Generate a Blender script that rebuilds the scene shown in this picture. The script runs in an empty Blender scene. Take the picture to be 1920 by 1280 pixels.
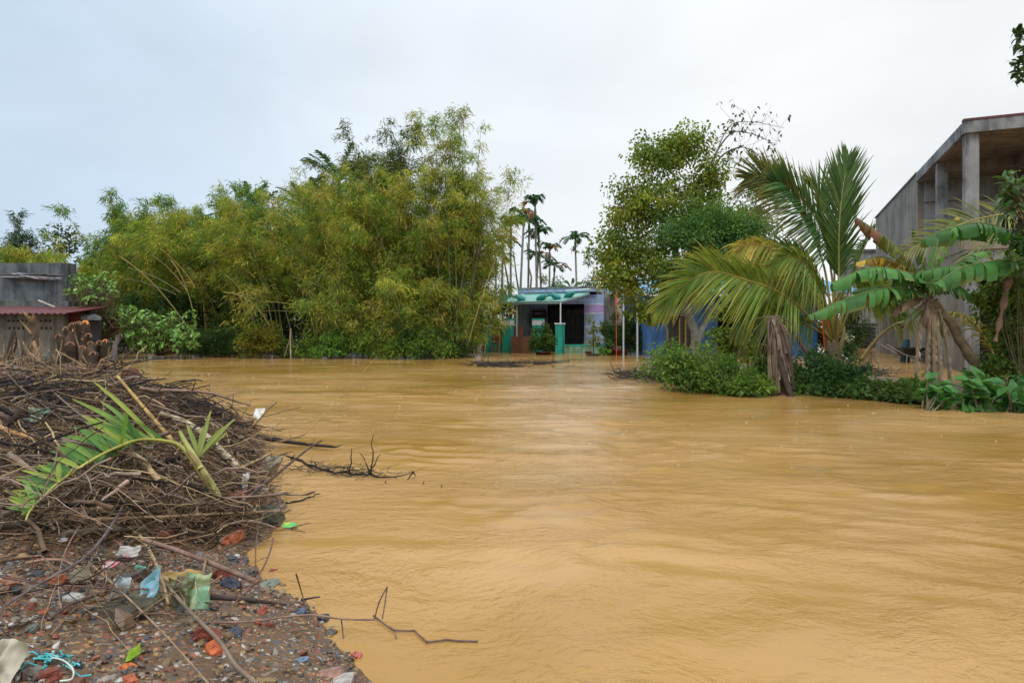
import bpy, math, random
import numpy as np
from mathutils import Vector, Matrix

random.seed(7)
PI = math.pi
col = bpy.context.scene.collection
sc = bpy.context.scene

# ------------------------------------------------------------------ camera
F = 1200.0; CX = 960.0; HY = 612.0; CH = 1.3
cam_d = bpy.data.cameras.new("camera"); cam = bpy.data.objects.new("camera", cam_d); col.objects.link(cam)
cam.location = (0, 0, CH); cam.rotation_euler = (math.radians(90), 0, 0)
cam_d.sensor_width = 36; cam_d.lens = 36 * F / 1920.0
cam_d.shift_y = -(640 - HY) / 1920.0
cam_d.clip_start = 0.05; cam_d.clip_end = 3000
sc.camera = cam
# ------------------------------------------------------------------ world, sun, exposure
SUN_EL, SUN_AZ = 58, 205           # high, from behind the camera and a little to the left-hand side
w = bpy.data.worlds.new("World"); sc.world = w; w.use_nodes = True
nt = w.node_tree; nt.nodes.clear()
def nd(t, typ, **kw):
    n = t.nodes.new(typ)
    for k, v in kw.items(): setattr(n, k, v)
    return n
sky = nd(nt, 'ShaderNodeTexSky'); sky.sky_type = 'NISHITA'; sky.sun_disc = False
sky.sun_elevation = math.radians(SUN_EL); sky.sun_rotation = math.radians(SUN_AZ)
tc = nd(nt, 'ShaderNodeTexCoord')
sep = nd(nt, 'ShaderNodeSeparateXYZ'); nt.links.new(tc.outputs['Generated'], sep.inputs[0])
mr = nd(nt, 'ShaderNodeMapRange', interpolation_type='SMOOTHSTEP'); mr.inputs[1].default_value = -0.75; mr.inputs[2].default_value = 0.45
nt.links.new(sep.outputs['X'], mr.inputs[0])
mp = nd(nt, 'ShaderNodeMapping'); mp.inputs['Scale'].default_value = (1.0, 1.0, 2.6)
nt.links.new(tc.outputs['Generated'], mp.inputs[0])
nz = nd(nt, 'ShaderNodeTexNoise'); nz.inputs['Scale'].default_value = 1.6; nz.inputs['Detail'].default_value = 5; nz.inputs['Roughness'].default_value = .5
nt.links.new(mp.outputs[0], nz.inputs['Vector'])
ma = nd(nt, 'ShaderNodeMath', operation='MULTIPLY_ADD'); ma.inputs[1].default_value = .55; ma.inputs[2].default_value = -.275
nt.links.new(nz.outputs['Fac'], ma.inputs[0])
ad = nd(nt, 'ShaderNodeMath', operation='ADD'); nt.links.new(mr.outputs[0], ad.inputs[0]); nt.links.new(ma.outputs[0], ad.inputs[1])
cr = nd(nt, 'ShaderNodeValToRGB')
cr.color_ramp.elements[0].position = 0; cr.color_ramp.elements[0].color = (.58, .71, .87, 1)
cr.color_ramp.elements[1].position = 1; cr.color_ramp.elements[1].color = (.93, .95, .96, 1)
e = cr.color_ramp.elements.new(.5); e.color = (.79, .87, .94, 1)
nt.links.new(ad.outputs[0], cr.inputs[0])
sk = nd(nt, 'ShaderNodeVectorMath', operation='SCALE'); sk.inputs['Scale'].default_value = 0.10
nt.links.new(sky.outputs[0], sk.inputs[0])
mix = nd(nt, 'ShaderNodeMix', data_type='RGBA'); mix.inputs[0].default_value = 0.93
nt.links.new(sk.outputs[0], mix.inputs[6]); nt.links.new(cr.outputs[0], mix.inputs[7])
bg = nd(nt, 'ShaderNodeBackground')
zen = nd(nt, 'ShaderNodeMapRange', interpolation_type='SMOOTHSTEP'); zen.inputs[1].default_value = 0.35; zen.inputs[2].default_value = 1.0; zen.inputs[3].default_value = 1.0; zen.inputs[4].default_value = 1.9   # an overcast sky grows brighter towards the zenith
nt.links.new(sep.outputs['Z'], zen.inputs[0]); nt.links.new(zen.outputs[0], bg.inputs[1])
cn = nd(nt, 'ShaderNodeTexNoise'); cn.inputs['Scale'].default_value = 2.2; cn.inputs['Detail'].default_value = 6; cn.inputs['Distortion'].default_value = .6; nt.links.new(mp.outputs[0], cn.inputs['Vector'])
cm_ = nd(nt, 'ShaderNodeMapRange'); cm_.inputs[1].default_value = .3; cm_.inputs[2].default_value = .7; cm_.inputs[3].default_value = .93; cm_.inputs[4].default_value = 1.06; nt.links.new(cn.outputs['Fac'], cm_.inputs[0])
cs_ = nd(nt, 'ShaderNodeVectorMath', operation='SCALE'); nt.links.new(mix.outputs[2], cs_.inputs[0]); nt.links.new(cm_.outputs[0], cs_.inputs['Scale'])
nt.links.new(cs_.outputs[0], bg.inputs[0])
wo = nd(nt, 'ShaderNodeOutputWorld'); nt.links.new(bg.outputs[0], wo.inputs[0])
sl = bpy.data.lights.new("sun", 'SUN'); sl.energy = 1.5; sl.angle = math.radians(20); sl.color = (1, .96, .88)
so = bpy.data.objects.new("sun", sl); col.objects.link(so)
_el, _az = math.radians(SUN_EL), math.radians(SUN_AZ)
sdir = Vector((math.cos(_el) * math.sin(_az), math.cos(_el) * math.cos(_az), math.sin(_el)))
so.rotation_euler = sdir.to_track_quat('Z', 'Y').to_euler()
sc.view_settings.view_transform = 'Standard'; sc.view_settings.look = 'None'
sc.view_settings.exposure = 0.08; sc.view_settings.gamma = 1
sc.view_settings.use_curve_mapping = False
sc.render.engine = 'CYCLES'
sc.cycles.max_bounces = 6; sc.cycles.transparent_max_bounces = 4
sc.cycles.use_denoising = True

# ------------------------------------------------------------------ helpers
def at(px, py, d): return np.array(((px - CX) / F * d, d, CH - (py - HY) / F * d))
def wd(py): return CH * F / (py - HY)
def wat(px, py):
    d = wd(py); return np.array(((px - CX) / F * d, d, 0.0))
def lin(c):
    c = np.asarray(c, float) / 255.0
    return np.where(c <= .04045, c / 12.92, ((c + .055) / 1.055) ** 2.4)
def nrm(v):
    v = np.asarray(v, float); return v / (np.linalg.norm(v, axis=-1, keepdims=True) + 1e-9)

class MB:
    def __init__(s): s.V = []; s.Q = []; s.T = []; s.C = []; s.n = 0
    def add(s, V, quads=None, tris=None, c=(.5, .5, .5)):
        V = np.asarray(V, float).reshape(-1, 3); c = np.asarray(c, float)
        if c.ndim == 1: c = np.broadcast_to(c, (len(V), 3))
        s.V.append(V); s.C.append(c)
        if quads is not None and len(quads): s.Q.append(np.asarray(quads).reshape(-1, 4) + s.n)
        if tris is not None and len(tris): s.T.append(np.asarray(tris).reshape(-1, 3) + s.n)
        s.n += len(V)
    def tubes(s, P, R, sides=4, c=(.5, .5, .5), cap=False):
        P = np.asarray(P, float); R = np.asarray(R, float)
        if P.ndim == 2: P = P[None]; R = R[None]
        k, n = P.shape[:2]
        T = np.gradient(P, axis=1); T = nrm(T)
        ref = np.where(np.abs(T[:, :1, 2:3]).mean(axis=1, keepdims=True) > .8, np.array([1., 0, 0]), np.array([0, 0, 1.]))
        ref = np.broadcast_to(ref, T.shape)
        U = nrm(np.cross(T, ref)); W = np.cross(T, U)
        a = np.arange(sides) * 2 * PI / sides
        ring = U[:, :, None] * np.cos(a)[None, None, :, None] + W[:, :, None] * np.sin(a)[None, None, :, None]
        V = P[:, :, None] + ring * R[:, :, None, None]
        i = np.arange(k)[:, None, None] * n * sides; j = np.arange(n - 1)[None, :, None] * sides; m = np.arange(sides)[None, None, :]
        m2 = (m + 1) % sides
        q = np.stack([i + j + m, i + j + m2, i + j + sides + m2, i + j + sides + m], -1).reshape(-1, 4)
        c = np.asarray(c, float)
        if c.ndim == 2: c = np.repeat(c, n * sides, axis=0)
        s.add(V, quads=q, c=c)
        if cap:
            for e in (0, n - 1):
                for kk in range(k):
                    ctr = P[kk, e]; vv = np.vstack([V[kk, e], ctr]); tt = [(x, (x + 1) % sides, sides) for x in range(sides)]
                    s.add(vv, tris=tt, c=c if c.ndim == 1 else c[0])
    def box(s, x, y, z, M=None, c=(.5, .5, .5)):
        V = np.array([(a, b, d) for a in x for b in y for d in z], float)
        if M is not None: V = M(V)
        s.add(V, quads=[(0, 1, 3, 2), (4, 6, 7, 5), (0, 4, 5, 1), (2, 3, 7, 6), (0, 2, 6, 4), (1, 5, 7, 3)], c=c)
    def leaves(s, P, D, L, Wd, c, rng, droop=.25):
        """slim folded leaf, one quad each"""
        k = len(P); D = nrm(D)
        R = rng.normal(size=(k, 3)); S = nrm(np.cross(D, R)); N = np.cross(S, D)
        L = np.broadcast_to(L, (k,))[:, None]; Wd = np.broadcast_to(Wd, (k,))[:, None]
        a = P; b = P + D * L * .45 + S * Wd * .5 + N * Wd * .15; t = P + D * L - np.array([0, 0, 1.]) * L * droop; d = P + D * L * .45 - S * Wd * .5 + N * Wd * .15
        V = np.stack([a, b, t, d], 1).reshape(-1, 3)
        q = np.arange(k * 4).reshape(-1, 4)
        s.add(V, quads=q, c=np.repeat(np.clip(c, 0, 1), 4, axis=0))
    def build(s, name, mat, parent=None, smooth=False, origin=None, kind=None):
        V = np.concatenate(s.V); C = np.concatenate(s.C)
        o3 = np.array(parent_loc.get(parent.name, (0, 0, 0))) if parent is not None else (np.array(origin) if origin is not None else np.zeros(3))
        V = V - o3
        Q = np.concatenate(s.Q) if s.Q else np.zeros((0, 4), int); T = np.concatenate(s.T) if s.T else np.zeros((0, 3), int)
        me = bpy.data.meshes.new(name); me.vertices.add(len(V)); me.vertices.foreach_set('co', V.astype('f').ravel())
        nl = Q.size + T.size; me.loops.add(nl); me.loops.foreach_set('vertex_index', np.concatenate([Q.ravel(), T.ravel()]).astype('i'))
        npol = len(Q) + len(T); me.polygons.add(npol)
        st = np.concatenate([np.arange(len(Q)) * 4, Q.size + np.arange(len(T)) * 3]).astype('i')
        me.polygons.foreach_set('loop_start', st)
        me.polygons.foreach_set('loop_total', np.concatenate([np.full(len(Q), 4), np.full(len(T), 3)]).astype('i'))
        me.polygons.foreach_set('use_smooth', np.full(npol, smooth))
        at_ = me.attributes.new('col', 'FLOAT_COLOR', 'POINT')
        at_.data.foreach_set('color', np.hstack([C, np.ones((len(C), 1))]).astype('f').ravel())
        me.materials.append(mat); me.update(calc_edges=True)
        o = bpy.data.objects.new(name, me); col.objects.link(o)
        if parent is not None:
            o.parent = parent
            parent_loc[o.name] = tuple(o3)
        else:
            o.location = tuple(o3); parent_loc[o.name] = tuple(o3)
        if kind: o['kind'] = kind
        return o
parent_loc = {}
def thing(name, loc, label, cat, group=None):
    o = bpy.data.objects.new(name, None); o.empty_display_size = .2; col.objects.link(o)
    o.location = tuple(loc); parent_loc[o.name] = tuple(float(v) for v in loc)
    o['label'] = label; o['category'] = cat
    if group: o['group'] = group
    return o
def tag(o, label, cat, group=None):
    o['label'] = label; o['category'] = cat
    if group: o['group'] = group
    return o
_kids = {}
def copy_tree(o, label=None, group=None, loc=None, rz=None, s=None):
    def rec(x, par):
        c = x.copy(); col.objects.link(c)
        if par is not None:
            c.parent = par
        for ch in list(KIDS(x)): rec(ch, c)
        return c
    r = rec(o, None)
    if label: r['label'] = label
    if group: r['group'] = group
    if loc is not None: r.location = tuple(loc)
    if rz is not None: r.rotation_euler = (0, 0, rz)
    if s is not None: r.scale = s if hasattr(s, '__len__') else (s, s, s)
    return r
def KIDS(x):
    return PROTO_KIDS.get(x.name, [])
PROTO_KIDS = {}
def register(root):
    """remember the children of a prototype, so copying stays quick"""
    for o in list(col.objects):
        if o.parent is not None:
            p = o
            while p.parent is not None: p = p.parent
            if p == root:
                PROTO_KIDS.setdefault(o.parent.name, []).append(o)

_rngp = np.random.RandomState(3); PERM = _rngp.rand(256, 256)
def vnoise(x, y):
    xi = np.floor(x).astype(int); yi = np.floor(y).astype(int); fx = x - xi; fy = y - yi
    fx = fx * fx * (3 - 2 * fx); fy = fy * fy * (3 - 2 * fy)
    g = lambda a, b: PERM[a & 255, b & 255]
    return (g(xi, yi) * (1 - fx) + g(xi + 1, yi) * fx) * (1 - fy) + (g(xi, yi + 1) * (1 - fx) + g(xi + 1, yi + 1) * fx) * fy - .5
def fbm(x, y, o=4):
    s = 0; a = 1
    for i in range(o):
        s = s + a * vnoise(x * 2 ** i + 17.3 * i, y * 2 ** i + 9.1 * i); a *= .5
    return s

# ------------------------------------------------------------------ materials
def mat_new(name):
    m = bpy.data.materials.new(name); m.use_nodes = True; t = m.node_tree
    return m, t, t.nodes['Principled BSDF']
def vmat(name, rough=.6, transl=0.0, spec=.5, bump=0.0, bscale=60, nvar=.25, nscale=8):
    m, t, p = mat_new(name)
    a = nd(t, 'ShaderNodeAttribute', attribute_name='col')
    tcn = nd(t, 'ShaderNodeTexCoord'); n = nd(t, 'ShaderNodeTexNoise'); n.inputs['Scale'].default_value = nscale; n.inputs['Detail'].default_value = 4
    t.links.new(tcn.outputs['Object'], n.inputs['Vector'])
    r = nd(t, 'ShaderNodeMapRange'); r.inputs[1].default_value = .3; r.inputs[2].default_value = .7; r.inputs[3].default_value = 1 - nvar; r.inputs[4].default_value = 1 + nvar
    t.links.new(n.outputs['Fac'], r.inputs[0])
    mu = nd(t, 'ShaderNodeVectorMath', operation='SCALE'); t.links.new(a.outputs['Color'], mu.inputs[0]); t.links.new(r.outputs[0], mu.inputs['Scale'])
    t.links.new(mu.outputs[0], p.inputs['Base Color'])
    p.inputs['Roughness'].default_value = rough; p.inputs['Specular IOR Level'].default_value = spec
    if bump:
        n2 = nd(t, 'ShaderNodeTexNoise'); n2.inputs['Scale'].default_value = bscale; n2.inputs['Detail'].default_value = 5
        t.links.new(tcn.outputs['Object'], n2.inputs['Vector'])
        b = nd(t, 'ShaderNodeBump'); b.inputs['Strength'].default_value = bump; b.inputs['Distance'].default_value = .01
        t.links.new(n2.outputs['Fac'], b.inputs['Height']); t.links.new(b.outputs[0], p.inputs['Normal'])
    if transl:
        tr = nd(t, 'ShaderNodeBsdfTranslucent'); mx = nd(t, 'ShaderNodeMixShader'); mx.inputs[0].default_value = transl
        sc2 = nd(t, 'ShaderNodeVectorMath', operation='MULTIPLY'); sc2.inputs[1].default_value = (1.25, 1.3, .6)
        t.links.new(mu.outputs[0], sc2.inputs[0]); t.links.new(sc2.outputs[0], tr.inputs['Color'])
        t.links.new(p.outputs[0], mx.inputs[1]); t.links.new(tr.outputs[0], mx.inputs[2])
        t.links.new(mx.outputs[0], t.nodes['Material Output'].inputs[0])
    return m
def stained(name, base, dark, rough=.85, scale=1.2, streak=3.0, amount=.6, bump=.3, light=None):
    """plaster, concrete or paint with rain streaks, blotches and fine relief"""
    m, t, p = mat_new(name)
    tcn = nd(t, 'ShaderNodeTexCoord')
    mp1 = nd(t, 'ShaderNodeMapping'); mp1.inputs['Scale'].default_value = (streak, streak, streak * .12); t.links.new(tcn.outputs['Object'], mp1.inputs[0])
    n1 = nd(t, 'ShaderNodeTexNoise'); n1.inputs['Scale'].default_value = scale; n1.inputs['Detail'].default_value = 7; n1.inputs['Roughness'].default_value = .65; t.links.new(mp1.outputs[0], n1.inputs['Vector'])
    n2 = nd(t, 'ShaderNodeTexNoise'); n2.inputs['Scale'].default_value = scale * .9; n2.inputs['Detail'].default_value = 8; n2.inputs['Roughness'].default_value = .7; t.links.new(tcn.outputs['Object'], n2.inputs['Vector'])
    mm = nd(t, 'ShaderNodeMath', operation='MULTIPLY'); t.links.new(n1.outputs['Fac'], mm.inputs[0]); t.links.new(n2.outputs['Fac'], mm.inputs[1])
    r = nd(t, 'ShaderNodeMapRange'); r.inputs[1].default_value = .19; r.inputs[2].default_value = .33; r.inputs[3].default_value = 0; r.inputs[4].default_value = amount
    t.links.new(mm.outputs[0], r.inputs[0])
    mx = nd(t, 'ShaderNodeMix', data_type='RGBA'); mx.inputs[6].default_value = (*base, 1); mx.inputs[7].default_value = (*dark, 1); t.links.new(r.outputs[0], mx.inputs[0])
    out = mx.outputs[2]
    if light is not None:
        n4 = nd(t, 'ShaderNodeTexNoise'); n4.inputs['Scale'].default_value = scale * .5; n4.inputs['Detail'].default_value = 6; t.links.new(tcn.outputs['Object'], n4.inputs['Vector'])
        r4 = nd(t, 'ShaderNodeMapRange'); r4.inputs[1].default_value = .5; r4.inputs[2].default_value = .68; r4.inputs[4].default_value = .7; t.links.new(n4.outputs['Fac'], r4.inputs[0])
        m4 = nd(t, 'ShaderNodeMix', data_type='RGBA'); m4.inputs[7].default_value = (*light, 1); t.links.new(out, m4.inputs[6]); t.links.new(r4.outputs[0], m4.inputs[0]); out = m4.outputs[2]
    t.links.new(out, p.inputs['Base Color']); p.inputs['Roughness'].default_value = rough
    n3 = nd(t, 'ShaderNodeTexNoise'); n3.inputs['Scale'].default_value = 35; n3.inputs['Detail'].default_value = 6; t.links.new(tcn.outputs['Object'], n3.inputs['Vector'])
    b = nd(t, 'ShaderNodeBump'); b.inputs['Strength'].default_value = bump; b.inputs['Distance'].default_value = .01; t.links.new(n3.outputs['Fac'], b.inputs['Height']); t.links.new(b.outputs[0], p.inputs['Normal'])
    return m
M_leaf = vmat('leaf', .55, .40, .15, nvar=.18, nscale=1.3)
M_gloss_leaf = vmat('glossy_leaf', .42, .28, .25, nvar=.2, nscale=5)
M_culm = vmat('bamboo_stem', .5, 0, .4, nvar=.25, nscale=3)
M_bark = vmat('bark', .85, 0, .1, bump=.8, bscale=30, nvar=.4, nscale=7)
M_stick = vmat('dead_wood', .75, 0, .12, bump=.6, bscale=70, nvar=.35, nscale=14)
M_dry = vmat('dry_leaf', .8, .15, .2, nvar=.3, nscale=5)
M_stone = vmat('wet_stone', .25, 0, .35, bump=.4, bscale=120, nvar=.3, nscale=40)
M_brick = vmat('wet_brick', .5, 0, .2, bump=.9, bscale=90, nvar=.3, nscale=25)
M_paint = vmat('paint', .55, 0, .4, nvar=.08, nscale=3)
M_plastic = vmat('plastic', .35, .25, .5, nvar=.15, nscale=20)
M_metal = vmat('painted_metal', .45, 0, .5, nvar=.12, nscale=4)
M_conc = stained('raw_concrete', (.225, .225, .225), (.05, .05, .052), amount=.9, streak=4.0, scale=1.4, light=(.34, .35, .36))
M_conc_side = stained('side_render', (.235, .205, .16), (.09, .08, .065), amount=.75, scale=1.1, light=(.27, .25, .22))
M_soffit = stained('soffit', (.19, .15, .115), (.07, .055, .045), amount=.8, scale=1.0)
M_oldwall = stained('old_dark_wall', (.13, .14, .15), (.035, .04, .04), amount=.9, scale=1.5, light=(.17, .18, .16))
M_block = stained('block_wall', (.19, .185, .155), (.06, .06, .045), amount=.9, scale=1.6)
M_teal = stained('teal_paint', lin((40, 170, 150)), lin((40, 105, 95)), rough=.6, amount=.6, scale=2.2, bump=.15)
M_tealwash = stained('teal_washed_plaster', lin((130, 175, 150)), lin((90, 105, 75)), amount=.8, scale=2.2)
M_white = stained('white_paint', (.62, .66, .68), (.35, .38, .38), amount=.5, scale=2)
M_lblue = stained('pale_blue_paint', lin((150, 170, 205)), lin((110, 125, 150)), amount=.5, scale=2, bump=.1)
M_lilac = stained('lilac_paint', lin((170, 145, 195)), lin((130, 110, 150)), amount=.4, scale=2, bump=.1)
M_beige = stained('beige_stained_wall', lin((205, 200, 182)), lin((95, 90, 75)), amount=.75, scale=1.6)
M_inner = stained('green_stained_wall', lin((165, 185, 180)), lin((95, 110, 100)), amount=.8, scale=1.5)
M_blue = stained('blue_wall_paint', lin((72, 120, 180)), lin((50, 80, 120)), amount=.6, scale=1.5)
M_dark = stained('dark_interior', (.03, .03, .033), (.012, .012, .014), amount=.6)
M_rooft = stained('tin_roof', lin((120, 175, 165)), lin((85, 125, 115)), rough=.45, amount=.5, scale=1.5)
M_roofb = stained('blue_tin_roof', lin((105, 160, 195)), lin((60, 90, 110)), rough=.45, amount=.5, scale=1.5)
M_roofr = stained('red_tin_roof', lin((108, 42, 48)), lin((45, 30, 30)), rough=.5, amount=.7, scale=2.5)
M_board = stained('brown_board', lin((120, 78, 55)), lin((70, 45, 35)), amount=.6, scale=1.5)

# mud / ground
def ground_material():
    m, t, p = mat_new('mud')
    tcn = nd(t, 'ShaderNodeTexCoord')
    n = nd(t, 'ShaderNodeTexNoise'); n.inputs['Scale'].default_value = 2.5; n.inputs['Detail'].default_value = 9; n.inputs['Roughness'].default_value = .7; t.links.new(tcn.outputs['Object'], n.inputs['Vector'])
    r = nd(t, 'ShaderNodeValToRGB'); r.color_ramp.elements[0].position = .3; r.color_ramp.elements[0].color = (.055, .031, .017, 1)
    r.color_ramp.elements[1].position = .72; r.color_ramp.elements[1].color = (.19, .115, .062, 1)
    t.links.new(n.outputs['Fac'], r.inputs[0]); 
    v = nd(t, 'ShaderNodeTexVoronoi'); v.inputs['Scale'].default_value = 75; v.inputs['Randomness'].default_value = 1; t.links.new(tcn.outputs['Object'], v.inputs['Vector'])
    hs = nd(t, 'ShaderNodeSeparateColor'); t.links.new(v.outputs['Color'], hs.inputs[0])
    r2 = nd(t, 'ShaderNodeValToRGB'); r2.color_ramp.interpolation = 'CONSTANT'
    cols = [(.0, (.16, .10, .06)), (.25, (.09, .075, .06)), (.42, (.30, .10, .05)), (.55, (.22, .17, .12)), (.68, (.08, .09, .11)), (.8, (.34, .2, .08)), (.93, (.4, .38, .35))]
    r2.color_ramp.elements[0].color = (*cols[0][1], 1)
    r2.color_ramp.elements[1].position = cols[1][0]; r2.color_ramp.elements[1].color = (*cols[1][1], 1)
    for a, b in cols[2:]:
        e = r2.color_ramp.elements.new(a); e.color = (*b, 1)
    t.links.new(hs.outputs[0], r2.inputs[0])
    lt = nd(t, 'ShaderNodeMath', operation='GREATER_THAN'); lt.inputs[1].default_value = .6; t.links.new(hs.outputs[1], lt.inputs[0])
    mx = nd(t, 'ShaderNodeMix', data_type='RGBA'); t.links.new(lt.outputs[0], mx.inputs[0]); t.links.new(r.outputs[0], mx.inputs[6]); t.links.new(r2.outputs[0], mx.inputs[7])
    t.links.new(mx.outputs[2], p.inputs['Base Color']); p.inputs['Roughness'].default_value = .38; p.inputs['Specular IOR Level'].default_value = .25
    b = nd(t, 'ShaderNodeBump'); b.inputs['Strength'].default_value = .9; b.inputs['Distance'].default_value = .012
    n5 = nd(t, 'ShaderNodeTexNoise'); n5.inputs['Scale'].default_value = 40; n5.inputs['Detail'].default_value = 8; t.links.new(tcn.outputs['Object'], n5.inputs['Vector'])
    t.links.new(n5.outputs['Fac'], b.inputs['Height']); t.links.new(b.outputs[0], p.inputs['Normal'])
    return m
M_mud = ground_material()

def water_material():
    m, t, p = mat_new('muddy_water')
    tcn = nd(t, 'ShaderNodeTexCoord')
    # slow currents bend every pattern on the surface
    wn = nd(t, 'ShaderNodeTexNoise'); wn.inputs['Scale'].default_value = .28; wn.inputs['Detail'].default_value = 2; t.links.new(tcn.outputs['Object'], wn.inputs['Vector'])
    ws = nd(t, 'ShaderNodeVectorMath', operation='SUBTRACT'); ws.inputs[1].default_value = (.5, .5, .5); t.links.new(wn.outputs['Color'], ws.inputs[0])
    wm = nd(t, 'ShaderNodeVectorMath', operation='SCALE'); wm.inputs['Scale'].default_value = 1.7; t.links.new(ws.outputs[0], wm.inputs[0])
    wa = nd(t, 'ShaderNodeVectorMath', operation='ADD'); t.links.new(tcn.outputs['Object'], wa.inputs[0]); t.links.new(wm.outputs[0], wa.inputs[1])
    def noise(scale, sx, sy, detail, rough=.55, dist=0.0, rot=0.0, typ='FBM'):
        mpn = nd(t, 'ShaderNodeMapping'); mpn.inputs['Scale'].default_value = (sx, sy, 1); mpn.inputs['Rotation'].default_value = (0, 0, rot); t.links.new(wa.outputs[0], mpn.inputs[0])
        n = nd(t, 'ShaderNodeTexNoise'); n.inputs['Scale'].default_value = scale; n.inputs['Detail'].default_value = detail; n.inputs['Roughness'].default_value = rough; n.inputs['Distortion'].default_value = dist
        t.links.new(mpn.outputs[0], n.inputs['Vector']); return n
    c1 = noise(.30, .6, 1.2, 3, .5, .8)
    r = nd(t, 'ShaderNodeValToRGB'); r.color_ramp.elements[0].position = .36; r.color_ramp.elements[0].color = (.315, .168, .036, 1)
    r.color_ramp.elements[1].position = .66; r.color_ramp.elements[1].color = (.475, .278, .100, 1)
    t.links.new(c1.outputs['Fac'], r.inputs[0])
    t.links.new(r.outputs[0], p.inputs['Base Color'])
    p.inputs['Roughness'].default_value = .07; p.inputs['IOR'].default_value = 1.33
    a = noise(1.3, .6, 1.5, 3, .5, 1.2); b = noise(8, .7, 1.25, 4, .6, .3); d = noise(30, .85, 1.15, 4, .62, .15)
    # ripple patches: fine ripples are strong only here and there
    pm = noise(.9, .6, 1.4, 3, .5, .5); pr = nd(t, 'ShaderNodeMapRange'); pr.inputs[1].default_value = .4; pr.inputs[2].default_value = .62; pr.inputs[3].default_value = .22; pr.inputs[4].default_value = 1.0; t.links.new(pm.outputs['Fac'], pr.inputs[0])
    B1 = nd(t, 'ShaderNodeBump'); B1.inputs['Strength'].default_value = .38; B1.inputs['Distance'].default_value = .04; t.links.new(a.outputs['Fac'], B1.inputs['Height'])
    B2 = nd(t, 'ShaderNodeBump'); B2.inputs['Distance'].default_value = .034; t.links.new(pr.outputs[0], B2.inputs['Strength']); t.links.new(b.outputs['Fac'], B2.inputs['Height']); t.links.new(B1.outputs[0], B2.inputs['Normal'])
    B3 = nd(t, 'ShaderNodeBump'); B3.inputs['Distance'].default_value = .0105; t.links.new(pr.outputs[0], B3.inputs['Strength']); t.links.new(d.outputs['Fac'], B3.inputs['Height']); t.links.new(B2.outputs[0], B3.inputs['Normal'])
    t.links.new(B3.outputs[0], p.inputs['Normal'])
    return m
M_water = water_material()

# ------------------------------------------------------------------ terrain
SH = [(30, -30), (6, -8), (2.2, -2), (.45, .4), (-.35, 1.6), (-.56, 2.34), (-.67, 2.61), (-.93, 3.01), (-1.28, 3.41), (-1.49, 3.64), (-1.5, 3.92), (-1.61, 4.6), (-2.1, 5.4), (-2.5, 6.4), (-2.74, 7.2), (-3.6, 8.6),
      (-4.9, 9.6), (-6.6, 10.8), (-9, 12), (-14, 14), (-18.5, 20), (-19, 26), (-60, 28), (-120, 28), (-120, -30)]
FARB = [(-120, 27)] + [tuple(wat(px, py)[:2]) for px, py in ((150, 662), (250, 662), (380, 663), (440, 664), (530, 664), (600, 666), (700, 666), (800, 668), (870, 668), (905, 662))] + [(-2, 36), (60, 42), (900, 44), (900, 1200), (-900, 1200), (-900, 27)]
ISL = [tuple(wat(px, py)[:2]) for px, py in ((1262, 690), (1300, 704), (1350, 716), (1440, 728), (1520, 732), (1620, 735), (1720, 745), (1800, 756), (1920, 762), (2150, 775), (2150, 745), (1920, 728), (1800, 718), (1640, 706), (1520, 690), (1380, 682), (1260, 682))]
def sdist(x, y, poly):
    pts = np.array(poly, float); d2 = np.full(x.shape, 1e18); ins = np.zeros(x.shape, bool); n = len(pts)
    for i in range(n):
        a = pts[i]; b = pts[(i + 1) % n]; ab = b - a
        t = np.clip(((x - a[0]) * ab[0] + (y - a[1]) * ab[1]) / (ab @ ab), 0, 1)
        d2 = np.minimum(d2, (x - a[0] - t * ab[0]) ** 2 + (y - a[1] - t * ab[1]) ** 2)
        c = ((a[1] > y) != (b[1] > y))
        with np.errstate(divide='ignore', invalid='ignore'):
            c &= x < (b[0] - a[0]) * (y - a[1]) / (b[1] - a[1] + 1e-12) + a[0]
        ins ^= c
    return np.where(ins, 1, -1) * np.sqrt(d2)
def height(x, y):
    x = np.asarray(x, float); y = np.asarray(y, float)
    s = sdist(x, y, SH) + .10 * fbm(x * 3, y * 3, 3)
    k = np.clip((y - 4.2) / 2.5, 0, 1)
    rate = 1.7 * (1 - k) + .75 * k; top = .62 * (1 - k) + .78 * k - .14 * np.clip((y - 6.8) / 1.2, 0, 1)
    near = np.clip((14 - y) / 4, .45, 1)
    h1 = np.where(s > 0, top * near * (1 - np.exp(-np.maximum(s, 0) / rate)), np.maximum(s * .45, -.8))
    bump = np.clip(s / .3, 0, 1) * np.clip((13 - y) / 2, 0, 1)
    h1 = h1 + bump * (.09 * fbm(x * 1.7 + 3, y * 1.7, 3) + .035 * fbm(x * 9, y * 9, 4))
    hp = np.clip((y - 4.4) / 1.2, 0, 1) * np.clip((s - .25) / .5, 0, 1) * np.clip((9.5 - y) / 2, 0, 1)
    h1 = h1 + hp * (.22 * fbm(x * 1.25 + 11, y * 1.1, 2) + .03 * np.clip(-x - 2.6, 0, 2))
    s2 = sdist(x, y, FARB) + .5 * fbm(x * .8, y * .8, 3)
    h2 = np.where(s2 > 0, .12 * (1 - np.exp(-np.maximum(s2, 0) / .8)), np.maximum(s2 * .45, -.8))
    s3 = sdist(x, y, ISL) + .25 * fbm(x * 1.5, y * 1.5, 3)
    h3 = np.where(s3 > 0, .10 * (1 - np.exp(-np.maximum(s3, 0) / .4)), np.maximum(s3 * .6, -.8))
    return np.maximum(np.maximum(h1, h2), h3)
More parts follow.
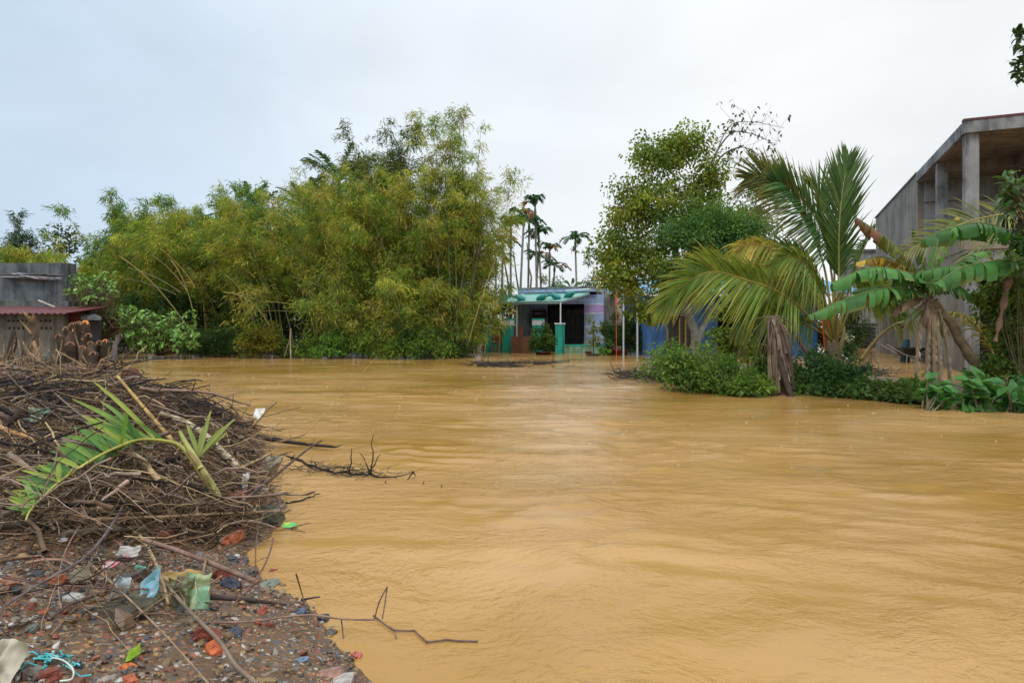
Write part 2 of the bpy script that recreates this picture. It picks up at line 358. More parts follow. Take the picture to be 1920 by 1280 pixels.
def graded(lo, flo, fhi, hi, fine, g=1.12, mx=60):
    a = list(np.arange(flo, fhi, fine)); s = fine; v = a[-1]
    while v < hi: s = min(s * g, mx); v += s; a.append(v)
    s = fine; v = flo; b = []
    while v > lo: s = min(s * g, mx); v -= s; b.append(v)
    return np.array(b[::-1] + a)
def sheet(name, xs, ys, zf, mat, smooth=True):
    X, Y = np.meshgrid(xs, ys); Z = zf(X, Y); nx = len(xs); ny = len(ys)
    V = np.stack([X, Y, Z], -1).reshape(-1, 3)
    i = np.arange(ny - 1)[:, None] * nx + np.arange(nx - 1)[None]
    q = np.stack([i, i + 1, i + nx + 1, i + nx], -1).reshape(-1, 4)
    m = MB(); m.add(V, quads=q); o = m.build(name, mat, smooth=smooth); o['kind'] = 'structure'; return o
ground = sheet('ground', graded(-900, -8.5, -.1, 900, .06, 1.10), graded(-60, 1.0, 10.5, 1200, .06, 1.08), height, M_mud)
def water_z(X, Y):
    d = np.hypot(X, Y); wx = .8 * fbm(X * .35, Y * .35 + 5, 2); wy = .8 * fbm(X * .35 + 40, Y * .35, 2)
    u = X * .45 + wx; v = Y * 1.15 + wy + .10 * X
    z = .040 * fbm(u * .9, v * .9, 3)
    z += .042 * (.5 - np.abs(fbm(u * 2.1 + 30, v * 1.9, 3))) * np.clip(fbm(u * .5 + 9, v * .5, 2) * 3 + .5, 0, 1)
    z += .006 * fbm(X * 3.6, Y * 5.5, 3)
    # shear lines between fast and slow water, and a few boils
    for pts in ([(-.2, 4.6), (.9, 4.75), (2.2, 4.45), (3.6, 3.7), (5.0, 2.9)], [(.6, 3.7), (1.5, 3.55), (2.6, 3.1), (3.6, 2.5)], [(-1.2, 6.6), (.6, 6.2), (2.6, 6.6), (5.5, 6.2), (9, 5.0)], [(-3.2, 9.5), (-1, 8.6), (2, 8.8)]):
        dd = np.full(X.shape, 1e9); pp = np.array(pts)
        for a_, b_ in zip(pp[:-1], pp[1:]):
            ab = b_ - a_; tq = np.clip(((X - a_[0]) * ab[0] + (Y - a_[1]) * ab[1]) / (ab @ ab), 0, 1); sg = np.sign((X - a_[0]) * ab[1] - (Y - a_[1]) * ab[0])
            q_ = np.hypot(X - a_[0] - tq * ab[0], Y - a_[1] - tq * ab[1]); dd = np.where(q_ < np.abs(dd), q_ * sg, dd)
        dd = dd + .25 * fbm(X * 1.1, Y * 1.1 + 7, 2)
        z = z + .010 * np.sin(dd * 2 * PI / .30) * np.exp(-(dd / .45) ** 2) * (.5 + fbm(X * 1.7 + 3, Y * 2.2, 2)) * 1.4
    for cx_, cy_, r_ in ((.55, 4.0, .32), (1.3, 4.35, .45), (2.6, 3.5, .4), (.1, 5.4, .4), (3.3, 5.4, .6), (.9, 2.9, .35), (2.0, 2.7, .3), (-.6, 6.5, .5)):
        rr_ = np.hypot(X - cx_, (Y - cy_) * 1.2) + .12 * fbm(X * 2.2, Y * 2.2 + 2, 2); th_ = np.arctan2(Y - cy_, X - cx_)
        z = z + .014 * np.exp(-((rr_ - r_) / .10) ** 2) * (.5 + .5 * np.sin(th_ + cx_ * 3)) - .008 * np.exp(-(rr_ / r_) ** 2)
    return z * np.clip((34 - d) / 14, .10, 1) * np.clip((d - .5), 0, 1) - .012
water = sheet('flood_water', graded(-900, -6, 8, 900, .055, 1.07), graded(-60, 1.4, 12, 1200, .048, 1.05), water_z, M_water)

def hit(px, py, lift=0.0):
    ds = np.arange(1.2, 13, .02); p = np.array([at(px, py, d) for d in ds]); h = np.maximum(height(p[:, 0], p[:, 1]), 0) + lift
    below = np.where(p[:, 2] <= h)[0]
    return p[below[0]] if len(below) else at(px, py, 9.0)

# ------------------------------------------------------------------ plant builders
def mixcol(rng, cols, k, jit=.12):
    cols = np.array(cols); i = rng.randint(0, len(cols), k); j = rng.randint(0, len(cols), k); f = rng.rand(k, 1)
    return np.clip((cols[i] * f + cols[j] * (1 - f)) * (1 + jit * rng.randn(k, 1)), .004, .8)
OLIVE = [(.32, .38, .05), (.24, .34, .05), (.44, .45, .065), (.16, .26, .045), (.36, .31, .065)]
GREEN = [(.075, .125, .035), (.10, .15, .035), (.055, .10, .035), (.14, .165, .035)]
MIXED = [(.20, .32, .05), (.13, .27, .05), (.29, .36, .05), (.09, .20, .045)]
BLUEG = [(.055, .12, .075), (.07, .13, .07), (.05, .10, .055)]
FRESH = [(.17, .32, .06), (.13, .26, .05), (.22, .36, .08), (.10, .20, .045)]
YELG = [(.20, .22, .025), (.15, .19, .025), (.25, .25, .035), (.11, .15, .025)]
def bamboo(rng, loc, label, H=9, nc=30, spread=1.0, lean=(0, 0), lcols=OLIVE, nleaf=30000, leaf=(.25, .032), bare=0, az0=0, azr=2 * PI, tmin=.22, foot=.8, group='bamboo clumps along the far bank', culmcol=None, scale_br=1.0):
    root = thing('bamboo_clump', loc, label, 'bamboo', group)
    n = 16; t = np.linspace(0, 1, n); Pc = []; Rc = []
    loc = np.array(loc, float)
    L = H * rng.uniform(.72, 1.05, nc); L[0] = H * 1.03
    if bare: L[-bare:] = H * rng.uniform(.5, .72, bare)
    az = az0 + rng.uniform(-.5, .5, nc) * azr
    th0 = np.abs(rng.normal(0, .10, nc)) * spread; th1 = rng.uniform(.25, 1.15, nc) * spread; th1[0] = .25 * spread
    bx = rng.normal(0, foot, nc); by = rng.normal(0, foot * .6, nc)
    for k in range(nc):
        th = th0[k] + th1[k] * t ** 2.0; ds = L[k] / (n - 1)
        hor = np.concatenate([[0], np.cumsum(np.sin(th[:-1]) * ds)]); ver = np.concatenate([[0], np.cumsum(np.cos(th[:-1]) * ds)])
        x = bx[k] + hor * math.cos(az[k]) + lean[0] * H * t ** 1.6; y = by[k] + hor * math.sin(az[k]) + lean[1] * H * t ** 1.6
        Pc.append(np.stack([x, y, ver], 1) + loc); Rc.append((.036 * (1 - t) ** .8 + .004) * rng.uniform(.7, 1.1))
    Pc = np.array(Pc); Rc = np.array(Rc)
    if bare:
        Pc[-bare:, :, 1] -= 1.0 + rng.rand(bare)[:, None] * .8 + np.linspace(0, 1.0, n)[None]; Rc[-bare:] = np.maximum(Rc[-bare:], .018) * 1.15
    for k in range(nc):
        m = MB(); cc = np.array(culmcol if culmcol is not None else random.choice([(.26, .20, .06), (.14, .15, .05), (.09, .09, .05), (.32, .21, .06), (.20, .19, .12)]))
        if k >= nc - bare: cc = np.array((.34, .26, .09))
        m.tubes(Pc[k], Rc[k], 5, cc * rng.uniform(.8, 1.2))
        m.build('culm', M_culm, root, smooth=True)
    nb = 34 * nc
    k = rng.randint(0, nc - bare, nb); tt = tmin + (1 - tmin) * rng.beta(1.25, 1.0, nb); idx = tt * (n - 1); i0 = np.clip(idx.astype(int), 0, n - 2); f = (idx - i0)[:, None]
    base = Pc[k, i0] * (1 - f) + Pc[k, i0 + 1] * f; tan = nrm(Pc[k, i0 + 1] - Pc[k, i0])
    ba = rng.uniform(0, 2 * PI, nb); D = np.stack([np.cos(ba), np.sin(ba), rng.uniform(-.1, .9, nb)], 1); D = nrm(D + tan * .8)
    BL = (1.65 * (1 - tt) ** .5 * .8 + .45) * rng.uniform(.5, 1.15, nb) * scale_br
    sN = 5; st = np.linspace(0, 1, sN)[None, :, None]
    BP = base[:, None] + D[:, None] * st * BL[:, None, None] - np.array([0, 0, 1.]) * (st ** 2) * BL[:, None, None] * rng.uniform(.2, .75, nb)[:, None, None]
    BP[..., 2] = np.maximum(BP[..., 2], .05)
    m = MB(); m.tubes(BP, np.linspace(.009, .003, sN)[None].repeat(nb, 0), 3, (.20, .17, .06)); br = m.build('branches', M_culm, root, kind='stuff')
    # leaves
    hue = rng.rand(nb)
    bi = rng.randint(0, nb, nleaf); u = rng.rand(nleaf) ** .7 * (sN - 1); ui = np.clip(u.astype(int), 0, sN - 2); uf = (u - ui)[:, None]
    P = BP[bi, ui] * (1 - uf) + BP[bi, ui + 1] * uf + rng.normal(0, .11, (nleaf, 3))
    hang = rng.uniform(.2, .9, nb)[bi][:, None]; Dl = D[bi] * .6 + rng.normal(0, .36, (nleaf, 3)) - np.array([0, 0, 1.]) * hang
    ok = P[:, 2] > .03
    cols = np.array(lcols); ci = (hue[bi] * len(cols) * .999).astype(int)
    cl = cols[ci] * (.55 + .9 * rng.rand(nleaf, 1) ** 1.3) * (.8 + .4 * hue[bi][:, None])
    cl = np.where(rng.rand(nleaf, 1) < .05, np.array([.34, .27, .12]), cl)
    m = MB(); m.leaves(P[ok], Dl[ok], leaf[0] * rng.uniform(.6, 1.25, ok.sum()), leaf[1] * rng.uniform(.7, 1.2, ok.sum()), cl[ok], rng)
    m.build('foliage', M_leaf, root, kind='stuff')
    return root

def crown_tree(rng, name, loc, label, cat, blobs, ncl=160, per=70, leaf=(.10, .05), cols=YELG, trunk=None, tr=.09, cr=.22, droop=.15, bark=(.16, .13, .10), group=None, matl=None, part='crown', trunkpart='trunk', up=0.0, barevis=True):
    """trunk: list of points (world); blobs: (cx,cy,cz,rx,ry,rz,weight) in world"""
    root = thing(name, loc, label, cat, group)
    B = np.array(blobs, float); wgt = B[:, 6] / B[:, 6].sum()
    bi = rng.choice(len(B), ncl, p=wgt); u = nrm(rng.normal(size=(ncl, 3))) * (rng.rand(ncl, 1) ** .42)
    Cc = B[bi, :3] + u * B[bi, 3:6]
    Cc = Cc[Cc[:, 2] > .04]
    if trunk is None:
        trunk = [loc, np.array(loc) + (0, 0, max(.1, (Cc[:, 2].min() + .2 * (Cc[:, 2].max() - Cc[:, 2].min())) - loc[2]))]
    T = np.array(trunk, float)
    nT = 7; tt = np.linspace(0, len(T) - 1, nT); TP = np.stack([np.interp(tt, range(len(T)), T[:, a]) for a in range(3)], 1)
    TP[1:-1] += rng.normal(0, tr * .35, (nT - 2, 3))
    m = MB(); m.tubes(TP, np.linspace(tr, tr * .6, nT), 8, bark)
    m.build(trunkpart, M_bark, root, smooth=True)
    nodes = [TP[i] for i in range(nT // 2, nT)]; rad = [tr * .6] * len(nodes)
    order = np.argsort(np.linalg.norm(Cc - TP[-1], axis=1)); m = MB(); BPs = []; BRs = []
    for q in order:
        c = Cc[q]; N = np.array(nodes); dd = np.linalg.norm(N - c, axis=1) + .25 * np.linalg.norm(N - TP[-1], axis=1) * 0 + .5 * np.maximum(N[:, 2] - c[2], 0)
        j = int(np.argmin(dd)); a = N[j]; r0 = rad[j] * .72; r0 = max(r0, .006)
        mid = (a + c) / 2 + rng.normal(0, .06, 3) * np.linalg.norm(c - a) + np.array([0, 0, .08]) * np.linalg.norm(c - a)
        P = np.array([a, a * .5 + mid * .5, mid, (mid + c) / 2, c]); BPs.append(P); BRs.append(np.linspace(r0, max(r0 * .55, .004), 5))
        nodes += [mid, c]; rad += [r0 * .8, max(r0 * .55, .005)]
    m.tubes(np.array(BPs), np.array(BRs), 3, bark)
    m.build('branches', M_bark, root, kind='stuff')
    k = len(Cc) * per; ci = np.repeat(np.arange(len(Cc)), per)
    crr = cr * rng.uniform(.6, 1.3, len(Cc))
    P = Cc[ci] + nrm(rng.normal(0, 1, (k, 3))) * (1.65 * rng.rand(k, 1) ** .6) * crr[ci][:, None] * np.array([1, 1, .7])
    Dl = nrm(P - Cc[ci]) * .7 + rng.normal(0, .5, (k, 3)) + np.array([0, 0, up - .2])
    hue = rng.rand(len(Cc)); colsA = np.array(cols); cc = colsA[(hue[ci] * len(colsA) * .999).astype(int)] * (.6 + .8 * rng.rand(k, 1))
    ok = P[:, 2] > .02
    m = MB(); m.leaves(P[ok], Dl[ok], leaf[0] * rng.uniform(.6, 1.2, ok.sum()), leaf[1] * rng.uniform(.7, 1.2, ok.sum()), cc[ok], rng, droop)
    m.build(part, matl or M_leaf, root, kind='stuff')
    return root

def bez(pts, n):
    P = np.array(pts, float); t = np.linspace(0, 1, n)[:, None]
    if len(P) == 3: return (1 - t) ** 2 * P[0] + 2 * t * (1 - t) * P[1] + t ** 2 * P[2]
    if len(P) == 4: return (1 - t) ** 3 * P[0] + 3 * t * (1 - t) ** 2 * P[1] + 3 * t ** 2 * (1 - t) * P[2] + t ** 3 * P[3]
    # catmull through the points
    k = np.linspace(0, len(P) - 1, n); i = np.clip(k.astype(int), 0, len(P) - 2); f = (k - i)[:, None]
    g = lambda j: P[np.clip(j, 0, len(P) - 1)]
    p0, p1, p2, p3 = g(i - 1), g(i), g(i + 1), g(i + 2)
    return .5 * (2 * p1 + (p2 - p0) * f + (2 * p0 - 5 * p1 + 4 * p2 - p3) * f ** 2 + (3 * p1 - p0 - 3 * p2 + p3) * f ** 3)

def frond(rng, root, P, Lmax=.75, npair=80, start=.22, cols=((.10, .16, .03), (.18, .20, .04)), tipc=(.30, .24, .06), droop=.5, wid=.028, rr=.022, rc=(.28, .24, .06), vlift=.25, label=None, sidehint=None, ragged=.08, n=40, fold=0.0, ang0=62):
    """a feather palm leaf: rachis plus a joined fringe of narrow leaflets"""
    P = np.asarray(P, float)
    if len(P) < 10: P = bez(P, n)
    n = len(P); T = nrm(np.gradient(P, axis=0)); tt = np.linspace(0, 1, n)
    m = MB(); m.tubes(P, rr * (1 - tt) ** .7 + .004, 6, rc); f = m.build('frond', M_culm, root, smooth=True)
    if label: f['label'] = label
    parent_loc[f.name] = parent_loc[root.name]
    k = npair * 2; u = start + (1 - start) * (np.arange(k) // 2 + rng.rand(k) * .5) / npair; u = np.clip(u, 0, .995); side = np.where(np.arange(k) % 2 == 0, 1., -1.)
    ix = u * (n - 1); i0 = ix.astype(int); i0 = np.clip(i0, 0, n - 2); fr = (ix - i0)[:, None]
    b = P[i0] * (1 - fr) + P[i0 + 1] * fr; tg = nrm(T[i0] * (1 - fr) + T[i0 + 1] * fr)
    upv = np.array([0, 0, 1.]); S = np.cross(tg, upv)
    if sidehint is not None: S = S * .3 + np.array(sidehint) * .9
    S = nrm(S); U = nrm(np.cross(S, tg))
    v = (u - start) / (1 - start)
    L = Lmax * (np.sin(PI * np.clip(v * .86 + .12, 0, 1)) ** .55) * rng.uniform(1 - ragged * 3, 1 + ragged, k)
    L = L * np.where(rng.rand(k) < ragged * .8, .45, 1)
    ang = np.radians(ang0 * (1 - .61 * v))[:, None]
    D = nrm(tg * np.cos(ang) + S * side[:, None] * np.sin(ang) * (1 - fold) + U * (vlift + fold * .6) + rng.normal(0, .06, (k, 3)))
    s = np.linspace(0, 1, 5)[None, :, None]
    Q = b[:, None] + D[:, None] * s * L[:, None, None] - upv * (s ** 2) * (L * droop * rng.uniform(.6, 1.3, k))[:, None, None]
    Wv = nrm(np.cross(D, U) * 1.0 + rng.normal(0, .35, (k, 3)))[:, None]
    wp = wid * np.array([.5, 1, .9, .6, .08])[None, :, None] * .5
    A = Q + Wv * wp; Bv = Q - Wv * wp
    V = np.stack([A, Bv], 2).reshape(-1, 3)
    base = np.arange(k)[:, None] * 10 + np.arange(4)[None] * 2
    q = np.stack([base, base + 1, base + 3, base + 2], -1).reshape(-1, 4)
    cm = np.array(cols)[rng.randint(0, len(cols), k)] * rng.uniform(.75, 1.25, (k, 1))
    tip = np.array(tipc); cmv = cm[:, None, None] * (1 - np.array([0, 0, .1, .35, .9])[None, :, None, None]) + tip * np.array([0, 0, .1, .35, .9])[None, :, None, None]
    C = np.broadcast_to(cmv, (k, 5, 2, 3)).reshape(-1, 3)
    m = MB(); m.add(V, quads=q, c=C); lf = m.build('leaflets', M_gloss_leaf, f, kind='stuff')
    return f

def banana_leaf(rng, root, P, W=.30, col_=(.055, .175, .04), col2=(.11, .25, .05), dry=0.0, dryc=(.42, .25, .06), tears=22, fold=55, n=60, tip0=.0, rr=.018, start=.10, label=None, dryside=0, sidehint=None):
    P = bez(P, n); T = nrm(np.gradient(P, axis=0)); tt = np.linspace(0, 1, n)
    m = MB(); m.tubes(P, rr * (1 - tt) ** .6 + .004, 6, np.array((.17, .22, .06)) * (1 - dry) + np.array(dryc) * dry * .7)
    f = m.build('leaf', M_gloss_leaf, root, smooth=True); parent_loc[f.name] = parent_loc[root.name]
    if label: f['label'] = label
    m = MB(); S0 = np.cross(T, [0, 0, 1.])
    if sidehint is not None: S0 = S0 * .3 + np.array(sidehint) * .9
    S0 = nrm(S0); dn = np.array([0, 0, -1.]); U = nrm(np.cross(S0, T))
    for sgn in (1, -1):
        edges = np.sort(np.concatenate([[start, 1.0], start + (1 - start) * rng.rand(tears)]))
        for a, b in zip(edges[:-1], edges[1:]):
            if b - a < .006: continue
            gap = min(.010, (b - a) * .2); na = max(2, int((b - a) * 40) + 2)
            us = np.linspace(a, b, na); us_out = np.linspace(a + gap * 2, b - gap, na); sk = rng.normal(0, .16); ja = rng.normal(0, 13); W0 = rng.uniform(.82, 1.08)
            rows = []
            for j, vv in enumerate(np.linspace(0, 1, 5)):
                uu = us * (1 - vv) + us_out * vv + sk * vv * .12
                uu = np.clip(uu, 0, 1); ub = np.clip(us * (1 - vv * .3) + us_out * vv * .3, 0, 1)
                b0 = np.stack([np.interp(ub, tt, P[:, q]) for q in range(3)], 1); s_ = nrm(np.stack([np.interp(ub, tt, S0[:, q]) for q in range(3)], 1)); t_ = nrm(np.stack([np.interp(ub, tt, T[:, q]) for q in range(3)], 1)); u_ = nrm(np.cross(s_, t_))
                vv0 = (us - start) / (1 - start)
                wloc = W * 1.2 * np.clip(np.sin(PI * np.clip(vv0 * .93 + .05, 0, 1)), 0, 1) ** .5
                an = np.radians((fold + ja) * (.35 + .75 * vv)); wv = wloc * vv * W0
                p = b0 + s_ * sgn * (np.cos(an) * wv)[:, None] + dn * (np.sin(an) * wv)[:, None] + t_ * (wv * (.35 + sk))[:, None] + u_ * (np.sin(us * 160) * .004 * (vv > 0))[:, None]
                rows.append(p)
            V = np.concatenate(rows); i = np.arange(4)[:, None] * na + np.arange(na - 1)[None]
            q = np.stack([i, i + 1, i + na + 1, i + na], -1).reshape(-1, 4)
            c0 = np.array(col_) * rng.uniform(.85, 1.15) * (1 - rng.rand() * .5) + np.array(col2) * rng.rand() * .5
            vvv = np.repeat(np.linspace(0, 1, 5), na); uu = np.tile(us, 5)
            dd = np.clip(dry * 1.0 + (vvv - .82) * 2.2 * (rng.rand() < .35) + (uu > 1 - tip0) * 1.0 + (dryside == sgn) * rng.uniform(.3, 1), 0, 1)[:, None]
            m.add(V, quads=q, c=c0 * (1 - dd) + np.array(dryc) * rng.uniform(.6, 1.1) * dd)
    m.build('blade', M_gloss_leaf, f, smooth=True)
    return f

def ovate(n=6, fold=.18, curl=.25):
    """one broad leaf of length 1 along +X: midrib folded, tip pointed"""
    t = np.linspace(0, 1, n + 1); wv = .27 * np.sin(PI * t ** .75) ** .8; z = -curl * t ** 2
    mid = np.stack([t, 0 * t, z], 1); a = np.stack([t, wv, z + fold * wv], 1); b = np.stack([t, -wv, z + fold * wv], 1)
    V = np.concatenate([a, mid, b]); k = n + 1; i = np.arange(n)
    q = np.concatenate([np.stack([i, i + 1, k + i + 1, k + i], 1), np.stack([k + i, k + i + 1, 2 * k + i + 1, 2 * k + i], 1)])
    return V, q
def broad_leaves(rng, m, P, D, L, cols, N=None, wf=1.0):
    V0, q0 = ovate(4); k = len(P); D = nrm(D); R = np.array([0, 0, 1.]) + rng.normal(0, .35, (k, 3)); S = nrm(np.cross(R, D)); U = np.cross(D, S)
    L = np.broadcast_to(L, (k,))
    V = P[:, None] + (D[:, None] * V0[None, :, :1] + S[:, None] * V0[None, :, 1:2] * wf + U[:, None] * V0[None, :, 2:]) * L[:, None, None]
    q = (q0[None] + (np.arange(k) * len(V0))[:, None, None]).reshape(-1, 4)
    m.add(V, quads=q, c=np.repeat(cols, len(V0), axis=0))
def broad_shrub(rng, name, loc, label, cat, tips, per=9, L=.16, cols=FRESH, stemc=(.16, .13, .08), droop=-.1, group=None, sr=.012, base=None, wf=1.0, single=False, mat=None):
    """woody shrub whose stems end in rosettes of broad leaves"""
    root = thing(name, loc, label, cat, group); loc = np.array(loc, float)
    tips = np.asarray(tips, float); k = len(tips); Ps = []
    for tp in tips:
        b = (np.array(base) if base is not None else loc) + rng.normal(0, .06, 3) * (1, 1, 0)
        mid = b * .45 + tp * .55 + np.array([0, 0, .12 * np.linalg.norm(tp - b)]) + rng.normal(0, .08, 3) * np.linalg.norm(tp - b)
        Ps.append(bez([b, mid, tp], 8))
    m = MB(); m.tubes(np.array(Ps), np.linspace(sr, sr * .35, 8)[None].repeat(k, 0), 4, stemc); m.build('stems', M_bark, root)
    if base is not None:
        bb = np.array(base, float); m = MB(); m.tubes(kink(rng, loc - (0, 0, .8), bb, 9, .015), np.linspace(.16, .05, 9), 9, stemc); m.build('trunk', M_bark, root, smooth=True)
    ci = np.repeat(np.arange(k), per); kk = len(ci); T = nrm(np.array([p[-1] - p[-2] for p in Ps]))[ci]
    a = rng.uniform(0, 2 * PI, kk); X = nrm(np.cross(T, [0.3, .2, 1.])); Y = np.cross(T, X)
    D = X * np.cos(a)[:, None] + Y * np.sin(a)[:, None] + T * rng.uniform(-.2, .8, kk)[:, None] + np.array([0, 0, droop])
    off = rng.uniform(0, 1, kk)[:, None] * L * 1.3
    P = tips[ci] - T * off
    C = mixcol(rng, cols, kk)
    if single:
        V0, q0 = ovate(4); mesh = None
        for i in range(kk):
            if mesh is None:
                mm = MB(); mm.add(V0 * (1, wf, 1), quads=q0, c=C[i]); o = mm.build('leaf', mat or M_gloss_leaf, None); mesh = o.data; o.parent = root
            else:
                o = bpy.data.objects.new('leaf', mesh); col.objects.link(o); o.parent = root
            d = Vector(D[i]).normalized(); u = (Vector((0, 0, 1)) + Vector(rng.normal(0, .3, 3))); s_ = u.cross(d).normalized(); u = d.cross(s_)
            M = Matrix((d, s_, u)).transposed().to_4x4(); o.matrix_basis = Matrix.Translation(Vector(P[i] - loc)) @ M @ Matrix.Scale(L * rng.uniform(.7, 1.25), 4)
    else:
        m = MB(); broad_leaves(rng, m, P, D, L * rng.uniform(.6, 1.2, kk), C, wf=wf)
        m.build('foliage', mat or M_gloss_leaf, root, kind='stuff')
    return root

def twiggy(rng, m, P, r0, r1, c, ntw=5, tl=.3, sides=5, sub=True, up=.2):
    """a branch with side twigs into mesh builder m"""
    P = np.asarray(P, float); n = len(P); m.tubes(P, np.linspace(r0, r1, n), sides, c)
    if ntw:
        Ls = np.linalg.norm(P[-1] - P[0]); TP = []; TR = []
        for i in range(ntw):
            u = rng.uniform(.15, 1) * (n - 1.001); k = int(u); b = P[k] * (1 - u + k) + P[k + 1] * (u - k); t = nrm(P[k + 1] - P[k])
            d = nrm(t * .8 + rng.normal(0, .6, 3) + np.array([0, 0, up])); L = tl * rng.uniform(.4, 1.2)
            e = b + d * L; mid = (b + e) / 2 + rng.normal(0, .07, 3) * L
            TP.append(bez([b, mid, e], 5)); TR.append(np.linspace(max(r1, r0 * .4), max(r1 * .5, .0012), 5))
        m.tubes(np.array(TP), np.array(TR), 3, c)
def kink(rng, a, b, n=7, j=.03, sag=0.0):
    a = np.array(a, float); b = np.array(b, float); t = np.linspace(0, 1, n)[:, None]
    P = a + (b - a) * t; P[1:-1] += rng.normal(0, j, (n - 2, 3)) * np.linalg.norm(b - a); P[:, 2] += sag * np.sin(PI * t[:, 0])
    return P

# ================================================================== LARGE STRUCTURE
# ---- teal house
C0 = np.array([4.87, 34.0, 0]); HU = np.array([.906, -.423, 0]); HV = np.array([.423, .906, 0])
def HM(V): return C0 + V[:, :1] * HU + V[:, 1:2] * HV + V[:, 2:] * np.array([0, 0, 1.])
def hl(px, d):
    p = at(px, HY, d) - C0; return float(p @ HU), float(p @ HV)
house = thing('house', C0 + 0, 'small single storey flooded house with green tin awning and lilac front wall', 'house')
def hbox(name, x, y, z, mat, par=house, lab=None):
    m = MB(); m.box(x, y, z, HM); o = m.build(name, mat, par)
    if lab: o['label'] = lab
    return o
B0 = -.7
hbox('front_wall', (-1.08, 0), (0, .15), (B0, 1.28), M_lblue, lab='pale blue painted wall panel')
hbox('wall_panel', (-1.08, 0), (.002, .152), (1.33, 1.98), M_lblue)
hbox('wall_panel', (-1.08, 0), (.001, .151), (2.03, 2.46), M_lilac, lab='lilac band at the top of the front wall')
hbox('wall_panel', (-1.08, 0), (.001, .151), (.28, .60), M_lilac, lab='lilac band low on the front wall').location.z += 0
for z in (1.28, 1.98, 2.46): hbox('wall_stripe', (-1.08, 0.001), (-.006, .149), (z, z + .05), M_white)
hbox('wall_panel', (-4.2, 0), (0, .15), (2.51, 3.02), M_lblue, lab='pale blue wall above the opening')
hbox('wall_panel', (-4.2, -3.26), (.001, .15), (B0, 2.30), M_lilac, lab='shaded lilac wall beside the doorway')
hbox('wall_stripe', (-4.2, -3.26), (-.004, .146), (2.3, 2.51), M_lblue)
hbox('side_wall', (-.15, .003), (.152, 7), (B0, 3.14), M_beige, lab='rain stained beige side wall')
hbox('side_wall', (-4.35, -4.2), (-2.0, 7), (B0, 2.95), M_inner, lab='mouldy pale green side wall')
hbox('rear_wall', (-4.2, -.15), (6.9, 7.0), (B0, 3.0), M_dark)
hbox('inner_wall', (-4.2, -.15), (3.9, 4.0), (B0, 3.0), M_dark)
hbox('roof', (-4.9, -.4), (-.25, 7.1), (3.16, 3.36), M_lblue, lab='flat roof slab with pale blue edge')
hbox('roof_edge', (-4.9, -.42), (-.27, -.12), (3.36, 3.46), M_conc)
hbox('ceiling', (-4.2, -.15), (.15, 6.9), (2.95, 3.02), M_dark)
# dark folding door leaves inside the opening
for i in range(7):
    x0 = -3.24 + i * .305
    o = hbox('door_leaf', (x0, x0 + .285), (.42, .47), (B0, 2.30), M_dark)
for i in range(5):
    x0 = -3.1 + i * .42; m = MB(); m.box((x0, x0 + .22), (.40, .415), (1.95, 2.22), HM, (.035, .04, .045)); m.build('door_pane', vmat('dark_glass', .35, nvar=.1) if i == 0 else bpy.data.materials['dark_glass'], house)
# altar picture
m = MB(); m.box((-3.95, -3.25), (-.42, -.02), (1.35, 2.2), HM, (.05, .02, .02)); alt = m.build('wall_altar', M_paint, None)
tag(alt, 'dark wall cabinet with small purple strip under the awning', 'cabinet')
m = MB(); m.box((-3.82, -3.38), (-.428, -.421), (1.98, 2.04), HM, (.35, .25, .75)); s1 = m.build('purple_strip', M_paint, alt)  # narrow mark in plain purple paint
m = MB(); m.box((-3.62, -3.5), (-.428, -.421), (1.55, 1.66), HM, (.4, .33, .28)); m.box((-3.66, -3.62), (-.428, -.421), (1.62, 1.72), HM, (.4, .33, .28)); m.build('figure_picture', M_paint, alt)
for s_ in (s1,): s_.parent = alt
# awning (corrugated)
aw = thing('awning', HM(np.array([[-2.5, -3, 2.5]]))[0], 'pale green corrugated tin awning sloping over the porch', 'awning')
m = MB(); nx = 132; xs = np.linspace(0, 1, nx); cor = .022 * np.sin(np.arange(nx) * PI / 2 + .3)
rows = []
for f in (0, .5, 1):
    xl = -5.1 * (1 - f) + -5.0 * f; xr = -1.2 * (1 - f) + -.68 * f; x = xl + (xr - xl) * xs
    rows.append(HM(np.stack([x, np.full(nx, -3.2 * (1 - f) - .28 * f), 2.56 * (1 - f) + 3.1 * f + cor], 1)))
V = np.concatenate(rows + [r - (0, 0, .02) for r in rows]); i = np.arange(2)[:, None] * nx + np.arange(nx - 1)[None]
q = np.stack([i, i + 1, i + nx + 1, i + nx], -1).reshape(-1, 4); e = np.arange(nx - 1); q2 = np.stack([e, e + 1, e + 1 + 3 * nx, e + 3 * nx], -1)
m.add(V, quads=np.concatenate([q, q + 3 * nx, q2])); m.build('tin_sheet', M_rooft, aw)
m = MB(); m.box((-5.1, -1.2), (-3.16, -3.10), (2.45, 2.51), HM, (.45, .5, .5)); m.build('edge_beam', M_metal, aw)
m = MB()
P = HM(np.array([[-1.22, -3.1, 2.5], [-.7, -.25, 3.02]])); m.tubes(P, [.03, .03], 5, (.45, .5, .5)); m.build('rafter', M_metal, aw)
for px, nm in ((1051, 31.4), (969, 33.0)):
    p = at(px, HY, nm); m = MB(); m.tubes(np.array([[p[0], p[1], -.6], [p[0], p[1], 2.5]]), [.035, .035], 8, (.62, .65, .68)); m.build('post', M_metal, aw, smooth=True)
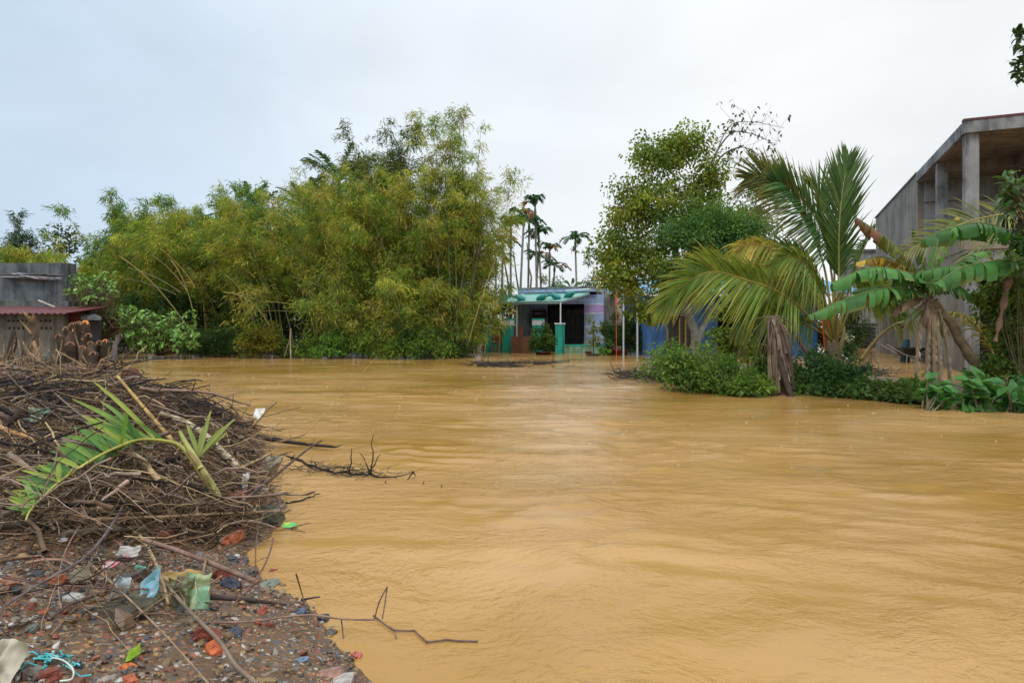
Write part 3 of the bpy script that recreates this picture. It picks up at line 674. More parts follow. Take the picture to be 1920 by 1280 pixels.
# teal sand bags on the awning
bag0 = None
for i, (px, f) in enumerate(((921, .06), (943, .10), (976, .14), (1016, .17), (1043, .3), (1067, .55))):
    d = 33.4 - (px - 918) / 130 * 1.9 + f * 2.6
    p = at(px, HY, d); x, y = float((p - C0) @ HU), float((p - C0) @ HV); fz = (y + 3.2) / 2.92
    z = 2.56 + fz * .54 + .14
    m = MB(); a = np.linspace(0, 2 * PI, 13)[:-1]; rings = []
    sz = (.36, .28, .17) if i != 1 else (.34, .30, .26)
    for th in np.linspace(-PI / 2, PI / 2, 8):
        rr = math.cos(th); wob = 1 + .13 * np.sin(3 * a + i) * rr
        tilt = np.cos(a) * rr * .10
        rings.append(np.stack([np.cos(a) * rr * wob * sz[0] * .72, np.sin(a) * rr * wob * sz[1], np.sign(math.sin(th)) * abs(math.sin(th)) ** .8 * sz[2] + tilt * (1 if i % 2 else -1)], 1))
    V = np.concatenate(rings); ii = np.arange(7)[:, None] * 12; jj = np.arange(12)[None]
    q = np.stack([ii + jj, ii + (jj + 1) % 12, ii + 12 + (jj + 1) % 12, ii + 12 + jj], -1).reshape(-1, 4)
    pos = HM(np.array([[x, y, z]]))[0]
    m.add(V @ np.array([HU, HV, [0, 0, 1.]]) + pos, quads=q, c=(.03, .30, .30)); o = m.build('sandbag', M_plastic, None, smooth=True, origin=pos)
    m2 = MB(); kp = pos + HU * .36 * (1 if i % 2 else -1) + (0, 0, .06); m2.tubes(kink(np.random.RandomState(i), pos + (kp - pos) * .7, kp + (kp - pos) * .3 + (0, 0, .05), 4, .05), [.05, .03, .045, .07], 6, (.03, .22, .22)); m2.build('tied_neck', M_plastic, o)
    tag(o, ['teal bag weighing down the awning at its far corner by the bamboo', 'plump upright teal bag, second from the bamboo on the awning', 'teal bag above the left gate pillar on the awning', 'teal bag above the right gate pillar on the awning', 'teal bag above the metal post of the awning', 'teal bag high on the awning beside the roof slab'][i], 'bag', 'teal bags holding down the awning')
# white pipe on the roof
m = MB(); p = HM(np.array([[-2.0, -.4, 3.22], [-.5, -.5, 3.28]])); m.tubes(p, [.035, .035], 8, (.7, .72, .74), cap=True); tag(m.build('drain_pipe', M_metal, None, smooth=True), 'white plastic drain pipe lying along the flat roof edge', 'pipe')
# gate pillars
def pillar(px, d, w_, ztop, label, cap):
    p = at(px, HY, d); r = thing('gate_pillar', (p[0], p[1], 0), label, 'pillar', 'teal gate pillars of the flooded house')
    L = lambda V: np.array([p[0], p[1], 0]) + V[:, :1] * HU + V[:, 1:2] * HV + V[:, 2:] * np.array([0, 0, 1.])
    m = MB(); m.box((-w_ / 2, w_ / 2), (-w_ / 2, w_ / 2), (-.8, ztop - cap), L); m.build('shaft', M_teal, r)
    h = w_ / 2 + .02
    m = MB(); m.box((-h, h), (-h, h), (ztop - cap, ztop - .08), L); m.build('band', M_white, r)
    m = MB(); m.box((-h - .01, h + .01), (-h - .01, h + .01), (ztop - .08, ztop), L); m.build('cap', M_teal if cap > .12 else M_white, r)
pillar(915, 33.0, .30, 1.38, 'low teal pillar half hidden by bamboo leaves', .10)
pillar(952.5, 32.2, .44, 1.70, 'tall teal pillar with white band beside the brown board', .34)
pillar(1009.5, 31.8, .44, 1.70, 'tall teal pillar with white band behind the round bush', .34)
pillar(1050, 31.2, .36, 1.48, 'teal pillar with thin white cap in front of the dark doorway', .08)
def lowwall(a, b, z, mat, label, capm=M_teal):
    a = np.array([a[0], a[1], 0]); b = np.array([b[0], b[1], 0]); u = nrm(b - a); v = np.array([-u[1], u[0], 0]); L = np.linalg.norm(b - a)
    r = thing('low_wall', a, label, 'wall'); T = lambda V: a + V[:, :1] * u + V[:, 1:2] * v + V[:, 2:] * np.array([0, 0, 1.])
    m = MB(); m.box((0, L), (-.07, .07), (-.8, z - .07), T); m.build('wall_face', mat, r)
    m = MB(); m.box((-.01, L + .01), (-.09, .09), (z - .07, z), T); m.build('coping', capm, r); return r
pa = at(921, HY, 32.9); pb = at(944, HY, 32.4); lowwall(pa, pb, .42, M_tealwash, 'low teal wall between the two pillars by the bamboo')
pa = at(1057, HY, 31.2); pb = at(1137, HY, 31.4); lowwall(pa, pb, .42, M_tealwash, 'low stained teal wall under the dark doorway')
# orange brick wall behind the pillars: separate bricks
bw = thing('brick_wall', at(922, HY, 34.2) * (1, 1, 0), 'low raw brick wall behind the teal pillars near the bamboo', 'wall')
m0 = MB(); p0 = at(905, HY, 34.2); 
m0.box((p0[0], p0[0] + 1.35), (34.24, 34.36), (-.6, .92), None, (.22, .2, .18)); m0.build('mortar', M_stone, bw)
bm = None
for r in range(9):
    for c in range(6):
        if bm is None:
            m = MB(); m.box((-.1, .1), (-.05, .05), (-.04, .04), None, (.25, .09, .05)); o = m.build('brick', M_brick, None); bm = o.data
        else: o = bpy.data.objects.new('brick', bm); col.objects.link(o)
        o.parent = bw; o.location = Vector((p0[0] + .12 + c * .22 + (r % 2) * .1, 34.22 + random.uniform(-.006, .006), .06 + r * .1)) - bw.location
# brown boards
def slab(name, px0, px1, pyt, pyb, d, mat, label, cat, tilt=.05, thick=.03):
    a = at(px0, pyb, d); b = at(px1, pyt, d); m = MB()
    V = np.array([(x, y, z) for x in (a[0], b[0]) for y in (0, thick) for z in (a[2], b[2])])
    V[:, 1] += d + (V[:, 2] - a[2]) * tilt; m.add(V, quads=[(0, 1, 3, 2), (4, 6, 7, 5), (0, 4, 5, 1), (2, 3, 7, 6), (0, 2, 6, 4), (1, 5, 7, 3)])
    return tag(m.build(name, mat, None), label, cat)
slab('board', 958, 1001, 631, 668, 31.6, M_board, 'wide brown board closing the gap between two teal pillars', 'board')
o = slab('board', 963, 982, 611, 634, 33.2, M_board, 'small dark board standing behind the wide brown board', 'board')
# far roof edge behind the house
m = MB(); m.box((at(1000, 0, 44)[0], at(1020, 0, 44)[0]), (44, 50), (0, 3.9), None, (.2, .2, .2)); tag(m.build('shed', M_conc, None), 'grey wall of a shed behind the flat roofed house', 'shed')

# ---- blue house
bh = thing('house', (at(1214, HY, 28.4)[0], 28.4, 0), 'blue painted house behind the trees with yellow barred window', 'house')
bx0 = at(1214, 0, 28.4)[0]; X = lambda px, d=28.4: at(px, 0, d)[0]
def bbox(name, x, y, z, mat, par=bh, lab=None, c=(.5, .5, .5)):
    m = MB(); m.box(x, y, z, None, c); o = m.build(name, mat, par)
    if lab: o['label'] = lab
    return o
wz0, wz1 = 1.3 - 40 / 1200 * 28.4, 1.3 + 20 / 1200 * 28.4
bbox('wall', (X(1214), X(1250)), (28.4, 28.55), (-.7, 3.0), M_blue)
bbox('wall', (X(1297), X(1345)), (28.4, 28.55), (-.7, 3.0), M_blue)
bbox('wall', (X(1250), X(1297)), (28.402, 28.552), (-.7, wz0), M_blue)
bbox('wall', (X(1250), X(1297)), (28.402, 28.552), (wz1, 3.0), M_blue)
bbox('wall', (X(1475), X(1530)), (28.4, 28.55), (-.7, 3.0), M_blue)
bbox('wall', (X(1345), X(1475)), (28.403, 28.55), (2.4, 3.0), M_blue)
bbox('side_wall', (X(1214), X(1214) + .15), (28.552, 35), (-.7, 3.0), M_blue)
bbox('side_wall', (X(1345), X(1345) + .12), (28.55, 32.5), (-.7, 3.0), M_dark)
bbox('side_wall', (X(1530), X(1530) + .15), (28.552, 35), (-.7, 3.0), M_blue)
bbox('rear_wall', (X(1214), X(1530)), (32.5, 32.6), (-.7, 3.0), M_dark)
wf = bbox('window', (X(1249), X(1298)), (28.36, 28.40), (wz0 - .06, wz0), M_paint, c=(.42, .30, .08)); wf['label'] = 'yellow wooden window with bars'
def sub(name, x, y, z, mat, par, c):
    m = MB(); m.box(x, y, z, None, c); o = m.build(name, mat, par); return o
parent_loc[wf.name] = parent_loc[bh.name]
sub('frame', (X(1249), X(1298)), (28.36, 28.40), (wz1, wz1 + .06), M_paint, wf, (.42, .30, .08))
for i in range(5):
    xx = X(1250) + i * (X(1297) - X(1250) - .05) / 4; sub('mullion', (xx, xx + .06), (28.362, 28.402), (wz0, wz1), M_paint, wf, (.42, .30, .08))
for i in range(4):
    zz = wz0 + .12 + i * .24; sub('bar', (X(1250), X(1297)), (28.42, 28.44), (zz, zz + .025), M_paint, wf, (.12, .09, .05))
sub('pane', (X(1250), X(1297)), (28.47, 28.48), (wz0, wz1), bpy.data.materials['dark_glass'], wf, (.03, .035, .03))
post = bbox('post', (X(1384, 27.6), X(1392, 27.6)), (27.6, 27.75), (-.6, 2.6), M_paint, lab='brown timber porch post', c=(.13, .085, .06))
m = MB(); nx = 260; xs = np.linspace(X(1190), X(1600), nx); cor = .02 * np.sin(np.arange(nx) * 1.6)
rows = [np.stack([xs, np.full(nx, y), z + cor], 1) for y, z in ((26.9, 2.72), (29.5, 3.25), (32.0, 3.75), (36, 2.9))]
V = np.concatenate(rows); i = np.arange(3)[:, None] * nx + np.arange(nx - 1)[None]; m.add(V, quads=np.stack([i, i + 1, i + nx + 1, i + nx], -1).reshape(-1, 4)); m.build('roof', M_roofb, bh)['label'] = 'light blue corrugated tin roof'
bbox('fascia', (X(1190), X(1600)), (26.93, 26.97), (2.58, 2.69), M_white)
sbm = sub('roof_stripe', (X(1440), X(1475)), (26.90, 26.925), (2.60, 2.68), M_paint, bh, (.6, .2, .08))
# ---- grey wall house far behind
m = MB(); gh = thing('house', (17, 39, 0), 'grey rendered house wall with flat top behind the coconut palm', 'house')
bbox('wall', (X(1578, 39), X(1665, 39)), (39, 39.2), (-.7, 5.85), M_conc, gh); bbox('parapet', (X(1576, 39), X(1665, 39)), (38.9, 39.25), (5.85, 6.0), M_oldwall, gh)
for i in range(6):
    z = .1 + i * .25; bbox('shutter_slat', (X(1598, 38.8), X(1642, 38.8)), (38.80, 38.88), (z, z + .14), M_dark, gh)

# ---- concrete building
A = np.array([13.0, 18.35, 0]); BU = np.array([.925, -.38, 0]); BV = np.array([.38, .925, 0])
def BM(V): return A + V[:, :1] * BU + V[:, 1:2] * BV + V[:, 2:] * np.array([0, 0, 1.])
cb = thing('building', A, 'unfinished two storey grey concrete building with open corner balcony', 'building')
def cbox(name, x, y, z, mat, lab=None, par=cb):
    m = MB(); m.box(x, y, z, BM); o = m.build(name, mat, par)
    if lab: o['label'] = lab
    return o
ZT = 7.16; ZF = 3.85
slits = [11.9 + i * .95 for i in range(5)]
def sidewall(y0, y1, z0, z1): cbox('wall', (0, .2), (y0, y1), (z0, z1), M_conc_side)
ys = [(0.34, .71), (1.36, 5.3), (5.75, 11.8)]
cbox('wall', (0, .2), (.34, .71), (-.7, 3.5), M_conc_side)
cbox('wall', (0, .2), (1.36, 4.2), (-.7, 3.5), M_conc_side)
cbox('wall', (0, .2), (4.55, 11.8), (-.7, 3.5), M_conc_side)
cbox('wall', (0, .2), (4.2, 4.55), (-.7, .62), M_conc_side); cbox('wall', (0, .2), (4.2, 4.55), (.92, 3.5), M_conc_side)
cbox('wall', (0, .2), (.71, 1.36), (1.0, 3.5), M_conc_side)
for i in range(5):
    y0 = slits[i]; cbox('wall', (0, .2), (y0 + .28, (slits[i + 1] if i < 4 else 17.6)), (-.7, 1.65), M_conc_side)
cbox('wall', (0, .2), (11.8, 11.9), (-.7, 1.65), M_conc_side)
cbox('wall', (0, .2), (11.8, 17.6), (1.65, 3.5), M_conc_side)
cbox('floor_slab', (-.02, 8), (-.02, 17.6), (3.5, 3.85), M_conc_side)
cbox('wall', (0, .2), (6.6, 17.6), (3.85, ZT), M_conc_side)
cbox('inner_wall', (.2, 8), (6.6, 6.8), (3.85, 6.45), M_lgrey if 'M_lgrey' in globals() else stained('pale_render', (.36, .36, .37), (.22, .22, .23), amount=.6, scale=.9))
cbox('inner_beam', (.2, 8), (6.35, 6.62), (6.0, 6.82), M_conc)
cbox('soffit', (.05, 8), (.05, 6.6), (6.78, 6.82), M_soffit)
cbox('ceiling_beam', (.2, 8), (3.35, 3.6), (6.45, 6.78), M_soffit)
cbox('ceiling_beam', (2.1, 2.35), (.3, 3.35), (6.5, 6.778), M_soffit)
cbox('roof_slab', (-.06, 8), (-.12, 6.6), (6.82, ZT), M_conc)
cbox('roof_edge', (-.08, 8), (-.14, .05), (ZT, ZT + .06), M_roofr, 'dark red tiled roof edge')
cbox('roof_slab', (-.06, 8), (6.6, 17.7), (ZT, ZT + .05), M_conc)
cbox('column', (.0, .33), (.0, .33), (3.85, 6.82), M_conc)
cbox('column', (.0, .30), (3.4, 3.72), (3.85, 6.82), M_conc)
cbox('column', (.0, .34), (.0, .34), (-.7, 3.5), M_conc)
cbox('column', (4.2, 4.55), (.0, .34), (-.7, 6.82), M_conc)
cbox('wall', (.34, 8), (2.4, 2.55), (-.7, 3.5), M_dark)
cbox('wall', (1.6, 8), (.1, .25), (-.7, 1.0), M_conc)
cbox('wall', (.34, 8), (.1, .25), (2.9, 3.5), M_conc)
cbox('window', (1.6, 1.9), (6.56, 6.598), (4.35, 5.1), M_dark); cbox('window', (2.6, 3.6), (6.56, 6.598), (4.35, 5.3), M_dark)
cbox('rear_wall', (.2, 8), (17.4, 17.6), (-.7, ZT), M_conc_side)

# ---- left sheds
sh = thing('shed', (-19, 26, 0), 'old dark stained concrete shed on the near left bank with stepped parapet', 'shed')
def lbox(name, px0, px1, pyt, pyb, d, dep, mat, par=sh, lab=None):
    m = MB(); m.box((at(px0, 0, d)[0], at(px1, 0, d)[0]), (d, d + dep), (at(0, pyb, d)[2], at(0, pyt, d)[2])); o = m.build(name, mat, par)
    if lab: o['label'] = lab
    return o
lbox('parapet', -140, 128, 493, 518, 27, .5, M_oldwall, lab='bluish grey upper parapet')
lbox('wall', -140, 124, 518, 620, 26.6, .5, M_oldwall)
lbox('lower_roof', -140, 128, 564, 575, 25.6, 1.0, M_oldwall)
pl = None
for i in range(12):
    r = np.random.RandomState(40 + i); a = at(r.uniform(-5, 50), r.uniform(511, 520), 26.3 + r.uniform(-.1, .25)); b = at(r.uniform(70, 128), r.uniform(516, 524), 26.3 + r.uniform(-.1, .25)); a[2] = 3.28 + .035 * i * .5; b[2] = a[2] + r.uniform(-.12, .05)
    m = MB(); m.tubes(np.array([a, b]), [.035, .035], 4, random.choice([(.3, .3, .34), (.16, .12, .1), (.4, .4, .42), (.1, .08, .08)]), cap=True); tag(m.build('plank', M_stick, None), ['lowest plank of the loose pile on the shed ledge, nearest the frame side', 'second lowest weathered plank of the ledge pile', 'third plank up in the ledge pile', 'fourth plank up in the ledge pile', 'fifth plank up in the ledge pile', 'sixth plank up, middle of the ledge pile', 'seventh plank up in the ledge pile', 'eighth plank up in the ledge pile', 'ninth plank up, near the top of the ledge pile', 'tenth plank up in the ledge pile', 'second plank from the top of the ledge pile', 'topmost plank of the loose pile on the shed ledge'][i], 'plank', 'planks piled on the shed ledge')
lt = thing('lean_to', (-17.5, 24, 0), 'low block lean-to with red tin roof behind the cut stumps', 'shed')
def strip(name, px0, px1, py0, py1, d, mat, par, thick=.14):
    return lbox(name, px0, px1, py0, py1, d, thick, mat, par)
# vented block wall: solid bands round real holes
hx = [14 + i * 8.6 for i in range(10)]; hw = 4.4
strip('wall_band', -140, 112, 588, 599, 24.0, M_block, lt)
strip('wall_band', -140, 112, 603.6, 612.6, 24.0, M_block, lt); strip('wall_band', -140, 112, 617.6, 700, 24.0, M_block, lt)
for (y0, y1, o_) in ((599, 603.6, 0), (612.6, 617.6, 1.5)):
    prev = -140
    for x in hx:
        strip('vent_block', prev, x + o_, y0, y1, 24.0, M_block, lt); prev = x + o_ + hw
    strip('vent_block', prev, 112, y0, y1, 24.0, M_block, lt)
lbox('inner_wall', -140, 112, 585, 690, 25.6, .1, M_dark, lt)
strip('corner_pier', 104, 118, 587, 700, 23.9, M_block, lt, .3)
lbox('brick_side', 118, 152, 578, 650, 24.6, .2, M_board, lt)
# bricks on the side wall
bm2 = None; pz = at(119, 0, 24.58)
for r in range(11):
    for c in range(4):
        if bm2 is None:
            m = MB(); m.box((-.075, .075), (-.03, .03), (-.045, .045), None, (.20, .075, .045)); o = m.build('brick', M_brick, None); bm2 = o.data
        else: o = bpy.data.objects.new('brick', bm2); col.objects.link(o)
        o.parent = lt; o.location = Vector((pz[0] + .09 + c * .165 + (r % 2) * .07, 24.575 + random.uniform(-.01, .01), .7 + r * .115)) - lt.location
m = MB(); nx = 90; xs = np.linspace(at(-140, 0, 23.6)[0], at(134, 0, 23.6)[0], nx); cor = .03 * np.sin(np.arange(nx) * 1.7)
rows = [np.stack([xs + o_, np.full(nx, y), z + cor], 1) for y, z, o_ in ((23.3, 1.78, 0), (25.5, 2.08, .25))]
V = np.concatenate(rows + [r_ - (0, 0, .02) for r_ in rows]); i = np.arange(nx - 1); m.add(V, quads=np.concatenate([np.stack([i, i + 1, i + nx + 1, i + nx], -1), np.stack([i, i + 1, i + 2 * nx + 1, i + 2 * nx], -1)])); m.build('tin_roof', M_roofr, lt)
m = MB(); a = at(140, 598, 24); m.add([at(140, 580, 25.5), at(160, 580, 25.5), at(190, 594, 24.2), at(152, 594, 24.2), at(140, 584, 25.5), at(160, 584, 25.5), at(190, 600, 24.2), at(152, 600, 24.2)], quads=[(0, 1, 2, 3), (3, 2, 6, 7), (0, 3, 7, 4), (4, 5, 6, 7)]); m.build('side_roof', M_oldwall, lt)
m = MB(); m.tubes(np.array([at(72, 563, 25.4), at(103, 576, 24.6)]), [.04, .04], 4, (.35, .32, .28), cap=True); tag(m.build('plank', M_stick, None), 'single pale plank leaning above the red tin roof', 'plank')
lbox('side_wall', 150, 186, 600, 650, 24.5, .15, M_dark, lt)

# ================================================================== VEGETATION
def RS(i): return np.random.RandomState(i)
def gp(px, d, z=.1):
    p = at(px, HY, d); p[2] = z; return p
def htop(py, d): return CH - (py - HY) / F * d
BL = 'bamboo clumps along the far bank'
LW = -PI  # lean west (towards the left-hand side)
def bcl(seed, px, d, pytop, label, **kw):
    H = htop(pytop, d); H = H / (kw.pop('hk', .97) * 1.085); return bamboo(RS(seed), gp(px, d), label, H=H, **kw)
bcl(1, 40, 42, 398, 'thin bluish bamboo farthest upstream above the dark shed', nc=10, lcols=BLUEG, nleaf=9000, leaf=(.34, .06), spread=.6, foot=.9)
bcl(2, 110, 38, 440, 'low sparse brownish bamboo behind the shed parapet', nc=14, lcols=OLIVE, nleaf=13000, leaf=(.3, .05), spread=1.1)
bcl(3, 245, 36, 368, 'olive bamboo with feathery double top beyond the shed', nc=18, lcols=MIXED, nleaf=22000, leaf=(.3, .045), spread=.8)
bcl(4, 300, 35, 372, 'bamboo with narrow green plume beside the feathery double top', nc=16, lcols=MIXED, nleaf=20000, leaf=(.28, .045), spread=.6)
bcl(5, 420, 33, 352, 'round topped green bamboo left of the tall dark green one', nc=26, lcols=MIXED, nleaf=30000, leaf=(.27, .042), spread=.85)
bcl(6, 545, 34, 338, 'green bamboo in front of the hidden coconut palm', nc=24, lcols=MIXED, nleaf=30000, leaf=(.27, .042), spread=.8)
bcl(7, 690, 33, 238, 'tall dark green bamboo with a broad bushy head', nc=30, lcols=[(.07, .12, .025), (.10, .14, .028), (.13, .15, .03)], nleaf=42000, leaf=(.27, .042), spread=.62, scale_br=1.15)
bcl(8, 520, 29.5, 430, 'yellow bamboo arching low over the bank towards the shed', nc=24, nleaf=30000, az0=LW, azr=1.4, spread=1.5, hk=.80, tmin=.38, bare=3)
lean_clump = bcl(9, 400, 31, 425, 'leaning yellow stemmed bamboo over the green vine thicket', nc=22, nleaf=28000, az0=LW, azr=1.2, spread=1.5, hk=.78, culmcol=(.36, .25, .06), tmin=.42, bare=3)
bcl(10, 640, 28.6, 350, 'broad olive bamboo in the middle of the bank', nc=34, nleaf=42000, spread=1.15, hk=.88)
bcl(11, 760, 28.2, 335, 'dense olive bamboo hanging down to the muddy water', nc=32, nleaf=42000, spread=1.0, hk=.90, tmin=.05)
tall_clump = bcl(12, 838, 28.3, 208, 'tallest slender bamboo with a wispy leafy tip', nc=16, nleaf=24000, lcols=OLIVE + MIXED[:1], spread=.26, foot=.55, culmcol=(.10, .12, .04), scale_br=.95, tmin=.14)
bcl(13, 868, 29.2, 335, 'yellowish bamboo spreading towards the areca palms', nc=22, nleaf=24000, spread=.62, az0=0, azr=3.0, hk=.93, tmin=.42)
bcl(14, 180, 39, 455, 'pale low bamboo between the sparse and the feathery ones', nc=14, nleaf=14000, leaf=(.3, .05), spread=1.0)
bcl(15, 330, 33.5, 450, 'brownish bamboo drooping above the pale leafed shrub', nc=20, nleaf=24000, az0=LW, azr=1.6, spread=1.35, hk=.82, tmin=.38, bare=2)
bcl(16, 770, 27.9, 500, 'short bamboo shoots fringing the water under the tall slender bamboo', nc=26, nleaf=26000, spread=1.3, hk=.9, tmin=.0, foot=1.4)
bcl(17, 690, 27.9, 520, 'low leaning bamboo thicket at the waterline below the dark head', nc=24, nleaf=22000, spread=1.5, hk=.85, tmin=.0, foot=1.4)
bcl(18, 475, 34.5, 372, 'hazy olive bamboo filling the gap beside the round topped one', nc=20, nleaf=22000, spread=.9)

# long bare culms that arch in front of the leaves
for i, (pts, d, c, r0) in enumerate((([(366, 540), (345, 500), (300, 466)], 26.6, (.42, .29, .07), .034), ([(350, 545), (325, 505), (285, 478)], 26.5, (.36, .28, .12), .028), ([(478, 520), (440, 485), (380, 456)], 26.8, (.42, .28, .07), .032), ([(640, 560), (600, 532), (548, 519)], 26.0, (.40, .32, .09), .03), ([(660, 612), (600, 575), (530, 562), (475, 566)], 25.8, (.36, .33, .08), .03), ([(650, 606), (580, 580), (500, 578), (440, 588)], 25.9, (.26, .26, .08), .022), ([(338, 548), (295, 515), (240, 502)], 26.6, (.34, .28, .17), .022), ([(330, 552), (285, 530), (225, 520)], 26.4, (.32, .27, .18), .018), ([(600, 500), (560, 470), (500, 455)], 26.6, (.17, .14, .06), .02))):
    d += .7; m = MB(); m.tubes(bez([at(x, y, d) for x, y in pts], 16), np.linspace(r0 * .62, r0 * .25, 16), 5, np.array(c) * .72); m.build('culm', M_culm, lean_clump, smooth=True)
for i, (x0, y0, x1, y1, c) in enumerate(((848, 668, 834, 300, (.07, .09, .03)), (858, 665, 852, 380, (.10, .12, .04)), (838, 660, 812, 430, (.12, .12, .05)), (868, 650, 905, 430, (.08, .08, .04)), (875, 655, 935, 470, (.30, .24, .10)), (850, 640, 880, 450, (.09, .09, .04)))):
    P = bez([at(x0, y0, 26.9), at((x0 * .6 + x1 * .4), (y0 + y1) / 2, 26.7), at(x1, y1, 27.0)], 14); m = MB(); m.tubes(P, np.linspace(.040, .014, 14), 5, c); m.build('culm', M_culm, tall_clump, smooth=True)

# undergrowth and shrubs along the far bank
def bush(seed, px, d, pyt, wpx, label, cols=YELG, dep=.8, ncl=60, per=70, leaf=(.16, .07), name='shrub', cat='shrub', group='shrubs along the far bank', cr=.22, matl=None, z0=.05, bark=(.10, .08, .05), **kw):
    b = gp(px, d, z0); h = htop(pyt, d); rx = wpx / 2 / F * d; cr = min(cr, max(.075, .38 * h))
    rb = RS(seed + 900); extra = [(b[0] + rb.uniform(-1, 1) * rx, b[1] + rb.uniform(-.4, .4) * dep, h * rb.uniform(.35, 1.15), rx * rb.uniform(.12, .3), dep * .35, h * rb.uniform(.12, .3), .16) for _ in range(7)]
    return crown_tree(RS(seed), name, b, label, cat, extra + [(b[0], b[1], h * .5, rx, dep, h * .42 - .05, .8), (b[0] - rx * .4, b[1] - .1, h * .35, rx * .6, dep * .8, h * .32, .5), (b[0] + rx * .4, b[1], h * .4, rx * .6, dep * .8, h * .36, .5)], ncl=ncl, per=per, leaf=leaf, cols=cols, tr=.04, cr=cr, group=group, bark=bark, matl=matl, **kw)
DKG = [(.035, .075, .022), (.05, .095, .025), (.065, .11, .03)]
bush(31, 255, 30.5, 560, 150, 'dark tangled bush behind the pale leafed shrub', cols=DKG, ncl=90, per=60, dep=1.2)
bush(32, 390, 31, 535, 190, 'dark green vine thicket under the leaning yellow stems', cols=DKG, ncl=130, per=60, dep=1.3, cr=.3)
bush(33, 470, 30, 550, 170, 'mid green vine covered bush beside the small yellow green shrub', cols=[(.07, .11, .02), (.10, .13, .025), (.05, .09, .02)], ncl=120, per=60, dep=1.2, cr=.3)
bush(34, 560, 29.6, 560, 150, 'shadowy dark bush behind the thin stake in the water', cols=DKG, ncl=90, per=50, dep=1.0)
bush(35, 487, 26.4, 600, 88, 'small yellow green shrub standing in the shallow water', cols=[(.20, .20, .03), (.15, .17, .025), (.22, .19, .04)], ncl=60, per=70, dep=.7, leaf=(.14, .06), cr=.18)
bush(36, 620, 26.2, 638, 62, 'low fresh green shrub tuft at the waterline', cols=FRESH, ncl=36, per=50, dep=.5, cr=.14)
bush(37, 650, 28.4, 600, 130, 'dark low bush beneath the broad olive bamboo', cols=DKG, ncl=70, per=50, dep=.8)
bush(38, 858, 26.8, 648, 50, 'dark green weeds where the bamboo meets the drifting branches', cols=DKG + [(.08, .13, .03)], ncl=30, per=50, dep=.5, cr=.14, leaf=(.12, .05))
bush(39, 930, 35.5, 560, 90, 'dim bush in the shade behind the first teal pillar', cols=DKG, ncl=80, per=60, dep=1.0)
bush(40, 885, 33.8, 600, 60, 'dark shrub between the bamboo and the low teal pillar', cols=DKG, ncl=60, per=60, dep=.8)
for i, (px, d, pyt, wpx) in enumerate(((60, 44, 470, 200), (180, 46, 500, 200), (330, 44, 500, 220), (500, 44, 480, 240), (700, 44, 470, 260), (860, 44, 510, 140))):
    bush(45 + i, px, d, pyt, wpx, ['distant dull green trees just above the shed parapet', 'distant low tree seen through the pale bamboo', 'distant dark tree behind the feathery bamboo', 'distant dark tree behind the hidden coconut palm', 'distant dark tree behind the tall bushy head bamboo', 'distant tree behind the tallest slender bamboo'][i], cols=[(.05, .08, .035), (.07, .10, .04)], ncl=110, per=50, dep=1.5, leaf=(.3, .14), cr=.5, name='distant_tree', cat='tree', group='trees far behind the bamboo')
for i, (px, d, pyt, wp, lab) in enumerate(((560, 26.9, 640, 90, 'yellowish leafy fringe left of the fresh green tuft'), (690, 26.4, 628, 100, 'drooping olive fringe touching the water mid bank'), (760, 25.9, 620, 110, 'olive leafy fringe below the dense bamboo'), (806, 25.8, 622, 90, 'olive leafy fringe under the tallest bamboo'), (430, 27.6, 625, 90, 'shadowy fringe behind the small yellow green shrub'), (380, 28.0, 630, 80, 'dark leafy fringe right of the pale leafed shrub'))):
    bush(65 + i, px, d, pyt, wp, lab, cols=(MIXED[:2] + DKG + OLIVE[:2]) if i not in (4, 5) else DKG, ncl=52, per=60, dep=.7, leaf=(.2, .035), cr=.26, z0=0)
# vine covered stump
b = gp(307, 27.8); crown_tree(RS(60), 'vine_stump', b, 'dark post smothered in green creeper among the pale leafed shrub', 'vine', [(b[0], b[1], 1.25, .3, .3, .75, 1)], ncl=26, per=60, leaf=(.10, .06), cols=DKG, tr=.12, cr=.14)
# pale leafed broad shrub (left)
def shrub_tips(seed, boxes, n):
    r = RS(seed); out = []
    for (x0, x1, y0, y1, d0, d1), k in zip(boxes, n):
        for _ in range(k):
            d = r.uniform(d0, d1); out.append(at(r.uniform(x0, x1), r.uniform(y0, y1), d))
    return np.array(out)
PALE = [(.24, .42, .10), (.18, .34, .08), (.30, .48, .13), (.14, .27, .07)]
t_ = shrub_tips(61, [(240, 370, 580, 655, 25.5, 27.5), (225, 330, 600, 655, 25.5, 27), (330, 372, 620, 655, 25, 26)], [85, 55, 20])
broad_shrub(RS(61), 'shrub', gp(300, 26.8), 'large pale leafed shrub drooping into the water beside the shed', 'shrub', t_, per=10, L=.20, cols=PALE, sr=.03)
t_ = shrub_tips(62, [(120, 170, 510, 545, 25, 26.5), (155, 225, 505, 560, 25, 27), (190, 262, 560, 610, 25.5, 27)], [14, 34, 34])
broad_shrub(RS(62), 'tree', gp(165, 26.2), 'leaning half stripped tree with pale leaf rosettes beside the dark shed', 'tree', t_, per=10, L=.19, cols=PALE, sr=.05)
m = MB(); r = RS(63)
for i in range(90):
    a = at(r.uniform(140, 215), r.uniform(560, 640), r.uniform(25.3, 27)); b_ = a + r.normal(0, .8, 3) * (1, .4, .8); m.tubes(kink(r, a, b_, 5, .06), np.linspace(.022, .006, 5), 3, (.11, .08, .055))
o = m.build('dead_twigs', M_stick, None, kind='stuff')
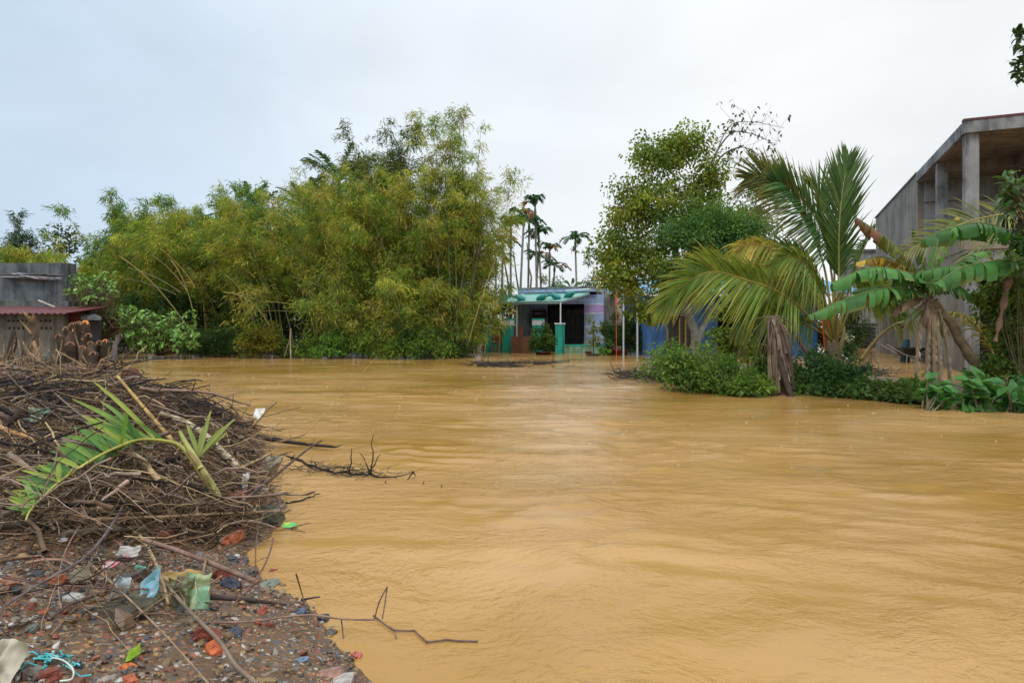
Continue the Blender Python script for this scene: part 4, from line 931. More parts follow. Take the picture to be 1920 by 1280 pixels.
# hidden coconut palm tops behind the bamboo
def coco_top(px, py, d, seed, label, R=2.2):
    p = at(px, py, d); r = RS(seed); root = thing('coconut_palm', (p[0], p[1], .1), label, 'palm', 'coconut palms behind the bamboo')
    m = MB(); m.tubes(np.array([(p[0], p[1], .1), (p[0] + .2, p[1], p[2] * .5), p]), [.16, .13, .12], 8, (.2, .17, .13)); m.build('trunk', M_bark, root, smooth=True)
    for i in range(13):
        a = i / 13 * 2 * PI + r.uniform(-.2, .2); el = r.uniform(.1, 1.2); D = np.array([math.cos(a) * math.cos(el), math.sin(a) * math.cos(el), math.sin(el)])
        frond(r, root, [p, p + D * R * .6 + (0, 0, .25), p + D * R * 1.1 - (0, 0, .5 * (1.3 - el))], Lmax=.6, npair=34, wid=.06, cols=((.05, .12, .045), (.07, .14, .05)), tipc=(.06, .12, .04), n=20, rr=.03, rc=(.1, .14, .05))
coco_top(585, 402, 35.5, 71, 'coconut palm crown showing between the green and the tall bamboo')
coco_top(470, 412, 37, 72, 'coconut palm top just peeking above the round topped bamboo')
coco_top(635, 340, 36, 73, 'coconut palm fronds poking out beside the tall bushy bamboo')

# areca palms
def areca(seed, fruit=True):
    r = RS(seed); H = 8.0; root = thing('areca_palm', (0, 0, 0), 'x', 'palm', 'slender areca palms behind the bamboo')
    bend = r.uniform(-.35, .35); P = bez([(0, 0, 0), (bend * .2, 0, H * .5), (bend, 0, H)], 12)
    m = MB(); m.tubes(P, np.linspace(.10, .075, 12), 7, (.27, .25, .21)); m.build('trunk', M_bark, root, smooth=True)
    top = P[-1]; m = MB(); m.tubes(np.array([top, top + (0, 0, .35), top + (0, 0, .75)]), [.10, .11, .05], 7, (.10, .17, .05)); m.build('crownshaft', M_culm, root, smooth=True)
    hub = top + (0, 0, .65)
    for i in range(8):
        a = i / 8 * 2 * PI + r.uniform(-.3, .3); el = r.uniform(.15, 1.25); D = np.array([math.cos(a) * math.cos(el), math.sin(a) * math.cos(el), math.sin(el)]); R = r.uniform(1.0, 1.35)
        brown = (i == 3 and seed % 2)
        c = ((.22, .09, .04), (.25, .12, .05)) if brown else ((.035, .105, .035), (.06, .14, .045))
        frond(r, root, [hub, hub + D * R * .75 + (0, 0, .12), hub + D * R * 1.2 - (0, 0, .75 if not brown else 1.2)], Lmax=.55, npair=15, wid=.13, cols=c, tipc=c[0], n=16, rr=.03, rc=(.09, .13, .05), droop=.55, start=.15, vlift=.5)
    if fruit:
        m = MB(); k = 46
        Q = top + r.normal(0, 1, (k, 3)) * (.17, .17, .16) - (0, 0, .22)
        for q in Q: 
            m.tubes(np.array([q - (0, 0, .05), q, q + (0, 0, .05)]), [.02, .045, .02], 5, (.10, .11, .05), cap=True)
        for j in range(16): m.tubes(kink(r, top - (0, 0, .02), Q[j], 4, .1), [.015] * 4, 3, (.2, .16, .06))
        m.build('fruit_bunch', M_culm, root, kind='stuff')
    return root
ar = [areca(81), areca(82), areca(83, False)]
for a_ in ar: register(a_)
spots = [(1008, 372, 45, 0, 'areca palm with one rust brown frond, tallest above the house'), (990, 402, 47, 1, 'areca palm partly hidden just left of the tallest one'), (972, 390, 44, 2, 'areca palm with upright spear leaf by the bamboo edge'), (958, 412, 46, 0, 'areca palm deep behind the yellowish bamboo tips'),
         (1018, 425, 49, 1, 'areca palm with low fruit bunch behind the tallest one'), (1030, 460, 52, 0, 'short areca palm leaning outward beside the tallest one'), (1034, 490, 50, 2, 'smallest areca palm under the short leaning one'), (1083, 436, 50, 1, 'lone areca palm standing apart before the leafy tree'), (943, 440, 45, 2, 'areca palm whose crown hides in bamboo leaves'), (930, 470, 43, 1, 'areca palm trunk dimly seen beside the bamboo'), (1000, 470, 46, 2, 'young areca palm low among the taller trunks')]
used = [False] * 3
for px, pyt, d, k, lab in spots:
    H = htop(pyt, d) / 9.35; loc = gp(px, d, .1)
    if not used[k]:
        o = ar[k]; used[k] = True; o['label'] = lab
    else: o = copy_tree(ar[k], lab)
    o.location = tuple(loc); o.rotation_euler = (0, random.uniform(-.03, .03), 0); o.scale = (.95, .95, H)
    o.rotation_euler[2] = random.uniform(-.5, .5) + PI * (random.random() < .5)
# bare poles / dead trunks among them
for i, (x0, y0, x1, y1, lab) in enumerate(((975, 545, 962, 470, 'thin bare trunk leaning among the areca palms'), (1000, 545, 988, 455, 'straight bare grey trunk among the areca palms'), (958, 545, 940, 440, 'dark leaning bare trunk beside the bamboo'))):
    m = MB(); m.tubes(kink(RS(i), at(x0, y0 + 40, 44), at(x1, y1, 44), 7, .01), np.linspace(.09, .04, 7), 6, (.16, .14, .11)); tag(m.build('bare_trunk', M_bark, None, smooth=True), lab, 'tree trunk')
# low greenery above the flat roof
bush(90, 1095, 43, 512, 120, 'round green tree far behind the flat roofed house', cols=[(.06, .13, .05), (.09, .16, .06)], ncl=90, per=60, dep=1.2, leaf=(.2, .09), cr=.3, name='tree', cat='tree', group=None)
bush(91, 1150, 40, 500, 120, 'dim green tree behind the beige side wall', cols=[(.06, .12, .04), (.08, .14, .05)], ncl=70, per=60, dep=1.2, leaf=(.2, .09), cr=.3, name='tree', cat='tree', group=None)
bn = thing('banana_plant', gp(1072, 42), 'small banana plant peeping over the flat house roof', 'banana plant'); c_ = at(1072, 545, 42)
for i, (dx, dz) in enumerate(((-1.0, .55), (-.5, .9), (.1, 1.1), (.6, .75), (1.0, .3))):
    banana_leaf(RS(95 + i), bn, [c_, c_ + (dx * .5, 0, dz), c_ + (dx, -.1, dz * .7)], W=.22, tears=6, n=20, tip0=0)
m = MB(); m.tubes(np.array([gp(1072, 42), c_]), [.12, .1], 8, (.2, .2, .1)); m.build('stem', M_bark, bn)
bush(96, 1040, 42.5, 528, 60, 'ragged brownish green plants above the flat roof', cols=[(.16, .17, .06), (.10, .13, .05)], ncl=26, per=50, dep=.5, cr=.2, group=None)

# ---- the yellow green tree and its neighbours
D1 = 17.5
def blob(px, py, d, rx, ry, rz, w_): p = at(px, py, d); return (*p, rx, ry, rz, w_)
crown_tree(RS(101), 'leafy_tree', at(1306, 672, D1), 'tall yellow green leafy tree with pale lichen covered forked trunk', 'tree',
    [blob(1235, 300, D1, .75, .8, .75, 1.6), blob(1290, 270, D1, .55, .6, .5, .8), blob(1190, 380, D1, .85, .9, .75, 1.8), blob(1250, 400, D1, 1.0, 1.0, .9, 2.2), blob(1160, 455, D1, .75, .9, .6, 1.3), blob(1220, 500, D1 + .2, 1.2, 1.0, .7, 2.0), blob(1150, 520, D1, .55, .8, .45, .8), blob(1320, 440, D1 + .4, .9, .8, .7, 1.2), blob(1335, 330, D1, .40, .5, .45, .6), blob(1380, 420, D1 + .4, .7, .7, .5, 1.0), blob(1400, 480, D1 + .4, .6, .7, .5, .8), blob(1310, 375, D1 + .2, .6, .6, .5, .8), blob(1225, 580, D1, .55, .6, .35, .6), blob(1190, 560, D1, .35, .5, .35, .3), blob(1290, 540, D1, .8, .7, .35, .9), blob(1340, 500, D1 + .3, .9, .8, .5, 1.2)],
    ncl=470, per=64, leaf=(.112, .066), cols=[(.22, .28, .04), (.16, .23, .04), (.30, .33, .045), (.11, .18, .035), (.22, .23, .04)], trunk=[at(1306, 672, D1), at(1300, 600, D1), at(1288, 545, D1), at(1270, 480, D1), at(1262, 430, D1)], tr=.13, cr=.235, bark=(.30, .29, .25), up=-.2)
# its second limb and the dark trunk beside it
m = MB(); m.tubes(kink(RS(1), at(1306, 640, D1), at(1345, 545, D1 - .1), 8, .015), np.linspace(.10, .05, 8), 7, (.34, .33, .28)); m.tubes(kink(RS(2), at(1345, 545, D1 - .1), at(1360, 470, D1), 6, .03), np.linspace(.05, .03, 6), 6, (.34, .33, .28)); 
m.build('limb', M_bark, bpy.data.objects['leafy_tree'], smooth=True)
dt = thing('tree', gp(1276, 17.2), 'dark thin leaning trunk beside the pale forked tree', 'tree')
m = MB(); m.tubes(kink(RS(3), at(1280, 680, 17.2), at(1240, 570, 17.2), 8, .02), np.linspace(.10, .05, 8), 7, (.05, .045, .04)); m.build('trunk', M_bark, dt, smooth=True)
m = MB(); m.tubes(kink(RS(4), at(1262, 620, 17.2), at(1285, 540, 17.3), 6, .03), np.linspace(.05, .03, 6), 6, (.05, .045, .04)); m.build('limb', M_bark, dt, smooth=True)
# arching bare branch
ab = thing('arching_branch', at(1300, 470, 17.3), 'long arching nearly leafless tree branch reaching out over the sky', 'branch')
r = RS(110); m = MB(); mains = [[(1296, 470), (1325, 330), (1365, 255), (1405, 250), (1452, 270)], [(1300, 420), (1340, 310), (1380, 278), (1410, 282), (1436, 305)], [(1296, 450), (1330, 330), (1362, 245), (1400, 228), (1470, 240)], [(1298, 470), (1350, 400), (1362, 330), (1372, 290)], [(1310, 470), (1375, 395), (1400, 345), (1432, 300)]]
lp = []
for q, mm in enumerate(mains):
    P = bez([at(x, y, 17.3 + .1 * q) for x, y in mm], 20); m.tubes(P, np.linspace(.035 if q < 2 else .02, .005, 20), 5, (.10, .08, .07))
    for i in range(26):
        k = r.randint(7, 20); e = P[k] + r.normal(0, 1, 3) * (.32, .2, .30) + (0, 0, .10); m.tubes(kink(r, P[k], e, 5, .06), np.linspace(.006, .002, 5), 3, (.10, .08, .07)); lp += [e, e + r.normal(0, .05, 3), (e + P[k]) / 2, e + r.normal(0, .05, 3)]
m.build('twigs', M_bark, ab, kind='stuff')
lp = np.array(lp); lp = lp[r.rand(len(lp)) < .42]; m = MB(); m.leaves(lp, r.normal(0, .5, (len(lp), 3)) - (0, 0, .4), .12 * r.uniform(.7, 1.2, len(lp)), .07, mixcol(r, [(.05, .09, .03), (.09, .12, .035)], len(lp)), r); m.build('foliage', M_leaf, ab, kind='stuff')
# bluish green feathery tree
D2 = 16.6
crown_tree(RS(102), 'feathery_tree', at(1398, 668, D2), 'bluish green feathery leafed tree in front of the yellow green one', 'tree',
    [blob(1330, 400, D2, .8, .7, .42, 1.6), blob(1300, 440, D2, .75, .7, .4, 1.3), blob(1370, 440, D2, .75, .7, .5, 1.6), blob(1255, 440, D2, .35, .5, .25, .4), blob(1330, 490, D2 + .2, 1.0, .8, .4, 1.5), blob(1430, 350, D2 + .3, .45, .4, .35, .7), blob(1415, 430, D2, .5, .6, .5, .9), blob(1250, 500, D2, .6, .6, .3, .6), blob(1440, 330, D2 + .3, .35, .3, .15, .3)],
    ncl=240, per=84, leaf=(.085, .042), cols=[(.10, .23, .08), (.12, .24, .06), (.15, .27, .09), (.17, .26, .05)], trunk=[at(1392, 668, D2), at(1388, 560, D2), at(1392, 500, D2), at(1375, 440, D2)], tr=.06, cr=.25, bark=(.14, .11, .08), up=.1)
# drooping green branch near the porch
bush(103, 1370, 15.8, 560, 120, 'drooping leafy branches in front of the porch post', cols=[(.15, .23, .04), (.21, .26, .04)], ncl=44, per=45, dep=.4, leaf=(.11, .06), cr=.14, group=None)

bush(104, 1562, 33, 575, 130, 'dim leafy thicket closing the gap between the blue house and the grey wall', cols=DKG + [(.09, .13, .04)], ncl=90, per=60, dep=.8, leaf=(.18, .08), cr=.25, group=None)
# potted plants near the teal house
def pot(px, d, z, rtop, h, c, label, nm='plant_pot'):
    p = at(px, HY, d); p[2] = z; m = MB(); a = []
    prof = [(rtop * .7, 0), (rtop * .95, h * .9), (rtop * 1.08, h * .9), (rtop * 1.08, h), (rtop * .9, h), (rtop * .86, h * .8), (0.01, h * .8)]
    for rr, zz in prof: a.append([(math.cos(t) * rr, math.sin(t) * rr, zz) for t in np.arange(16) * PI / 8])
    V = np.array(a).reshape(-1, 3) + p; i = np.arange(len(prof) - 1)[:, None] * 16; j = np.arange(16)[None]
    m.add(V, quads=np.stack([i + j, i + (j + 1) % 16, i + 16 + (j + 1) % 16, i + 16 + j], -1).reshape(-1, 4), c=c)
    return tag(m.build(nm, M_plastic, None, smooth=True, origin=p), label, 'plant pot')
bush(111, 1018, 29.8, 614, 46, 'round green potted bush standing before the teal gate pillar', cols=[(.06, .13, .03), (.10, .17, .035), (.05, .10, .025)], ncl=75, per=60, dep=.5, leaf=(.10, .05), cr=.12, z0=.15, group='potted plants in the flood', name='potted_bush', cat='bush')
pot(1018, 29.8, -.22, .36, .35, (.09, .03, .03), 'sunken dark pot under the round bush')
yp = gp(1113, 29.2, 0); crown_tree(RS(112), 'potted_plant', yp, 'thin upright potted plant with sparse yellow leaves', 'plant', [(yp[0], yp[1], 1.2, .28, .25, .45, 1), (yp[0] - .1, yp[1], 1.7, .2, .2, .25, .4), (yp[0], yp[1], .6, .45, .25, .15, .5)], ncl=22, per=14, leaf=(.16, .07), cols=[(.2, .24, .05), (.14, .2, .05), (.26, .24, .05)], trunk=[yp, yp + (0, 0, 1.5)], tr=.025, cr=.10, bark=(.06, .05, .04), group='potted plants in the flood')
pot(1113, 29.2, -.25, .32, .30, (.05, .045, .04), 'dark round pot awash under the thin yellow leaved plant')
bush(113, 1155, 29.5, 592, 44, 'tall dark green shrub in a red pot by the beige wall', cols=[(.045, .09, .025), (.07, .12, .03)], ncl=80, per=60, dep=.5, leaf=(.11, .05), cr=.13, z0=.3, group='potted plants in the flood', name='potted_bush', cat='bush')
bush(114, 1187, 29.8, 598, 46, 'dense dark shrub between the two grey posts', cols=[(.045, .09, .025), (.07, .12, .03), (.10, .12, .04)], ncl=80, per=60, dep=.5, leaf=(.11, .05), cr=.13, z0=.1, group='potted plants in the flood', name='potted_bush', cat='bush')
bush(115, 1133, 29.0, 648, 26, 'small bright green tuft beside the thin yellow leaved plant', cols=FRESH, ncl=16, per=50, dep=.25, leaf=(.09, .04), cr=.10, z0=0, group='potted plants in the flood', name='potted_bush', cat='bush')
pot(1160, 29.3, -.12, .42, .38, (.17, .025, .03), 'wide dark red plant pot half under water by the grey post')
pot(1103, 31.2, .0, .16, .1, (.30, .06, .04), 'tiny red saucer on the waterline below the low teal wall')
for px, d, yt, lab in ((1169, 26.0, 575, 'grey metal post standing in the flood before the beige wall'), (1195, 26.4, 575, 'grey metal post nearer the blue house corner')):
    p = at(px, HY, d); m = MB(); m.tubes(np.array([(p[0], p[1], -.8), (p[0], p[1], htop(520, d))]), [.036, .036], 10, (.42, .47, .5)); m2 = m.build('metal_post', M_metal, None, smooth=True); tag(m2, lab, 'post', 'grey posts standing in the flood')
lp_ = thing('lamp_pole', gp(1155, 28.6, 0), 'thin red pole with a pale teal lamp head', 'street lamp'); p = at(1156, HY, 28.6)
m = MB(); m.tubes(np.array([(p[0], p[1], -.8), (p[0] - .01, p[1], 1.6), (p[0], p[1], 2.95)]), [.018, .018, .022], 8, (.55, .09, .04)); m.build('pole', M_metal, lp_, smooth=True)
m = MB(); m.tubes(np.array([(p[0], p[1], 2.25), (p[0], p[1], 2.95)]), [.04, .04], 8, (.6, .10, .05), cap=True); m.build('sleeve', M_metal, lp_, smooth=True)
m = MB(); m.tubes(np.array([(p[0] - .25, p[1], 2.98), (p[0] - .1, p[1], 3.04), (p[0] + .15, p[1], 3.04), (p[0] + .3, p[1], 3.0)]), [.03, .07, .07, .03], 8, (.35, .62, .6), cap=True); m.build('lamp_head', M_plastic, lp_, smooth=True)

# ================================================================== RIGHT HAND ISLAND
CP = at(1565, 690, 13.6)
pal = thing('coconut_palm', CP, 'young coconut palm with arching feathery fronds in front of the blue house', 'palm')
r = RS(200)
m = MB(); m.tubes(kink(r, CP - (0, 0, .5), at(1560, 640, 13.6), 7, .01), [.20, .22, .21, .2, .17, .15, .12], 10, (.14, .11, .07)); m.build('trunk', M_bark, pal, smooth=True)
FD = 13.6
def fr(pts, Lmax, label=None, **kw):
    P = [at(x, y, FD + dd) for x, y, dd in pts]; kw['wid'] = kw.get('wid', .028) * 1.35; kw.setdefault('sidehint', (.1, -.35, 1)); return frond(r, pal, P, Lmax=Lmax, label=label, **kw)
G1 = ((.14, .25, .04), (.20, .29, .05), (.25, .30, .06)); G2 = ((.07, .18, .06), (.10, .23, .07)); YG = ((.42, .36, .07), (.48, .36, .07), (.30, .33, .06))
fr([(1560, 640, 0), (1500, 520, -.6), (1430, 440, -.6), (1350, 470, -.8)][:0] or [(1562, 640, 0), (1480, 560, -.9), (1400, 525, -1.1), (1320, 512, -1.1), (1235, 575, -1.0)], 1.05, 'long low frond sweeping towards the forked tree', cols=G1, npair=130, tipc=(.34, .30, .06), droop=.30, wid=.030, start=.2, rc=(.34, .26, .07))
fr([(1562, 640, 0), (1520, 530, -.4), (1455, 470, -.6), (1400, 460, -.7), (1365, 490, -.7)], .70, 'yellowing frond curling above the low one', cols=YG, npair=80, tipc=(.42, .28, .06), droop=.75, wid=.024, start=.35, rc=(.40, .28, .07))
fr([(1562, 640, 0), (1545, 500, .1), (1500, 400, .2), (1440, 335, .3), (1400, 335, .3)], 1.0, None, cols=((.12, .13, .03), (.17, .16, .04), (.08, .12, .03)), npair=90, tipc=(.22, .18, .05), droop=.15, wid=.03, start=.3, vlift=.2)
fr([(1562, 640, 0), (1560, 520, 0), (1535, 420, .0), (1480, 350, .2), (1445, 340, .2)], 1.0, None, cols=G2, npair=90, droop=.05, wid=.028, start=.35, vlift=.5)
fr([(1565, 640, 0), (1572, 540, -.1), (1573, 440, -.2), (1578, 370, -.2), (1590, 300, -.1)], 1.05, 'upright spear like frond rising highest', cols=((.07, .14, .03), (.10, .16, .035), (.045, .10, .03)), npair=100, tipc=(.10, .14, .04), droop=.0, wid=.032, start=.3, vlift=.1, sidehint=(1, -.2, 0), ang0=36)
fr([(1565, 640, 0), (1565, 540, .2), (1560, 440, .3), (1540, 370, .4), (1520, 350, .4)], .9, None, cols=G2, npair=80, droop=.0, wid=.03, start=.35, sidehint=(1, .2, 0), ang0=44)
fr([(1568, 640, 0), (1590, 540, .1), (1612, 470, .2), (1640, 430, .3)], .8, None, cols=G2, npair=70, droop=.3, wid=.028, start=.3)
fr([(1562, 640, 0), (1540, 540, -.3), (1500, 480, -.4), (1450, 470, -.4), (1405, 500, -.4)], .8, None, cols=G2 + ((.10, .16, .04),), npair=80, droop=.5, wid=.024, start=.3)
fr([(1562, 640, 0), (1530, 570, -.2), (1490, 530, -.3), (1440, 530, -.3), (1400, 575, -.3)], .75, None, cols=G1, npair=80, droop=.6, wid=.024, start=.3)
fr([(1568, 640, 0), (1600, 570, -.2), (1640, 540, -.2), (1680, 560, -.1), (1690, 600, -.1)], .7, None, cols=G1 + G2, npair=70, droop=.7, wid=.024, start=.3)
fr([(1562, 640, 0), (1555, 560, .5), (1510, 520, .8), (1460, 540, 1.0), (1440, 590, 1.1)], .8, None, cols=G2, npair=70, droop=.5, wid=.028, start=.3)
fr([(1562, 640, 0), (1580, 560, .5), (1620, 530, .8), (1660, 560, 1.0)], .7, None, cols=G2, npair=60, droop=.6, wid=.028, start=.3)
fr([(1562, 640, 0), (1500, 590, -.5), (1430, 575, -.7), (1380, 600, -.7)], .8, None, cols=G1 + G2, npair=90, droop=.5, wid=.026, start=.2)
fr([(1562, 640, 0), (1520, 540, .2), (1470, 500, .4), (1420, 505, .5), (1370, 540, .5)], .85, None, cols=G2, npair=90, droop=.4, wid=.028, start=.2)
fr([(1565, 640, 0), (1545, 560, -.6), (1515, 500, -.9), (1480, 480, -1.0), (1440, 500, -1.0)], .7, None, cols=G1, npair=80, droop=.6, wid=.026, start=.25)
fr([(1565, 640, 0), (1575, 560, -.5), (1600, 520, -.6), (1630, 530, -.6), (1650, 570, -.6)], .6, None, cols=G1, npair=60, droop=.7, wid=.026, start=.25)
# leaf stalk bases
for i, (x, y) in enumerate(((1545, 600), (1558, 590), (1572, 600), (1582, 610), (1550, 615))):
    m = MB(); m.tubes(kink(r, at(1565, 700, FD), at(x, y, FD - .05), 6, .02), np.linspace(.07, .03, 6), 6, (.26, .19, .07)); m.build('leaf_base', M_culm, pal, smooth=True)
# fallen reddish stalk
m = MB(); m.tubes(bez([at(1478, 610, 13.2), at(1515, 665, 13), at(1552, 715, 12.6)], 12), np.linspace(.025, .05, 12), 6, (.16, .08, .05)); tag(m.build('palm_stalk', M_stick, None, smooth=True), 'bare reddish palm stalk leaning from the dead frond to the weeds', 'palm stalk')
m = MB(); m.tubes(np.array([at(1540, 665, 13.1), at(1550, 690, 13.0), at(1560, 715, 12.7)]), [.05, .05, .05], 7, (.2, .14, .08), cap=True); tag(m.build('cut_stalk', M_stick, None, smooth=True), 'short cut palm stalk stub leaning in the weeds', 'palm stalk')
# orange strap
m = MB(); P = bez([at(1541, 590, 13.3), at(1544, 630, 13.2), at(1549, 680, 13.2)], 12); m.tubes(P, [.014] * 12, 4, (.75, .10, .02)); m.tubes(kink(r, at(1541, 592, 13.3), at(1556, 612, 13.3), 5, .05), [.014] * 5, 4, (.75, .10, .02)); tag(m.build('strap', M_plastic, None), 'bright orange strap hanging from the coconut palm', 'strap')
# dead palm trunk with hanging skirt
dp = thing('dead_palm_trunk', at(1462, 748, 12.3), 'grey brown dead palm trunk draped in dry hanging fronds at the water edge', 'dead palm'); m = MB()
m.tubes(kink(r, at(1452, 595, 12.5), at(1466, 760, 12.3), 9, .01), [.05, .09, .13, .15, .16, .16, .17, .18, .2], 9, (.17, .125, .09)); m.build('trunk', M_bark, dp, smooth=True)
for i in range(70):
    x = r.uniform(-16, 30); top = at(1450 + r.uniform(-8, 12), 592 + r.uniform(0, 16), 12.3 + r.uniform(-.25, .05)); y1 = r.choice([r.uniform(650, 750), r.uniform(700, 752)])
    if i < 40: x *= .5; x += 6
    mid = at(1450 + x * 1.1, (600 + y1) / 2 - 20, 12.15 + r.uniform(-.2, .05)); e = at(1455 + x * .8 + (10 if x > 12 else 0), y1, 12.1 + r.uniform(-.1, .05))
    P = bez([top, mid, e], 9); m = MB(); wv = r.uniform(.012, .03); cc = np.array(random.choice([(.24, .18, .13), (.17, .12, .09), (.30, .24, .18), (.10, .07, .06)]))
    s_ = np.array([1, .3, 0]) * wv; V = np.concatenate([P - s_, P + s_]); k = np.arange(8); m.add(V, quads=np.stack([k, k + 1, k + 10, k + 9], 1), c=cc); m.build('dry_strip', M_dry, dp)
m = MB(); m.tubes(bez([at(1458, 640, 12.1), at(1464, 700, 12.05), at(1488, 754, 11.9)], 10), np.linspace(.04, .07, 10), 6, (.07, .05, .04)); m.build('frond_stalk', M_stick, dp, smooth=True)
for i, (x, y) in enumerate(((1402, 604), (1420, 640), (1425, 625), (1435, 660), (1415, 680), (1500, 625), (1510, 650), (1428, 690), (1395, 655))):
    m = MB(); P = bez([at(1452, 592, 12.3), at((x + 1452) / 2, min(y, 600) - 8, 12.2), at(x, y, 12.2)], 10); m.tubes(P, np.linspace(.010, .003, 10), 3, (.26, .2, .15)); m.build('dry_leaflet', M_dry, dp)

# banana plants
BD = 11.6
bp = thing('banana_plant', at(1745, 740, BD), 'wind torn banana plant leaning over dry hanging leaves', 'banana plant'); crown = at(1745, 560, BD)
r = RS(210)
m = MB(); m.tubes(kink(r, at(1855, 722, BD), at(1752, 563, BD), 12, .008), np.linspace(.10, .065, 12) * (1 + .08 * np.sin(np.arange(12) * 2)), 10, (.27, .20, .12)); m.build('stem', M_bark, bp, smooth=True)['label'] = 'leaning pale brown stem'
m = MB(); m.tubes(kink(r, at(1752, 745, BD + .1), at(1747, 560, BD), 9, .012), np.linspace(.05, .05, 9), 10, (.20, .15, .10)); m.build('stem', M_bark, bp, smooth=True)
def bl(pts, **kw):
    return banana_leaf(r, bp, [at(x, y, BD + dd) for x, y, dd in pts], **kw)
bl([(1742, 556, 0), (1730, 525, -.1), (1690, 508, -.3), (1630, 502, -.4), (1560, 530, -.5)], W=.30, label='broad green leaf arching over the other')
bl([(1742, 560, 0), (1715, 545, -.2), (1665, 540, -.5), (1600, 555, -.6), (1515, 592, -.8)], W=.27, label='green leaf with one brown edge', dryside=1, dryc=(.34, .17, .07))
bl([(1742, 556, 0), (1722, 515, .05), (1700, 480, .1), (1660, 445, .2), (1606, 408, .3)], W=.28, label='yellowing leaf with a ragged brown tip', col_=(.12, .15, .035), col2=(.20, .18, .04), tip0=.22, dryc=(.24, .11, .06), fold=60, tears=30)
bl([(1742, 556, 0), (1722, 520, .3), (1690, 495, .4), (1650, 482, .4), (1605, 492, .4)], W=.20, label='bright yellow orange withered leaf', col_=(.45, .28, .04), col2=(.30, .26, .05))
bl([(1745, 556, 0), (1735, 500, .2), (1722, 450, .3), (1712, 430, .3)], W=.20, label='short upright leaf', col_=(.12, .16, .04))
bl([(1745, 556, 0), (1760, 520, -.2), (1790, 520, -.4), (1825, 560, -.5)], W=.2, fold=70, label='short drooping leaf over the leaning stem')
bl([(1742, 556, 0), (1728, 530, -.1), (1708, 520, -.2), (1672, 540, -.3), (1655, 580, -.3)], W=.2, fold=70, col_=(.07, .15, .04))
bl([(1748, 558, 0), (1765, 510, .3), (1790, 488, .4), (1830, 484, .4)], W=.22)
for i, (x, y, k) in enumerate(((1717, 775, .036), (1738, 735, .034), (1752, 738, .044), (1762, 728, .036), (1782, 752, .030))):
    P = bez([at(1737 + i * 4, 570, BD - .1), at(x * .6 + (1737 + i * 4) * .4 - (4 if i == 0 else 0), 605, BD - .1), at(x * .95 + 1745 * .05, 660, BD - .15), at(x, y, BD - .35)], 26); tt = np.arange(26)
    m = MB(); m.tubes(P, k * (.7 + .35 * np.abs(np.sin(tt * 1.25 + i))) * np.linspace(.7, 1, 26), 8, (.30, .22, .15)); m.build('dry_hanging_leaf', M_dry, bp)
    for j in range(22):
        q = P[int(3 + j)] ; sgn = -1 if j % 2 else 1; a = q + (sgn * k * .9, -.04, .02)
        m = MB(); V = np.array([q + (0, -k * .8, .06), a, q + (sgn * k * .8, -.05, -.09), q + (0, -k * 1.0, -.04)]); m.add(V, quads=[(0, 1, 2, 3)], c=np.array((.42, .32, .21)) * r.uniform(.6, 1.1)); m.build('dry_flap', M_dry, bp)
for i, pts in enumerate(([(1742, 560, -.1), (1715, 555, -.3), (1690, 560, -.3), (1672, 590, -.3)], [(1742, 560, -.1), (1722, 580, -.3), (1705, 590, -.3), (1690, 608, -.3)], [(1740, 560, -.1), (1738, 575, -.3), (1735, 590, -.3), (1732, 606, -.35)])):
    banana_leaf(r, bp, [at(x, y, BD + dd) for x, y, dd in pts], W=.14, dry=1, dryc=(.30, .20, .14), tears=8, fold=75, n=30)
for pts, W_, kw_ in (([(1748, 558, 0), (1775, 500, .5), (1812, 470, .7), (1858, 470, .8)], .2, dict(col_=(.08, .2, .04))), ([(1742, 558, 0), (1700, 540, .5), (1650, 530, .7), (1600, 545, .8)], .2, dict(col_=(.05, .15, .04))), ([(1746, 558, 0), (1742, 500, .5), (1760, 440, .7), (1795, 405, .8)], .22, dict(col_=(.10, .2, .04), tip0=.1))):
    bl(pts, W=W_, **kw_)
# second banana, stem outside the frame to the right
b2 = thing('banana_plant', at(1985, 760, 10.8), 'banana plant leaning in from beyond the frame edge', 'banana plant'); r = RS(211)
m = MB(); m.tubes(np.array([at(1985, 760, 10.8), at(1965, 600, 10.8), at(1955, 520, 10.8)]), [.13, .11, .08], 10, (.2, .18, .09)); m.build('stem', M_bark, b2, smooth=True)
for pts, W_ in (([(1955, 520, 0), (1920, 450, -.1), (1850, 420, -.3), (1790, 425, -.4), (1732, 448, -.5)], .27), ([(1955, 525, 0), (1930, 492, -.2), (1880, 488, -.4), (1810, 500, -.6), (1752, 532, -.8)], .30), ([(1955, 525, 0), (1900, 510, .2), (1830, 500, .3), (1770, 500, .4), (1718, 512, .4)], .26)):
    banana_leaf(r, b2, [at(x, y, 10.8 + dd) for x, y, dd in pts], W=W_)
# coconut fronds reaching in from the right
p3 = thing('coconut_palm', at(2050, 760, 12), 'coconut palm outside the frame with thin fronds reaching in', 'palm'); r = RS(212)
m = MB(); m.tubes(np.array([at(2050, 760, 12), at(2040, 560, 12), at(2030, 440, 12)]), [.2, .16, .14], 10, (.2, .16, .1)); m.build('trunk', M_bark, p3, smooth=True)
frond(r, p3, [at(2030, 440, 12), at(1940, 400, 11.8), at(1860, 405, 11.7), at(1790, 425, 11.6), at(1700, 470, 11.5)], Lmax=.75, npair=50, cols=((.14, .17, .04), (.20, .20, .05)), droop=.3, wid=.035, start=.25, sidehint=(0, .3, 1))
frond(r, p3, [at(2030, 440, 12), at(1960, 420, 12.4), at(1880, 440, 12.6), at(1810, 480, 12.6)], Lmax=.7, npair=50, cols=((.10, .14, .04), (.16, .18, .05)), droop=.5, wid=.03, start=.25)
